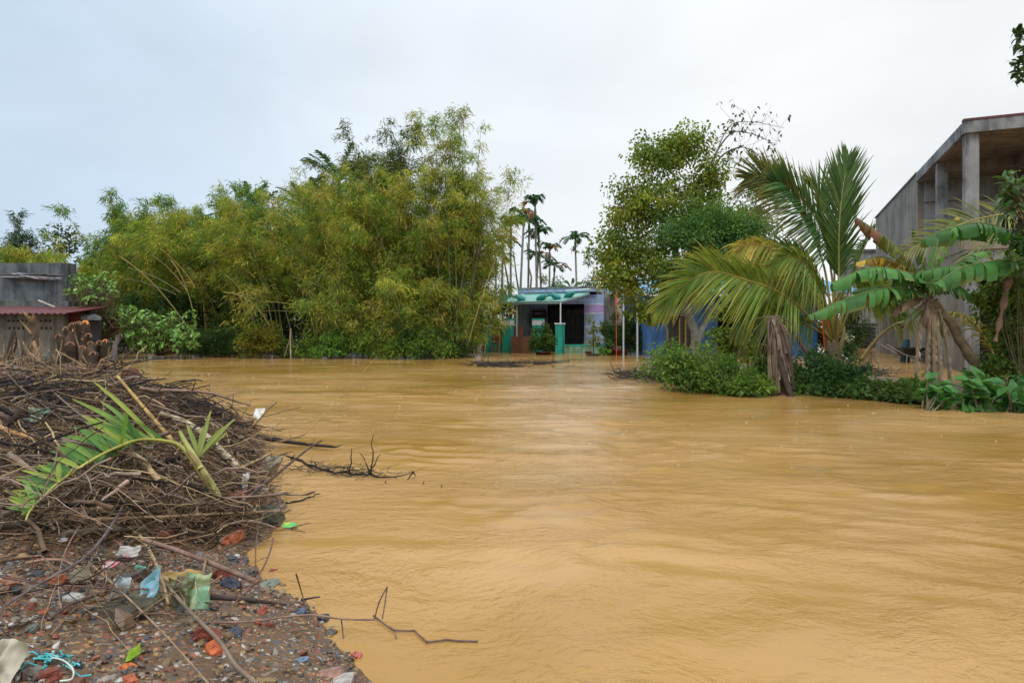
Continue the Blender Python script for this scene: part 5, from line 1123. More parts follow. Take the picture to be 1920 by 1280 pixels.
# low yellow coconut fronds beside the banana
p4 = thing('coconut_seedling', at(1880, 725, 12.3), 'low coconut palm with yellow fronds behind the banana stems', 'palm'); r = RS(213)
frond(r, p4, [at(1880, 720, 12.3), at(1850, 600, 12.2), at(1800, 575, 12.1), at(1750, 590, 12.1)], Lmax=.62, npair=60, cols=((.30, .26, .04), (.24, .24, .045)), droop=.75, wid=.024, start=.2, rc=(.36, .27, .06))
frond(r, p4, [at(1880, 720, 12.3), at(1880, 620, 12.3), at(1870, 570, 12.3), at(1845, 540, 12.3)], Lmax=.6, npair=50, cols=((.30, .26, .04), (.16, .19, .035)), droop=.6, wid=.024, start=.2)
p5 = thing('palm_frond', at(1602, 690, 12.9), 'single arching yellow green frond growing from the weeds beside the flooded yard', 'palm frond'); r = RS(214)
frond(r, p5, [at(1604, 690, 12.9), at(1640, 640, 12.7), at(1680, 608, 12.5), at(1730, 600, 12.4), at(1765, 618, 12.4)], Lmax=.5, npair=40, cols=((.24, .24, .05), (.16, .19, .04)), droop=.7, wid=.026, start=.42, rr=.035, rc=(.36, .27, .09))

# shrubs on the island
isl = [(1300, 13.6, 655, 95, 'feathery bright green weeds at the tip of the flooded strip', [(.10, .17, .03), (.14, .20, .04), (.07, .13, .03)]), (1355, 13.0, 668, 95, 'rounded mid green weed clump below the porch post', [(.09, .15, .03), (.13, .19, .035), (.06, .11, .025)]), (1405, 12.7, 690, 90, 'green weed clump just left of the dead palm trunk', [(.08, .14, .03), (.12, .18, .035)]),
       (1250, 15.0, 640, 90, 'thin airy light green saplings before the blue wall', [(.12, .19, .04), (.09, .15, .035)]), (1520, 12.9, 695, 70, 'dark creeper mound between the dead trunk and the young palm', [(.05, .10, .03), (.07, .13, .035)]), (1560, 12.8, 668, 62, 'ivy like creeper climbing the base of the young palm', [(.035, .085, .03), (.055, .11, .035)]), (1590, 12.4, 700, 75, 'leafy green weeds right of the young palm base', [(.06, .12, .03), (.09, .15, .04)]),
       (1650, 12.0, 712, 60, 'dull brownish green brush pile in the gap', [(.06, .09, .03), (.09, .10, .04), (.05, .06, .03)]), (1690, 11.6, 708, 70, 'mixed weeds left of the dry banana stems', [(.08, .13, .03), (.06, .10, .03)]), (1470, 13.4, 665, 90, 'dim weeds behind the dead palm trunk', [(.05, .09, .03), (.07, .11, .03)]), (1330, 14.4, 640, 80, 'leafy weeds around the foot of the forked trunk', [(.08, .14, .03), (.11, .17, .035)])]
for i, (px, d, pyt, wp, lab, cc) in enumerate(isl):
    bush(120 + i, px, d * (.965 if i not in (3, 9, 10) else 1), pyt + (22, 20, 14, 14, 14, 10, 14, 12, 14, 16, 18)[i], wp * (.95, .8, .95, 1.1, .8, 1.0, .85, .9, .8, 1, 1)[i], lab, cols=[tuple(np.array(q) * 1.45) for q in cc], ncl=60 if i != 3 else 40, per=46 if i != 3 else 30, dep=.62 if i != 3 else .4, leaf=((.115, .05), (.09, .034), (.14, .045))[i % 3], cr=.21, z0=.0, group='weeds on the flooded strip', matl=M_leaf, up=.35, name='weed_clump', cat='weeds')
t_ = shrub_tips(134, [(1258, 1330, 645, 710, 12.9, 14.2), (1330, 1440, 664, 715, 12.4, 13.4), (1480, 1600, 672, 725, 12.4, 13.4), (1600, 1710, 708, 740, 11.8, 12.4)], [18, 18, 16, 10]); broad_shrub(RS(134), 'tall_weed', at(1420, 745, 12.7), 'tall loose stems with narrow leaves standing out of the weeds', 'weeds', t_, per=12, L=.13, cols=[(.14, .26, .05), (.22, .34, .06), (.10, .19, .05)], sr=.006, wf=.6, mat=M_leaf)
t_ = shrub_tips(135, [(1480, 1600, 725, 748, 11.9, 12.4)], [22]); broad_shrub(RS(135), 'weed_clump', at(1545, 748, 12.3), 'light green low herb fringe touching the water', 'weeds', t_, per=9, L=.13, cols=FRESH, sr=.008, wf=.7)
# big glossy leaved shrub, each leaf built
BG = [(.08, .22, .06), (.11, .27, .07), (.06, .17, .05), (.15, .30, .09)]
def big(seed, loc, lab, boxes, n, L=.15):
    t_ = shrub_tips(seed, boxes, n); broad_shrub(RS(seed), 'broadleaf_shrub', loc, lab, 'shrub', t_, per=7, L=L, cols=BG, sr=.014, wf=1.1, single=True)
big(140, at(1745, 770, 9.9), 'broad leaved shrub at the foot of the dry banana stems', [(1735, 1790, 712, 772, 9.9, 10.8)], [16], .21)
big(141, at(1830, 775, 9.8), 'largest broad leaved shrub in the corner of the bank', [(1795, 1880, 705, 780, 9.7, 10.8)], [30], .23)
big(142, at(1905, 780, 9.7), 'broad leaved shrub cut by the frame edge', [(1880, 1945, 700, 785, 9.6, 10.6)], [20], .23)
# right edge tree with light green leaves and hanging dead leaf
D5 = 11.2
crown_tree(RS(150), 'tree', at(1900, 740, D5), 'light green small leafed tree at the frame edge behind the broad leaves', 'tree', [blob(1880, 560, D5, .38, .4, .45, 1.2), blob(1900, 640, D5, .35, .4, .5, 1.2), blob(1860, 680, D5, .22, .4, .25, .4), blob(1850, 560, D5, .2, .3, .2, .3)], ncl=70, per=45, leaf=(.10, .06), cols=[(.13, .21, .04), (.09, .16, .035), (.17, .23, .05)], tr=.09, cr=.13, bark=(.14, .11, .09), matl=M_leaf)
t_ = shrub_tips(151, [(1850, 1925, 455, 495, 10.5, 11)], [14]); broad_shrub(RS(151), 'shrub', at(1925, 740, 10.9), 'yellow green leaf cluster above the banana leaf by the building', 'shrub', t_, per=8, L=.14, cols=[(.26, .28, .04), (.20, .24, .04)], sr=.01, wf=.8)
m = MB(); P = bez([at(1892, 520, 10.9), at(1880, 580, 10.8), at(1866, 640, 10.8)], 16); m.tubes(P, .05 * (1 + .5 * np.sin(np.arange(16) * 1.3)) * np.linspace(1, .6, 16), 7, (.27, .17, .12)); tag(m.build('dead_leaf', M_dry, None), 'shrivelled brown banana leaf hanging in the light green tree', 'dead leaf')
# lobed leaved tree reaching in at right
t_ = shrub_tips(152, [(1872, 1915, 318, 350, 9.9, 10.2), (1868, 1925, 350, 400, 9.9, 10.4), (1880, 1930, 395, 500, 9.9, 10.4)], [7, 12, 22]); broad_shrub(RS(152), 'tree', at(1990, 740, 10.2), 'dark green lobed leaved tree reaching in beside the upper balcony', 'tree', t_, per=9, L=.17, cols=[(.04, .11, .04), (.06, .14, .045), (.11, .18, .05)], sr=.02, wf=.75, base=at(1980, 480, 10.2))
t_ = shrub_tips(153, [(1896, 1935, 55, 165, 5.8, 6.1)], [34]); broad_shrub(RS(153), 'tree', at(2060, 800, 6.0), 'dark leafy twig end hanging in at the upper corner', 'tree', t_, per=7, L=.07, cols=[(.035, .075, .03), (.05, .10, .04)], sr=.008, base=at(2040, 60, 6.0), wf=1.0)
# white flowering shrub by the yard
bush(155, 1592, 20, 632, 34, 'small shrub with white blossoms beside the flooded yard', cols=[(.05, .10, .03)] * 3 + [(.6, .6, .58)], ncl=26, per=30, dep=.3, leaf=(.10, .06), cr=.12, group=None, z0=0)
# wheelbarrow
wb = thing('wheelbarrow', at(1705, 668, 23.5), 'dark wheelbarrow standing half under water by the concrete wall', 'wheelbarrow')
p = at(1705, 664, 23.5); m = MB()
t0 = [(-.42, -.3, .22), (.42, -.3, .25), (.42, .3, .25), (-.42, .3, .22)]; t1 = [(-.24, -.16, -.06), (.26, -.16, -.04), (.26, .16, -.04), (-.24, .16, -.06)]
m.add(np.array(t0 + t1) + p, quads=[(0, 1, 5, 4), (1, 2, 6, 5), (2, 3, 7, 6), (3, 0, 4, 7), (4, 5, 6, 7)], c=(.025, .025, .03)); m.build('tray', M_metal, wb)
for s_ in (-.2, .2):
    m = MB(); m.tubes(np.array([p + (-.95, s_, .36), p + (-.3, s_, .0), p + (.45, s_ * .4, -.2)]), [.02] * 3, 6, (.35, .35, .36)); m.build('handle', M_metal, wb)
    m = MB(); m.tubes(np.array([p + (-.2, s_, 0), p + (-.25, s_, -.5)]), [.018] * 2, 6, (.3, .3, .3)); m.build('leg', M_metal, wb)
m = MB(); a = np.linspace(0, 2 * PI, 17); m.tubes(np.stack([p[0] + .5 + .17 * np.cos(a), p[1] + 0 * a, p[2] - .25 + .17 * np.sin(a)], 1), [.04] * 17, 6, (.02, .02, .02)); m.build('wheel', M_metal, wb)
pb_ = at(1697, 655, 24.0); m = MB(); m.tubes(np.array([pb_ - (0, 0, .6), pb_, pb_ + (.02, 0, .25), pb_ + (.02, 0, .38)]), [.16, .15, .15, .12], 10, (.03, .09, .12), cap=True); tag(m.build('barrel', M_plastic, None, smooth=True), 'blue green plastic barrel beside the wheelbarrow', 'barrel')
# stake in the water
m = MB(); m.tubes(kink(RS(5), at(545, 690, 25.5), at(545, 616, 25.5), 5, .01), [.03] * 5, 5, (.35, .27, .2)); m.tubes(kink(RS(6), at(533, 669, 25.5), at(543, 640, 25.5), 4, .02), [.015] * 4, 4, (.3, .22, .16)); tag(m.build('stake', M_stick, None), 'thin pale stake standing in the water beside the yellow green shrub', 'stake')

# ================================================================== RUBBLE BANK
DARK = (.035, .03, .028); GREY = (.17, .135, .105); TAN = (.36, .26, .14); PINK = (.22, .14, .11); BRN = (.13, .085, .055); PALEW = (.42, .34, .24)
def onbank(pts, lift=.04, jig=0):
    out = []
    for i, q in enumerate(pts):
        l = q[2] if len(q) > 2 else lift; out.append(hit(q[0], q[1], l))
    return np.array(out)
def smoothd(P):
    # keep the stick straight in depth: no stick follows every dip of the rubble
    P = P.copy(); n = len(P)
    return P
def pxr(P, r): return r / F * P[len(P) // 2][1]
def stick(pts, rpx, c, label, name='branch', lift=.05, ntw=0, tl=.25, cat='branch', n=14, taper=.6, nodes=False, seed=1, mat=None, group=None, cap=True):
    r = RS(seed); P0 = onbank(pts, lift)
    # straight line in depth between the ends, heights kept above the ground
    P = bez(P0, n) if len(P0) > 2 else kink(r, P0[0], P0[1], n, .004)
    rad = pxr(P0, rpx); R = np.linspace(rad, rad * taper, len(P)); 
    if nodes: R = R * (1 + .22 * (np.arange(len(P)) % 4 == 0))
    P[:, 2] = np.maximum(P[:, 2], np.maximum(height(P[:, 0], P[:, 1]), 0) + R * .3)
    m = MB(); m.tubes(P, R, 7, c, cap=cap)
    if ntw:
        for i in range(ntw):
            k = r.randint(2, len(P)); b = P[k] if k < len(P) else P[-1]; e = b + nrm(P[-1] - P[0] + r.normal(0, .6, 3) * np.linalg.norm(P[-1] - P[0])) * tl * r.uniform(.4, 1.2); e[2] = max(e[2], b[2]) + r.uniform(0, .5) * tl * .5
            m.tubes(kink(r, b, e, 5, .06), np.linspace(rad * .4, .0012, 5), 4, c)
    return tag(m.build(name, mat or M_stick, None, smooth=True), label, cat, group)
S = stick
S([(45, 797), (140, 842), (225, 890)], 5, (.03, .03, .036), 'charred blue black branch crossing the green palm frond', ntw=3, lift=.12, seed=2)
S([(0, 967), (150, 917), (235, 899), (320, 896), (415, 918)], 4, GREY, 'long grey pole bowed over the heap under the palm frond', ntw=4, lift=.10, seed=3)
S([(0, 985), (80, 985), (165, 973)], 7, (.11, .09, .07), 'thick dark log lying at the gravel edge near the frame side', lift=.05, name='log', seed=4)
S([(120, 1000), (200, 992), (268, 991)], 6, (.17, .15, .11), 'short greenish grey log with a dark sawn end on the gravel', lift=.05, name='log', taper=.95, seed=5)
S([(220, 705, .35), (270, 765, .25), (325, 828, .15)], 2.7, (.38, .25, .09), 'straight golden bamboo stalk standing out of the brush heap', nodes=True, taper=1.3, seed=6)
S([(300, 776), (362, 788), (397, 822), (445, 876)], 5, PALEW, 'jointed pale bamboo piece bent above the shoreline', nodes=True, lift=.13, taper=1.1, seed=7)
S([(243, 922), (217, 972), (165, 1040), (78, 1092), (5, 1138)], 4, (.14, .11, .11), 'dark curved branch hooking down across the gravel', lift=.10, taper=.5, seed=8)
S([(262, 1004), (290, 1040), (306, 1085), (315, 1130)], 4, (.30, .2, .11), 'short tan stick pointing down to the torn plastic', lift=.08, seed=9)
S([(270, 1012), (335, 1030), (405, 1058), (484, 1092)], 4.2, PINK, 'long pinkish brown branch reaching from the sawn log to the water', lift=.07, taper=1.1, seed=10)
S([(312, 1096), (360, 1150), (412, 1202), (440, 1245), (482, 1282)], 3.6, (.20, .15, .11), 'long bent stick running down to the lower edge past the yellow leaf', lift=.06, taper=1.2, seed=11)
S([(165, 1052), (250, 1128), (305, 1180), (392, 1282)], 2.2, (.28, .2, .13), 'thin straight stick under the white blue plastic', lift=.06, seed=12)
S([(180, 974), (330, 968), (525, 957)], 3.2, (.30, .2, .12), 'thin straight pole lying over the mossy concrete block', lift=.10, seed=13)
S([(422, 808), (500, 824), (560, 832), (622, 837)], 5, DARK, 'black waterlogged branch sticking out into the flood', lift=.05, ntw=5, seed=14, taper=.5)
S([(437, 952), (510, 900), (575, 838), (603, 826)], 2.4, (.10, .07, .06), 'slender dark twig slanting up over the water', lift=.16, ntw=2, seed=15)
S([(440, 882), (478, 865), (512, 848)], 3, TAN, 'short tan stick above the rough concrete lump', lift=.13, seed=17)
S([(395, 1118), (455, 1122), (538, 1133)], 6, (.07, .05, .045), 'flat dark driftwood slab on the muddy shore', name='driftwood', lift=.02, seed=21, taper=.4)
S([(0, 792), (22, 780), (46, 767)], 13, (.09, .06, .05), 'thick broken log end at the frame side', name='log', lift=.16, taper=.9, seed=23)
S([(-5, 800), (25, 812), (66, 822)], 6, (.42, .22, .10), 'splintered orange brown branch end at the frame side', lift=.16, seed=24)
S([(0, 880), (60, 905), (130, 940), (190, 985)], 2.6, TAN, 'pale reed slanting through the frond tip', lift=.1, seed=25)
S([(35, 955), (160, 962), (185, 978)], 2.2, (.5, .33, .15), 'light orange reed lying on the thick dark log', lift=.12, seed=26)
S([(500, 955), (475, 990), (480, 1075)], 1.6, BRN, 'thin upright weed stem at the shoreline', lift=.12, seed=27)
S([(512, 1008, .3), (505, 1060, .2), (470, 1112, .1), (400, 1160, .04)], 1.8, (.17, .10, .08), 'thin arched creeper stem at the muddy inlet', ntw=2, seed=28)
S([(555, 1075, .2), (566, 1110, .1), (576, 1150, .03)], 1.5, BRN, 'wiry upright twig rising from the gravel tip', seed=29)
S([(565, 1124), (600, 1118)], 2, DARK, 'tiny black hooked twig at the gravel tip', seed=30)
S([(95, 730), (160, 790), (235, 845), (330, 880)], 2.4, GREY, 'thin grey stem running diagonally through the frond leaflets', lift=.2, ntw=3, seed=31)
S([(0, 1080), (40, 1090), (165, 1105), (300, 1104)], 2.0, (.2, .12, .1), 'thin reddish stem lying level above the rag', lift=.07, seed=32)
S([(150, 985), (110, 1040), (102, 1090), (115, 1140)], 1.7, (.26, .17, .13), 'thin crooked twig standing on the dark gravel', lift=.08, seed=33)
# splintered pale wood
S([(247, 852), (300, 868), (350, 878)], 5, (.50, .42, .32), 'pale split wood splinter beneath the palm stem', name='wood_splinter', lift=.12, taper=.3, seed=34)
# long twigs over the water
def free(pts, r0, r1, c, label, name='branch', n=24, extra=(), cat='branch', seed=1, jitter=.004, cap=False):
    """pts are (px, py, distance)"""
    r = RS(seed); P = bez([at(*q) for q in pts], n); P[1:-1] += r.normal(0, jitter, (n - 2, 3)); m = MB(); m.tubes(P, np.linspace(r0, r1, n), 6, c)
    for e in extra:
        Q = bez([at(*q) for q in e], 10) if len(e) > 2 else kink(r, at(*e[0]), at(*e[1]), 6, .03); m.tubes(Q, np.linspace(r1 * 1.2, r1 * .5, len(Q)), 4, c)
    return tag(m.build(name, M_stick, None, smooth=True), label, cat)
free([(515, 828, 6.6), (562, 817, 6.7), (600, 785, 6.9), (640, 745, 7.1), (705, 670, 7.3)], .007, .003, (.35, .22, .12), 'long pale twig arching up over the river', extra=[((637, 747, 7.1), (657, 742, 7.1)), ((560, 817, 6.7), (585, 838, 6.7)), ((545, 822, 6.7), (543, 805, 6.7))])
def fl(px, py): return (px, py, wd(py))
free([(505, 846, 6.7), (560, 862, wd(864)), (600, 878, wd(882)), (650, 886, wd(889)), (700, 892, wd(894)), (742, 906, wd(907))], .013, .006, DARK, 'black drowned branch with upright twigs trailing in the current', extra=[
    ((655, 888, 5.6), (659, 840, 5.6)), ((655, 888, 5.6), (648, 860, 5.6), (640, 895, 5.6)), ((697, 892, 5.5), (700, 815, 5.5)), ((697, 890, 5.5), (676, 850, 5.5)), ((690, 890, 5.5), (712, 852, 5.5)), ((640, 886, 5.6), (690, 878, 5.5)), ((620, 890, 5.6), (672, 893, 5.6), (700, 880, 5.5)), ((700, 893, 5.4), (745, 898, 5.4), (775, 884, 5.4)), ((775, 884, 5.4), (762, 903, 5.4)), ((775, 883, 5.4), (779, 892, 5.4)), ((630, 892, 5.6), (630, 915, 5.5)), ((590, 866, 5.9), (603, 900, 5.9)), ((545, 862, 6.2), (553, 850, 6.2)), ((660, 893, 5.5), (620, 900, 5.4)), ((600, 880, 5.8), (655, 875, 5.8))], seed=3, jitter=.006)
r = RS(305); m = MB()
for i in range(110):
    px = r.choice([r.normal(690, 28), r.normal(600, 40)]); py = 890 + r.normal(0, 6) + (px - 690) * .10; a = at(px, py, wd(max(py, 870)) ); a[2] = r.uniform(-.01, .03); b_ = a + np.array([r.normal(0, .12), r.normal(0, .06), abs(r.normal(0, .03))]); m.tubes(kink(r, a, b_, 4, .08), [.003, .0025, .002, .0015], 3, (.06, .05, .045))
m.build('floating_twigs', M_stick, None, kind='stuff')
S([(400, 1167, .03), (475, 1164, .04), (575, 1152, .05), (642, 1160, .06), (702, 1161, .10)], 1.9, (.26, .17, .13), 'thin jointed creeper stem leaving the gravel for the water', name='creeper_stem', cat='creeper', seed=44, nodes=True, taper=.8)
zz = [(700, 1161, 2.86), (740, 1186, 2.72), (777, 1189, 2.72), (801, 1209, 2.62), (835, 1202, 2.64), (870, 1204, 2.63), (896, 1202, 2.63)]
m = MB(); P = np.array([at(*q) for q in zz]); P[:, 2] = np.maximum(P[:, 2], .01)
for a, b_ in zip(P[:-1], P[1:]): m.tubes(kink(RS(4), a, b_, 4, .01), [.0042, .0036, .0036, .0046], 6, (.17, .11, .09))
for q in ([(702, 1160), (711, 1128)], [(711, 1128), (726, 1100)], [(726, 1101), (722, 1130)], [(722, 1130), (717, 1160)], [(740, 1186), (744, 1200)], [(744, 1200), (758, 1216)], [(758, 1216), (715, 1250)], [(715, 1250), (688, 1284)], [(640, 1160), (645, 1205)], [(835, 1202), (838, 1214)]):
    m.tubes(kink(RS(5), at(*q[0], 2.68), at(*q[1], 2.66), 4, .015), [.0034, .003, .003, .0036], 5, (.17, .11, .09))
tag(m.build('creeper_stem', M_stick, None, smooth=True), 'zigzag leafless creeper stem stretching over the near water', 'creeper')
free([fl(515, 926), fl(570, 928), fl(605, 916), fl(640, 911), fl(690, 900)], .009, .003, (.12, .09, .07), 'dark knobbly root floating off the shore', seed=7)
free([fl(520, 945), (556, 944, wd(950)), (575, 932, wd(938)), (600, 925, wd(928))], .008, .004, DARK, 'small forked black root by the mossy block', seed=8)
free([(470, 800, 7.6), (500, 795, 7.6), (528, 809, 7.6)], .008, .004, DARK, 'thin black stick holding the white foam scrap', seed=9, extra=[((440, 798, 7.6), (470, 755, 7.6)), ((460, 790, 7.6), (490, 782, 7.6), (565, 763, 7.4))])
free([fl(545, 700 + 290), (560, 985, wd(992)), (583, 980, wd(990))], .004, .002, BRN, 'small twig beside the floating wrapper', seed=10)
for i, (x, y) in enumerate(((722, 903), (793, 905), (827, 911))):
    free([(x, y + 6, wd(y + 5)), (x + 1, y, wd(y + 5)), (x + 2, y - 3, wd(y + 5))], .005, .004, DARK, ['short black twig tip poking out beside the drowned branch', 'small twig tip alone in the current', 'outermost tiny twig tip in the current'][i], name='twig_tip', cat='twig', n=4)
# far floating branches
def floatbranch(px0, py0, px1, py1, seed, label, ups=6, r0=.05, c=(.05, .045, .04), spread=.5, uph=.5):
    r = RS(seed); a = wat(px0, py0); b_ = wat(px1, py1); a[2] = b_[2] = .04; m = MB(); P = kink(r, a, b_, 10, .015); P[:, 2] = .04 + abs(r.normal(0, .02, 10)); m.tubes(P, np.linspace(r0, r0 * .3, 10), 6, c)
    for i in range(ups):
        k = r.randint(0, 10); q = P[k]; e = q + np.array([r.normal(0, .15), 0, r.uniform(.2, 1) * uph]); m.tubes(kink(r, q, e, 5, .08), np.linspace(.012, .005, 5), 4, c)
    for i in range(ups * 5):
        k = r.randint(0, 10); q = P[k] + (r.normal(0, spread), r.normal(0, spread * .8), 0); q[2] = .02; e = q + np.array([r.normal(0, .5), r.normal(0, .3), abs(r.normal(0, .12))]); m.tubes(kink(r, q, e, 5, .08), np.linspace(.012, .005, 5), 4, c)
    return tag(m.build('floating_branch', M_stick, None), label, 'branch', 'branches drifting in the flood')
floatbranch(896, 684, 1067, 680, 1, 'long thin drifting bough in front of the teal pillars', ups=3, spread=.3, uph=.3)
floatbranch(896, 686, 975, 688, 2, 'short tangled drifting branch below the bamboo fringe', ups=10, spread=.25, uph=.35)
floatbranch(1000, 683, 1045, 683, 3, 'stubby drifting log piece behind the long bough', ups=1, spread=.1, uph=.1, r0=.07)
floatbranch(1151, 702, 1222, 709, 4, 'drifting bough with upright shoots near the grey posts', ups=5, spread=.06, uph=.45, r0=.03)
floatbranch(1218, 706, 1262, 716, 5, 'dark dead bough caught at the weedy strip', ups=16, spread=.35, uph=.4, r0=.04)
floatbranch(1615, 690, 1640, 705, 6, 'dead twigs rising behind the brush pile in the yard', ups=8, spread=.2, uph=.8, r0=.03)
free([(1268, 722, 14), (1262, 705, 14), (1256, 694, 14)], .03, .02, DARK, 'short black stake leaning at the tip of the weedy strip', name='stake', cat='stake', n=5)
free([(1604, 722, 12.3), (1612, 700, 12.3), (1622, 688, 12.3)], .05, .04, DARK, 'charred stub leaning beside the young palm weeds', name='stake', cat='stake', n=5)

def cname(c):
    c = np.array(c); v = c.max()
    if v < .055: return 'black'
    if v < .12: return 'dark brown'
    if c[0] > c[1] * 1.5 and v > .2: return 'reddish tan'
    if v > .42: return 'bleached'
    if v > .28: return 'tan'
    return 'greyish brown'
MARKS = [((185, 790), 'between the frond leaflets'), ((395, 900), 'beside the palm stem base'), ((300, 770), 'near the golden bamboo stalk'), ((400, 830), 'near the jointed bamboo piece'), ((40, 780), 'by the broken log end'), ((130, 890), 'below the frond tip'), ((160, 980), 'along the thick dark log'), ((300, 980), 'by the sawn log'), ((450, 940), 'near the tilted orange brick'), ((490, 880), 'by the rough concrete lump'), ((250, 720), 'on the crest of the heap'), ((100, 710), 'just below the sawn stumps'), ((330, 730), 'among the curled black roots'), ((430, 790), 'on the slope by the black branch'), ((60, 850), 'left of the frond tip'), ((300, 910), 'around the large tan rock'), ((240, 850), 'under the bowed midrib'), ((330, 1060), 'around the torn plastic'), ((100, 1060), 'over the dark gravel'), ((370, 960), 'beside the long straight pole')]
def where(p):
    px, py = CX + p[0] / p[1] * F, HY + (CH - p[2]) / p[1] * F
    return min(MARKS, key=lambda q: (q[0][0] - px) ** 2 + ((q[0][1] - py) * 1.4) ** 2)[1]
# ---- cut stump cluster
st_ = thing('cut_stump', hit(160, 715, 0), 'cluster of sawn thick stems with fresh orange cut faces behind the brush heap', 'stump')
DS = 8.7
stems = [(124, 618, 6, 0), (136, 611, 6.5, 0), (142, 608, 4.5, 0), (148, 608, 6, 0), (160, 607, 6.5, 1), (134, 621, 6.5, 1), (147, 625, 6, 0), (152, 640, 6, 0), (166, 630, 6, 0), (170, 645, 5.5, 0), (187, 644, 6, 0), (198, 641, 5.5, 1), (180, 652, 6, 0), (193, 677, 5, 1), (149, 693, 6, 1), (110, 632, 6, 0), (155, 655, 8, 0), (175, 665, 7, 0), (118, 650, 7, 0), (132, 648, 8, 0)]
for i, (x, y, rp, fresh) in enumerate(stems):
    r = RS(400 + i); d = DS + r.uniform(-.5, .5) + (.4 if y < 625 else 0); rad = rp / F * d; top = at(x, y, d); bot = at(x + (150 - x) * .25 + r.uniform(-6, 6), 725, d + r.uniform(-.1, .2)); bot[2] = height(bot[:1], bot[1:2])[0] - .1
    P = kink(r, bot, top, 7, .02); ax = nrm(P[-1] - P[-2]); m = MB(); m.tubes(P, np.linspace(rad * 1.15, rad, 7) * r.uniform(.95, 1.08, 7), 12, np.array((.085, .06, .042)) * r.uniform(.6, 1.4)); s_ = m.build('stem', M_bark, st_, smooth=True); parent_loc[s_.name] = parent_loc[st_.name]
    a = np.arange(12) * PI / 6; nrmv = nrm(np.array([r.normal(0, .2), -.95, .35])); u = nrm(np.cross(nrmv, (1, 0, 0))); v = np.cross(nrmv, u); m = MB()
    cf = np.array((.80, .34, .12)) if fresh else np.array((.26, .14, .08))
    rings = [rad * 1.0, rad * .72, rad * .45, rad * .3]; V = []; C = []
    for k, rr in enumerate(rings):
        V.append(top + nrmv * (.012 + .006 * (k < 2)) + (np.cos(a)[:, None] * u + np.sin(a)[:, None] * v) * rr); C.append(np.tile(cf * (1 if k < 2 else .45 if k == 2 else .15), (12, 1)))  # inner rings coloured darker to imitate the shaded hollow of the stem
    V = np.concatenate(V + [[top + nrmv * (.0)]]); C = np.concatenate(C + [[cf * .1]]); ii = np.arange(3)[:, None] * 12; jj = np.arange(12)[None]
    q = np.stack([ii + jj, ii + (jj + 1) % 12, ii + 12 + (jj + 1) % 12, ii + 12 + jj], -1).reshape(-1, 4); m.add(V, quads=q, tris=[(36 + j, 36 + (j + 1) % 12, 48) for j in range(12)], c=C)
    rim = top + (np.cos(a)[:, None] * u + np.sin(a)[:, None] * v) * rad * 1.04 + nrmv * .014; low = rim - nrmv * .05; jj = np.arange(12); m.add(np.concatenate([rim, low]), quads=np.stack([jj, (jj + 1) % 12, 12 + (jj + 1) % 12, 12 + jj], -1), c=(.1, .07, .05)); m.build('cut_face', M_stick, s_)
js = thing('broken_stump', hit(60, 725, 0), 'tall jagged broken trunk with splinters beside the sawn stems', 'stump')
m = MB(); P = kink(RS(9), at(66, 760, 8.2), at(60, 592, 8.3), 8, .01); m.tubes(P, np.array([11, 10, 9.5, 9, 8.5, 8, 9, 7]) / F * 8.2, 9, (.13, .09, .06)); m.build('trunk', M_bark, js, smooth=True)
for a, b_, w_ in (((58, 600), (41, 582), 3), ((60, 602), (64, 588), 3), ((58, 625), (38, 600), 2), ((62, 640), (80, 700), 4), ((66, 650), (48, 700), 3.5), ((56, 600), (50, 590), 4)):
    m = MB(); m.tubes(kink(RS(10), at(*a, 8.2), at(*b_, 8.15), 4, .04), np.array([1, .9, .7, .25]) * w_ / F * 8.2, 5, (.34, .22, .12)); m.build('splinter', M_stick, js)
js2 = thing('broken_stump', hit(26, 735, 0), 'short dark stump at the frame side before the vented wall', 'stump'); m = MB(); m.tubes(kink(RS(19), at(28, 760, 8.0), at(26, 622, 8.1), 7, .02), np.array([11, 9, 8, 7, 6, 7, 3]) / F * 8.1, 8, (.06, .045, .04)); m.build('trunk', M_bark, js2, smooth=True)
tag(None or (lambda: (lambda m: (m.tubes(kink(RS(20), at(210, 655 + 22, 8.2), at(223, 634, 8.4), 4, .02), [.035, .033, .03, .03], 8, (.10, .09, .09), cap=True), m.build('log', M_bark, None, smooth=True))[1])(MB()))(), 'smooth grey log end leaning beside the sawn stems', 'log')

# ---- stakes and splinters between the stumps: loose, each its own
r = RS(500)
for i in range(70):
    x0 = r.uniform(-5, 215); y0 = r.uniform(690, 770); d = r.uniform(7.3, 8.8); b_ = at(x0, y0, d); b_[2] = height(b_[:1], b_[1:2])[0] - .03; a_ = r.normal(0, .7); L = r.uniform(.25, .75); e = b_ + np.array([math.sin(a_) * L, r.uniform(-.15, .15), abs(math.cos(a_)) * L * .85])
    m = MB(); c = random.choice([(.30, .2, .11), (.17, .12, .08), (.10, .07, .05), (.36, .26, .15), (.13, .09, .06)]); m.tubes(kink(r, b_, e, 6, .03), np.linspace(r.uniform(.008, .024), .006, 6), 5, c, cap=True)
    lean = 'upright' if abs(a_) < .35 else ('leaning left' if a_ < 0 else 'leaning right'); spot = ['at the frame side', 'before the dark stump', 'by the jagged trunk', 'before the vented wall', 'in front of the sawn stems', 'right of the sawn stems'][min(5, int(max(0, x0) / 37))]
    tag(m.build('broken_stick', M_stick, None), f"{'tall' if L > .55 else 'short' if L < .4 else 'medium'} {cname(c)} broken stem {lean} {spot}", 'stick', 'broken stems around the stumps')
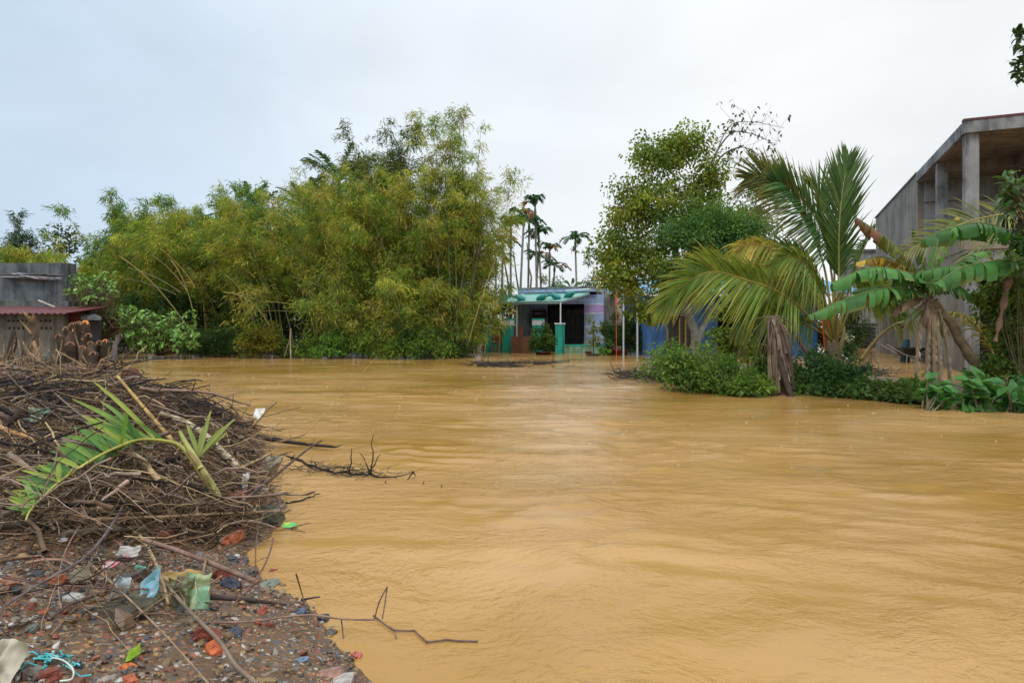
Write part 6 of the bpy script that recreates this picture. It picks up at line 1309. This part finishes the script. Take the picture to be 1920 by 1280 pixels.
# ---- dry sticks strewn over the heap: each its own
def heap_point(r, near=False):
    while True:
        px, py = (r.uniform(-10, 520), r.uniform(698, 1010 if r.rand() < .955 else 1180))
        if py < 700 + max(0, (px - 200)) * .36: continue
        if px > 500 - abs(py - 880) * .3: continue
        return px, py
for i in range(210):
    px, py = heap_point(r); c_ = hit(px, py, .05); a_ = r.uniform(-.9, .9) + (PI if r.rand() < .5 else 0); L = r.uniform(.25, .95) * (.6 + c_[1] / 12)
    a_ = a_ if i % 3 else r.uniform(0, 2 * PI); D = np.array([math.cos(a_), math.sin(a_) * .9, r.normal(0, .42)]); L *= r.choice([.5, 1, 1.3]); P = kink(r, c_ - D * L / 2, c_ + D * L / 2, 9, .011, sag=r.uniform(0, .08)); h = height(P[:, 0], P[:, 1]); P[:, 2] = np.maximum(P[:, 2], np.maximum(h, 0) + .015) + r.uniform(0, .2)
    rad = r.choice([.003, .005, .008, .013, .021], p=[.24, .28, .22, .17, .09]); m = MB(); c = np.array(random.choice([GREY, TAN, PINK, BRN, DARK, TAN, (.28, .21, .16), (.36, .25, .2)])) * r.uniform(.5, 1.2)
    twiggy(r, m, P, rad, rad * .4, c, ntw=r.randint(0, 4), tl=.22, sides=5)
    th = 'hair thin' if rad < .004 else 'thin' if rad < .007 else 'finger thick' if rad < .011 else 'stout' if rad < .018 else 'very thick'
    tag(m.build('dry_stick', M_stick, None, smooth=True), f"{th} {'long' if L > .8 else 'short' if L < .4 else 'mid length'} {cname(c)} dry stick {where(c_)}", 'stick', 'dry sticks strewn over the brush heap')
# ---- fine tangle: nobody could count it
r = RS(510); N = 7000; PX = []; 
Pp = np.array([heap_point(r) for _ in range(1500)])
base = np.array([hit(a, b_, .0) for a, b_ in Pp[::1]])
bi = r.randint(0, len(base), N); c_ = base[bi] + r.normal(0, .12, (N, 3)) * (1, 1, 0)
a_ = r.uniform(0, 2 * PI, N); L = r.uniform(.10, .55, N) * (.5 + c_[:, 1] / 10); D = np.stack([np.cos(a_), np.sin(a_), r.normal(0, .42, N)], 1)
t = np.linspace(-.5, .5, 6)[None, :, None]; curv = r.normal(0, 1, (N, 3)) * (1, 1, .6) * r.choice([.12, .5], N, p=[.75, .25])[:, None]
P = c_[:, None] + D[:, None] * t * L[:, None, None] + curv[:, None] * ((t * 2) ** 2 - .5) * L[:, None, None] * .5
h = np.maximum(height(P[..., 0].ravel(), P[..., 1].ravel()).reshape(N, 6), 0); lift = (.005 + .22 * r.rand(N) ** 2.2)[:, None]
P[:, 1:-1] += r.normal(0, .035, (N, 4, 3)) * L[:, None, None]
P[..., 2] = np.maximum(P[..., 2], h) * .3 + (h + lift + (P[..., 2] - P[..., 2].mean(1, keepdims=True)) * .5) * .7
P[..., 2] = np.maximum(P[..., 2], h + .004)
cc = np.array([(.34, .21, .12), (.15, .09, .055), (.035, .028, .025), (.50, .37, .22), (.27, .16, .11), (.08, .055, .04)])[r.randint(0, 6, N)] * r.uniform(.4, 1.1, (N, 1))
s_ok = sdist(c_[:, 0], c_[:, 1], SH) > -.05
m = MB(); rr = r.choice([.0016, .0028, .0045, .008], N, p=[.5, .3, .15, .05])[:, None] * (.6 + c_[:, 1:2] / 12) * np.linspace(1, .5, 6)[None]; m.tubes(P[s_ok], rr[s_ok], 3, cc[s_ok]); tangle = m.build('brush_tangle', M_stick, None, kind='stuff'); tangle['label'] = 'dense tangle of dry twigs and black roots covering the bank'; tangle['category'] = 'brush'
# matted dead leaves and straw lying between the sticks
k = 9000; bi = r.randint(0, len(base), k); c_ = base[bi] + r.normal(0, .14, (k, 3)) * (1, 1, 0); c_[:, 2] = np.maximum(height(c_[:, 0], c_[:, 1]), 0) + .012 + .08 * r.rand(k) ** 2
ok = sdist(c_[:, 0], c_[:, 1], SH) > .03; c_ = c_[ok]; k = len(c_); m = MB(); D = np.stack([r.normal(size=k), r.normal(size=k), r.normal(0, .35, k)], 1)
sc_ = np.clip(c_[:, 1] / 8, .3, 1.1); m.leaves(c_, D, r.uniform(.03, .14, k) * sc_, r.uniform(.008, .03, k) * sc_, np.array([(.22, .13, .06), (.12, .075, .04), (.34, .23, .11), (.06, .045, .03), (.26, .19, .12), (.17, .15, .05)])[r.randint(0, 6, k)] * r.uniform(.6, 1.3, (k, 1)), r, .1); m.build('leaf_litter', M_dry, None, kind='stuff')
# curled black roots
m = MB(); Q = []
for i in range(90):
    px = r.choice([r.normal(330, 60), r.normal(80, 60)]); py = 712 + max(0, px - 230) * .36 + abs(r.normal(0, 22)) + (40 if px < 200 else 0); c0 = hit(px, py, .05); R_ = r.uniform(.08, .3); th = np.linspace(0, r.uniform(1.5, 4.5), 10) + r.uniform(0, 6)
    P = c0 + np.stack([np.cos(th) * R_, np.sin(th) * R_ * .5, .05 + np.sin(th * .7 + 1) * R_ * .45 + .1], 1); P[:, 2] = np.maximum(P[:, 2], np.maximum(height(P[:, 0], P[:, 1]), 0) + .01); Q.append(P)
m.tubes(np.array(Q), np.full((90, 10), .0055), 4, (.03, .028, .03)); m.build('black_roots', M_stick, None, kind='stuff')

# ---- palm frond in the foreground, each leaflet built
pts = [(398, 920), (376, 885), (345, 842), (318, 828), (265, 824), (222, 837), (172, 862), (112, 902), (62, 950), (48, 976)]
P0 = onbank(pts, .16); P0[:, 1] = np.interp(np.arange(10), [0, 9], [P0[0, 1], P0[9, 1]]) * .55 + P0[:, 1] * .45
P0 = np.array([at(px, py, d) for (px, py), d in zip(pts, P0[:, 1])])
pf = thing('palm_frond', P0[0], 'fresh green fallen palm frond with yellow midrib lying on the brush heap', 'palm frond'); P = bez(P0, 60)
m = MB(); m.tubes(P, np.concatenate([np.linspace(.020, .014, 14), np.linspace(.0135, .008, 20), np.linspace(.0078, .0035, 26)]), 8, np.linspace(0, 1, 60)[:, None][:1] * 0 + (.36, .34, .06)); m.build('rachis', M_culm, pf, smooth=True)
r = RS(520); GL = [(.10, .22, .035), (.16, .28, .04), (.06, .16, .03), (.26, .32, .045)]
def leaflet(b, tipv, w_, c, bend=.12, tipc=(.30, .30, .05)):
    k = 8; t = np.linspace(0, 1, k)[:, None]; mid = (b + tipv) / 2 + np.array([0, 0, bend * np.linalg.norm(tipv - b)]); Q = (1 - t) ** 2 * b + 2 * t * (1 - t) * mid + t ** 2 * tipv
    T = nrm(np.gradient(Q, axis=0)); S_ = nrm(np.cross(T, [.2, -1, .7])); wv = (w_ * np.sin(PI * np.clip(t * .85 + .12, 0, 1)) ** .7) * .5; N_ = np.cross(S_, T)
    V = np.concatenate([Q + S_ * wv + N_ * wv * .35, Q, Q - S_ * wv + N_ * wv * .35]); i = np.arange(k - 1); q = np.concatenate([np.stack([i, i + 1, k + i + 1, k + i], 1), np.stack([k + i, k + i + 1, 2 * k + i + 1, 2 * k + i], 1)])
    f = np.clip((t - .65) * 2.2, 0, .9); C = np.tile(np.array(c) * (1 - f) + np.array(tipc) * f, (3, 1)); m = MB(); m.add(V, quads=q, c=C); m.build('leaflet', M_gloss_leaf, pf, smooth=True)
tips = [(176, 716), (136, 748), (188, 752), (214, 768), (232, 772), (153, 778), (157, 790), (240, 775), (138, 800), (112, 818), (150, 806), (98, 838), (122, 828), (94, 846), (100, 858), (70, 876), (66, 888), (110, 868), (58, 902), (48, 915), (60, 925), (30, 938), (44, 900), (28, 952), (36, 968)]
for i, (tx, ty) in enumerate(tips):
    u = .40 + .56 * i / len(tips); k = int(u * 59); b = P[k]; d = b[1] + r.uniform(.0, .25); leaflet(b, at(tx, ty, d), .037 * (1 - .4 * u) * r.uniform(.85, 1.2), GL[r.randint(4)], bend=r.uniform(.02, .14), tipc=(.30, .30, .05) if i < 6 else (.10, .2, .04))
for i in range(34):
    u = .36 + .57 * i / 34 + r.uniform(0, .02); k = int(u * 59); b = P[k]; tx = (b[0] / b[1] * F + CX) - r.uniform(60, 105) * (1 - .35 * u); ty = (CH - b[2]) / b[1] * F + HY - r.uniform(-6, 55) * (1.3 - u); leaflet(b, at(tx, ty, b[1] + r.uniform(-.05, .2)), .026 * (1 - .4 * u), GL[r.randint(4)], bend=r.uniform(-.03, .1))
for i in range(14):
    u = .42 + .5 * i / 14; k = int(u * 59); b = P[k]; tx = (b[0] / b[1] * F + CX) - r.uniform(20, 45); ty = (CH - b[2]) / b[1] * F + HY + r.uniform(15, 45) * (1.2 - u * .6); leaflet(b, at(tx, ty, b[1] - r.uniform(0, .1)), .026, GL[r.randint(3)], bend=.0)
for tx, ty in ((395, 770), (380, 800), (350, 795), (418, 800), (425, 812), (385, 815), (440, 785)):
    leaflet(P[10] + (0, .1, 0), at(tx, ty, P[10][1] + .3), .03, (.2, .24, .05), bend=.05)
m = MB(); m.tubes(bez([at(378, 880, P0[1, 1] - .03), at(352, 835, P0[2, 1] - .03), at(334, 810, P0[2, 1]), at(338, 806, P0[2, 1])], 10), np.linspace(.022, .010, 10), 7, (.34, .36, .08)); m.build('stalk', M_culm, pf, smooth=True)
for k_, (dx, w_, c_) in enumerate(((0, .026, (.36, .26, .12)), (5, .017, (.42, .34, .16)), (-5, .016, (.26, .17, .09)), (2, .018, (.30, .30, .09)))):
    m = MB(); m.tubes(bez([at(405 + dx * 1.6, 928 + dx, P0[0, 1] - .01 * k_), at(388 + dx, 893, P0[0, 1] - .02), at(372 + dx * .6, 868, P0[1, 1] - .01), at(352 + dx * .3, 845, P0[1, 1])], 10), np.array([1.0, 1.15, 1.1, 1, .95, .95, .9, .85, .8, .7]) * w_ * .78, 7, np.array(c_) * .8, cap=True); m.build('sheath', M_stick, pf, smooth=True)

# ---- pebbles
def ico():
    p = (1 + 5 ** .5) / 2; V = nrm(np.array([(-1, p, 0), (1, p, 0), (-1, -p, 0), (1, -p, 0), (0, -1, p), (0, 1, p), (0, -1, -p), (0, 1, -p), (p, 0, -1), (p, 0, 1), (-p, 0, -1), (-p, 0, 1)]))
    Fc = np.array([(0, 11, 5), (0, 5, 1), (0, 1, 7), (0, 7, 10), (0, 10, 11), (1, 5, 9), (5, 11, 4), (11, 10, 2), (10, 7, 6), (7, 1, 8), (3, 9, 4), (3, 4, 2), (3, 2, 6), (3, 6, 8), (3, 8, 9), (4, 9, 5), (2, 4, 11), (6, 2, 10), (8, 6, 7), (9, 8, 1)]); return V, Fc
IV, IF = ico(); r = RS(530)
PCOL = np.array([(.20, .12, .07), (.28, .10, .055), (.28, .18, .09), (.10, .10, .10), (.07, .075, .09), (.26, .22, .17), (.15, .10, .07), (.45, .42, .38), (.22, .08, .05), (.12, .09, .07), (.18, .13, .09), (.30, .20, .09)])
def pebbles(N, y0, y1, size, seed, name, smin=0, label=None):
    r = RS(seed); y = y0 + (y1 - y0) * r.rand(N) ** 1.1; x = -(.15 + .80 * y) * r.rand(N) - .2 ; s = sdist(x, y, SH); ok = s > smin; x, y = x[ok], y[ok]; k = len(x)
    clump = vnoise(x * 2.2, y * 2.2) + .25 * vnoise(x * 9, y * 9); keep = r.rand(k) < np.clip(.9 + 1.2 * clump, .35, 1); x, y = x[keep], y[keep]; k = len(x)
    sz = size * np.exp(r.normal(0, .45, k)); z = height(x, y) + sz * r.uniform(-.15, .35, k)
    Rm = r.normal(size=(k, 3, 3)); q1 = nrm(Rm[:, 0]); q2 = nrm(np.cross(q1, Rm[:, 1])); q3 = np.cross(q1, q2); sc_ = r.uniform(.55, 1.15, (k, 3)) * sz[:, None]
    W = IV[None] * (1 + .18 * r.normal(size=(k, 12, 1))) * sc_[:, None]; V = W[..., :1] * q1[:, None] + W[..., 1:2] * q2[:, None] + W[..., 2:] * q3[:, None]; V[..., 2] *= .75; V += np.stack([x, y, z], 1)[:, None]
    C = PCOL[r.randint(0, len(PCOL), k)] * r.uniform(.45, 1.1, (k, 1)); fcs = (IF[None] + (np.arange(k) * 12)[:, None, None]).reshape(-1, 3); m = MB(); m.add(V, tris=fcs, c=np.repeat(C, 12, axis=0)); o = m.build(name, M_stone, None, kind='stuff', smooth=False); return o
pebbles(19000, 1.5, 4.6, .0055, 1, 'gravel'); pebbles(5000, 1.5, 6.5, .011, 2, 'gravel'); pebbles(500, 1.6, 7.5, .022, 3, 'gravel'); pebbles(5000, 4, 7, .009, 5, 'gravel')
# ---- bricks and lumps
def chunk(px, py, wpx, c, label, name='brick_fragment', cat='brick', asp=(1, .7, .5), seed=0, mat=None, rot=None, ang=.35, lift=0, dd=None):
    r = RS(600 + seed); p = hit(px, py, lift); w_ = wpx / F * p[1] / 2; n1, n2 = 12, 7; a = np.linspace(0, 2 * PI, n1 + 1)[:-1]; V = []
    f = lambda v: np.sign(v) * np.abs(v) ** ang
    for th in np.linspace(-PI / 2, PI / 2, n2): V.append(np.stack([f(np.cos(a)) * f(math.cos(th)), f(np.sin(a)) * f(math.cos(th)), np.full(n1, f(math.sin(th)))], 1))
    V = np.concatenate(V) * np.array(asp) * w_; V *= 1 + .10 * r.normal(size=(len(V), 1)); 
    kx = r.normal(0, .4); V[:, 0] += V[:, 2] * kx * .5
    ra = rot if rot is not None else (r.normal(0, .25), r.normal(0, .25), r.uniform(0, PI)); M = Matrix.Rotation(ra[2], 3, 'Z') @ Matrix.Rotation(ra[1], 3, 'Y') @ Matrix.Rotation(ra[0], 3, 'X'); V = V @ np.array(M).T + p + (0, 0, w_ * asp[2] * .4)
    i = np.arange(n2 - 1)[:, None] * n1; j = np.arange(n1)[None]; q = np.stack([i + j, i + (j + 1) % n1, i + n1 + (j + 1) % n1, i + n1 + j], -1).reshape(-1, 4); m = MB(); cv = np.array(c) * r.uniform(.85, 1.15, (len(V), 1)); m.add(V, quads=q, c=cv)
    return tag(m.build(name, mat or M_brick, None, origin=p), label, cat)
RED = (.40, .115, .055); DRED = (.22, .065, .045)
bl_ = [(440, 1012, 34, RED, 'holed orange brick piece on the mud above the little inlet'), (412, 1082, 44, DRED, 'dark red rounded brick with black face by the pink branch'), (100, 1094, 44, RED, 'flat orange brick shard on the dark gravel'), (400, 1222, 30, (.5, .13, .05), 'bright orange brick chip beside the long bent stick'), (242, 1256, 30, (.52, .15, .05), 'squarish orange brick near the yellow green leaf'), (243, 1279, 34, RED, 'orange brick cut off by the lower edge'), (386, 1200, 54, DRED, 'long flat dull red tile shard'), (488, 1150, 26, (.33, .09, .06), 'rounded dusky red brick pebble on the gravel tip'), (484, 1168, 20, RED, 'small orange chip just below the dusky red one'), (505, 1175, 18, DRED, 'small dark red chip on the gravel tip'),
       (668, 1230, 22, (.42, .13, .1), 'pinkish brick cube touching the water at the lower shore'), (510, 1077, 22, DRED, 'red chip at the muddy shoreline'), (92, 1272, 40, DRED, 'dull red shard at the lower edge by the teal netting'), (50, 1145, 30, DRED, 'half buried red shard on the dark gravel'), (82, 1150, 20, RED, 'small orange chip next to the half buried shard'), (448, 942, 44, RED, 'large tilted orange brick near the white scrap'), (340, 880, 36, (.5, .1, .05), 'bright red brick under the palm stem'), (182, 962, 22, RED, 'small red brick behind the thin pole'), (310, 1008, 28, RED, 'orange brick crumbs below the sawn log'), (620, 1266, 42, (.35, .2, .16), 'flat grey pink tile at the lower shore'), (647, 1270, 18, DRED, 'small red chip beside the flat tile'), (425, 1020, 18, (.45, .14, .07), 'small crumb left of the holed orange brick'), (235, 965, 20, (.42, .1, .05), 'orange chip among twigs below the frond'), (475, 948, 20, DRED, 'red rubble bit by the rough concrete lump')]
for i, (px, py, w_, c, lab) in enumerate(bl_): chunk(px, py, w_, c, lab, seed=i, asp=(1, .65, .45) if i % 3 else (1, .8, .6))
chunk(500, 976, 60, (.075, .085, .06), 'mossy dark concrete block at the shore', 'concrete_block', 'block', (1, .8, .55), 30, M_stone, rot=(0, .05, .1), ang=.25)
chunk(502, 890, 42, (.25, .21, .15), 'rough upright concrete lump at the water edge', 'concrete_lump', 'rubble', (.8, .8, 1.15), 31, M_brick, rot=(0, .1, .2), ang=.55)
chunk(292, 895, 52, (.36, .25, .15), 'large tan rock beneath the palm stem', 'rock', 'rock', (1, .8, .6), 32, M_brick, ang=.6); chunk(340, 925, 42, (.26, .2, .13), 'dull tan rock by the bowed grey pole', 'rock', 'rock', (1, .8, .6), 33, M_brick, ang=.6)
chunk(433, 1090 + 8, 34, (.03, .035, .05), 'dark slate pebble under the pink branch', 'rock', 'rock', (1, .8, .4), 34, M_stone); chunk(435, 1052, 22, (.05, .055, .07), 'blue grey pebble at the inlet', 'rock', 'rock', (1, .8, .6), 35, M_stone, ang=.7)
chunk(505, 1100, 44, (.17, .19, .15), 'flat greenish stone on the muddy shore', 'rock', 'rock', (1, .6, .3), 36, M_stone, ang=.8); chunk(440, 1190, 26, (.04, .045, .07), 'dark blue black pebble beside the red tile shard', 'rock', 'rock', (1, .8, .6), 37, M_stone, ang=.8)
chunk(560, 1152, 30, (.07, .09, .15), 'blue black stone under the creeper stem', 'rock', 'rock', (1, .6, .45), 38, M_stone, ang=.8); chunk(60, 1182, 22, (.12, .13, .11), 'grey green stone on the dark gravel', 'rock', 'rock', (1, .9, .8), 39, M_stone, ang=.9)
chunk(15, 1250 + 5, 60, (.06, .05, .04), 'muddy lump under the dirty white bag', 'mud_lump', 'rock', (1, .8, .5), 40, M_brick, ang=.8)
chunk(235, 1150, 105, (.07, .058, .038), 'muddy dark rag mound half buried in the gravel', 'dirty_rag', 'rag', (1, .55, .32), 41, M_brick, ang=.8, rot=(0, 0, .3)); chunk(265, 1125, 60, (.12, .12, .07), 'olive soaked cloth lump beside the blue white plastic', 'dirty_cloth', 'rag', (1, .6, .35), 42, M_brick, ang=.8, rot=(0, 0, .1))
chunk(247, 706, 30, (.16, .065, .045), 'brown red brick lump on top of the brush heap', 'brick_fragment', 'brick', (1, .8, .7), 43, lift=.1)
chunk(560, 1260 - 20, 40, (.14, .2, .30), 'blue painted stone chip at the lower gravel', 'rock', 'rock', (1, .35, .25), 44, M_stone, ang=.9, rot=(0, 0, .5))
chunk(630, 1185, 26, (.50, .30, .08), 'ochre stone near the gravel edge', 'rock', 'rock', (1, .5, .4), 45, M_stone, ang=.9)
# ---- litter
def crumple(px, py, wpx, hpx, c, label, name, cat, seed=0, c2=None, tilt=1.0, rz=0, shape=None, n=14, amp=.22, lift=.02, mat=None, d=None, spin=0):
    r = RS(700 + seed); p = hit(px, py, lift) if d is None else at(px, py, d); W = wpx / F * p[1]; H = hpx / F * p[1]; u, v = np.meshgrid(np.linspace(-.5, .5, n), np.linspace(-.5, .5, n)); o = seed * 7.3
    z = amp * min(W, H) * (fbm(u * 3 + o, v * 3, 3) * 2 + .7 * np.abs(fbm(u * 5 + o, v * 5 + 3, 2))); ru = 1 + .35 * fbm(u * 2 + 5 + o, v * 2, 2); w2 = W * u * ru; h2 = H * v * (1 + .35 * fbm(u * 2 + o, v * 2 + 9, 2))
    if shape == 'leafy': w2 = w2 * np.clip(1.1 - np.abs(v) * 1.9, .05, 1)
    cs, sn = math.cos(spin), math.sin(spin); w3, h3 = w2 * cs - h2 * sn, w2 * sn + h2 * cs; w2, h2 = w3, h3
    x = w2; y = h2 * math.cos(tilt) + z * math.sin(tilt) * -1; zz = h2 * math.sin(tilt) + z * math.cos(tilt); V = np.stack([x, y, zz], -1).reshape(-1, 3) + p
    V[:, 2] += max(0, -(V[:, 2].min() - p[2])) * .8
    i = np.arange(n - 1)[:, None] * n + np.arange(n - 1)[None]; q = np.stack([i, i + 1, i + n + 1, i + n], -1).reshape(-1, 4); C = np.tile(np.array(c, float), (n * n, 1))
    if c2 is not None: f = np.clip((fbm(u * 3 + o, v * 3 + 4, 2) + .1) * 4, 0, 1).reshape(-1, 1); C = C * (1 - f) + np.array(c2) * f
    m = MB(); m.add(V, quads=q, c=C); return tag(m.build(name, mat or M_plastic, None, smooth=True, origin=p), label, cat)
crumple(282, 1128, 34, 74, (.50, .62, .80), 'torn white and sky blue plastic scrap standing in the gravel', 'plastic_scrap', 'litter', 1, (.22, .52, .66), tilt=1.2, shape='leafy', spin=-.35)
crumple(340, 1092, 76, 30, (.62, .45, .20), 'crumpled ochre paper bag piece over the green plastic', 'paper_scrap', 'litter', 2, (.45, .30, .12), tilt=.6, mat=M_dry)
crumple(368, 1132, 50, 62, (.22, .42, .27), 'crumpled pale green plastic bag beside the bent stick', 'plastic_bag', 'litter', 3, (.35, .42, .22), tilt=1.1)
crumple(332, 1125, 50, 50, (.20, .20, .09), 'dirty olive plastic under the ochre paper', 'plastic_scrap', 'litter', 13, (.10, .09, .05), tilt=.8)
crumple(12, 1268, 62, 78, (.50, .46, .36), 'dirty cream bag at the lower corner', 'plastic_bag', 'litter', 4, (.36, .32, .24), tilt=.9, mat=M_dry)
crumple(242, 1040, 44, 22, (.50, .48, .46), 'flat white cloth scrap below the sawn log', 'cloth_scrap', 'litter', 5, tilt=.5, mat=M_dry)
crumple(206, 1062, 26, 14, (.75, .16, .22), 'pink and white candy wrapper on the gravel', 'wrapper', 'litter', 6, (.75, .6, .6), tilt=.7)
crumple(228, 1106, 34, 34, (.38, .45, .50), 'grey blue plastic scrap left of the sky blue one', 'plastic_scrap', 'litter', 7, (.2, .22, .22), tilt=.8, shape='leafy', spin=.8)
crumple(150, 1088, 40, 46, (.25, .21, .15), 'pale brown cardboard shard on the dark gravel', 'cardboard_scrap', 'litter', 8, tilt=.6, mat=M_dry, shape='leafy', amp=.08)
crumple(250, 1232, 34, 22, (.26, .42, .03), 'fresh yellow green leaf lying on the gravel', 'fallen_leaf', 'leaf', 9, tilt=.6, shape='leafy', spin=1.3, mat=M_gloss_leaf)
crumple(486, 782, 18, 20, (.8, .8, .8), 'white foam scrap stuck on twigs over the water', 'foam_scrap', 'litter', 10, tilt=1.2, d=7.6, amp=.1)
crumple(458, 928, 12, 46, (.75, .75, .75), 'thin white plastic strip beside the tilted brick', 'plastic_strip', 'litter', 11, tilt=1.2)
crumple(490, 922, 26, 14, (.6, .58, .55), 'folded white scrap by the rough concrete lump', 'paper_scrap', 'litter', 17, tilt=.9)
w_ = crumple(543, 986, 28, 14, (.10, .6, .2), 'floating bright green and yellow wrapper by the mossy block', 'wrapper', 'litter', 12, (.7, .8, .03), tilt=.2, d=wd(988))
crumple(262, 1070, 20, 14, (.12, .42, .30), 'small mint green plastic shard on the gravel', 'plastic_scrap', 'litter', 14, tilt=.8); crumple(251, 927, 14, 10, (.1, .55, .45), 'tiny turquoise chip among the twigs', 'plastic_scrap', 'litter', 15, tilt=.8)
crumple(68, 790, 36, 30, (.32, .33, .24), 'pale grey plastic caught in the heap near the log end', 'plastic_scrap', 'litter', 16, (.12, .3, .2), tilt=1.0, lift=.12)
crumple(402, 1184, 12, 9, (.85, .85, .85), 'small bright white shard by the red tile', 'plastic_scrap', 'litter', 18, tilt=.6); crumple(118, 1014, 16, 9, (.8, .8, .8), 'shiny white shell like scrap under the dark log', 'plastic_scrap', 'litter', 19, tilt=.6)
# pink ribbon, teal netting, white cord
def cord(pts, r_, c, label, name, cat, lift=.03):
    P = bez(onbank(pts, lift), 24); m = MB(); m.tubes(P, [r_] * 24, 5, c); return tag(m.build(name, M_plastic, None, smooth=True), label, cat)
cord([(213, 1012), (228, 1020), (238, 1036), (241, 1048)], .006, (.6, .28, .28), 'dusty pink ribbon above the white cloth', 'ribbon', 'ribbon')
cord([(98, 1232), (120, 1238), (137, 1255), (134, 1272), (112, 1276)], .0028, (.7, .72, .7), 'loop of white cord beside the teal netting', 'cord', 'cord')
r = RS(720); m = MB()
for i in range(26):
    a = hit(70 + r.rand() * 72, 1238 + r.normal(0, 6), .02); m.tubes(kink(r, a, a + r.normal(0, .035, 3) * (1.4, .6, .3), 4, .1), [.0028] * 4, 4, (.08, .5, .55))
tag(m.build('netting', M_plastic, None), 'frayed teal plastic netting on the lower gravel', 'netting')
# ---- rain hitting the water
r = RS(800); m = MB()
for i in range(120):
    d = r.uniform(4.5, 24) if i % 3 else r.uniform(6, 14); x = r.uniform(-.55, .8) * d
    if sdist(np.array([x]), np.array([d]), SH)[0] > -.15 or sdist(np.array([x]), np.array([d]), ISL)[0] > -.4: continue
    z0 = float(water_z(np.array([x]), np.array([d]))[0]); s_ = r.uniform(.003, .0075) * (.7 + d / 22)
    m.tubes(np.array([(x, d, z0 - .004), (x, d, z0 + s_ * 1.6), (x, d, z0 + s_ * 2.6)]), [s_ * .45, s_ * .2, s_ * .3], 5, (.75, .7, .6))
    a = np.linspace(0, 2 * PI, 13); R_ = s_ * r.uniform(1.5, 4.5); m.tubes(np.stack([x + R_ * np.cos(a), d + R_ * np.sin(a), np.full(13, z0 + .001)], 1), [s_ * .16] * 13, 4, (.62, .52, .36))
rain = m.build('rain_splashes', M_plastic, None, kind='stuff')
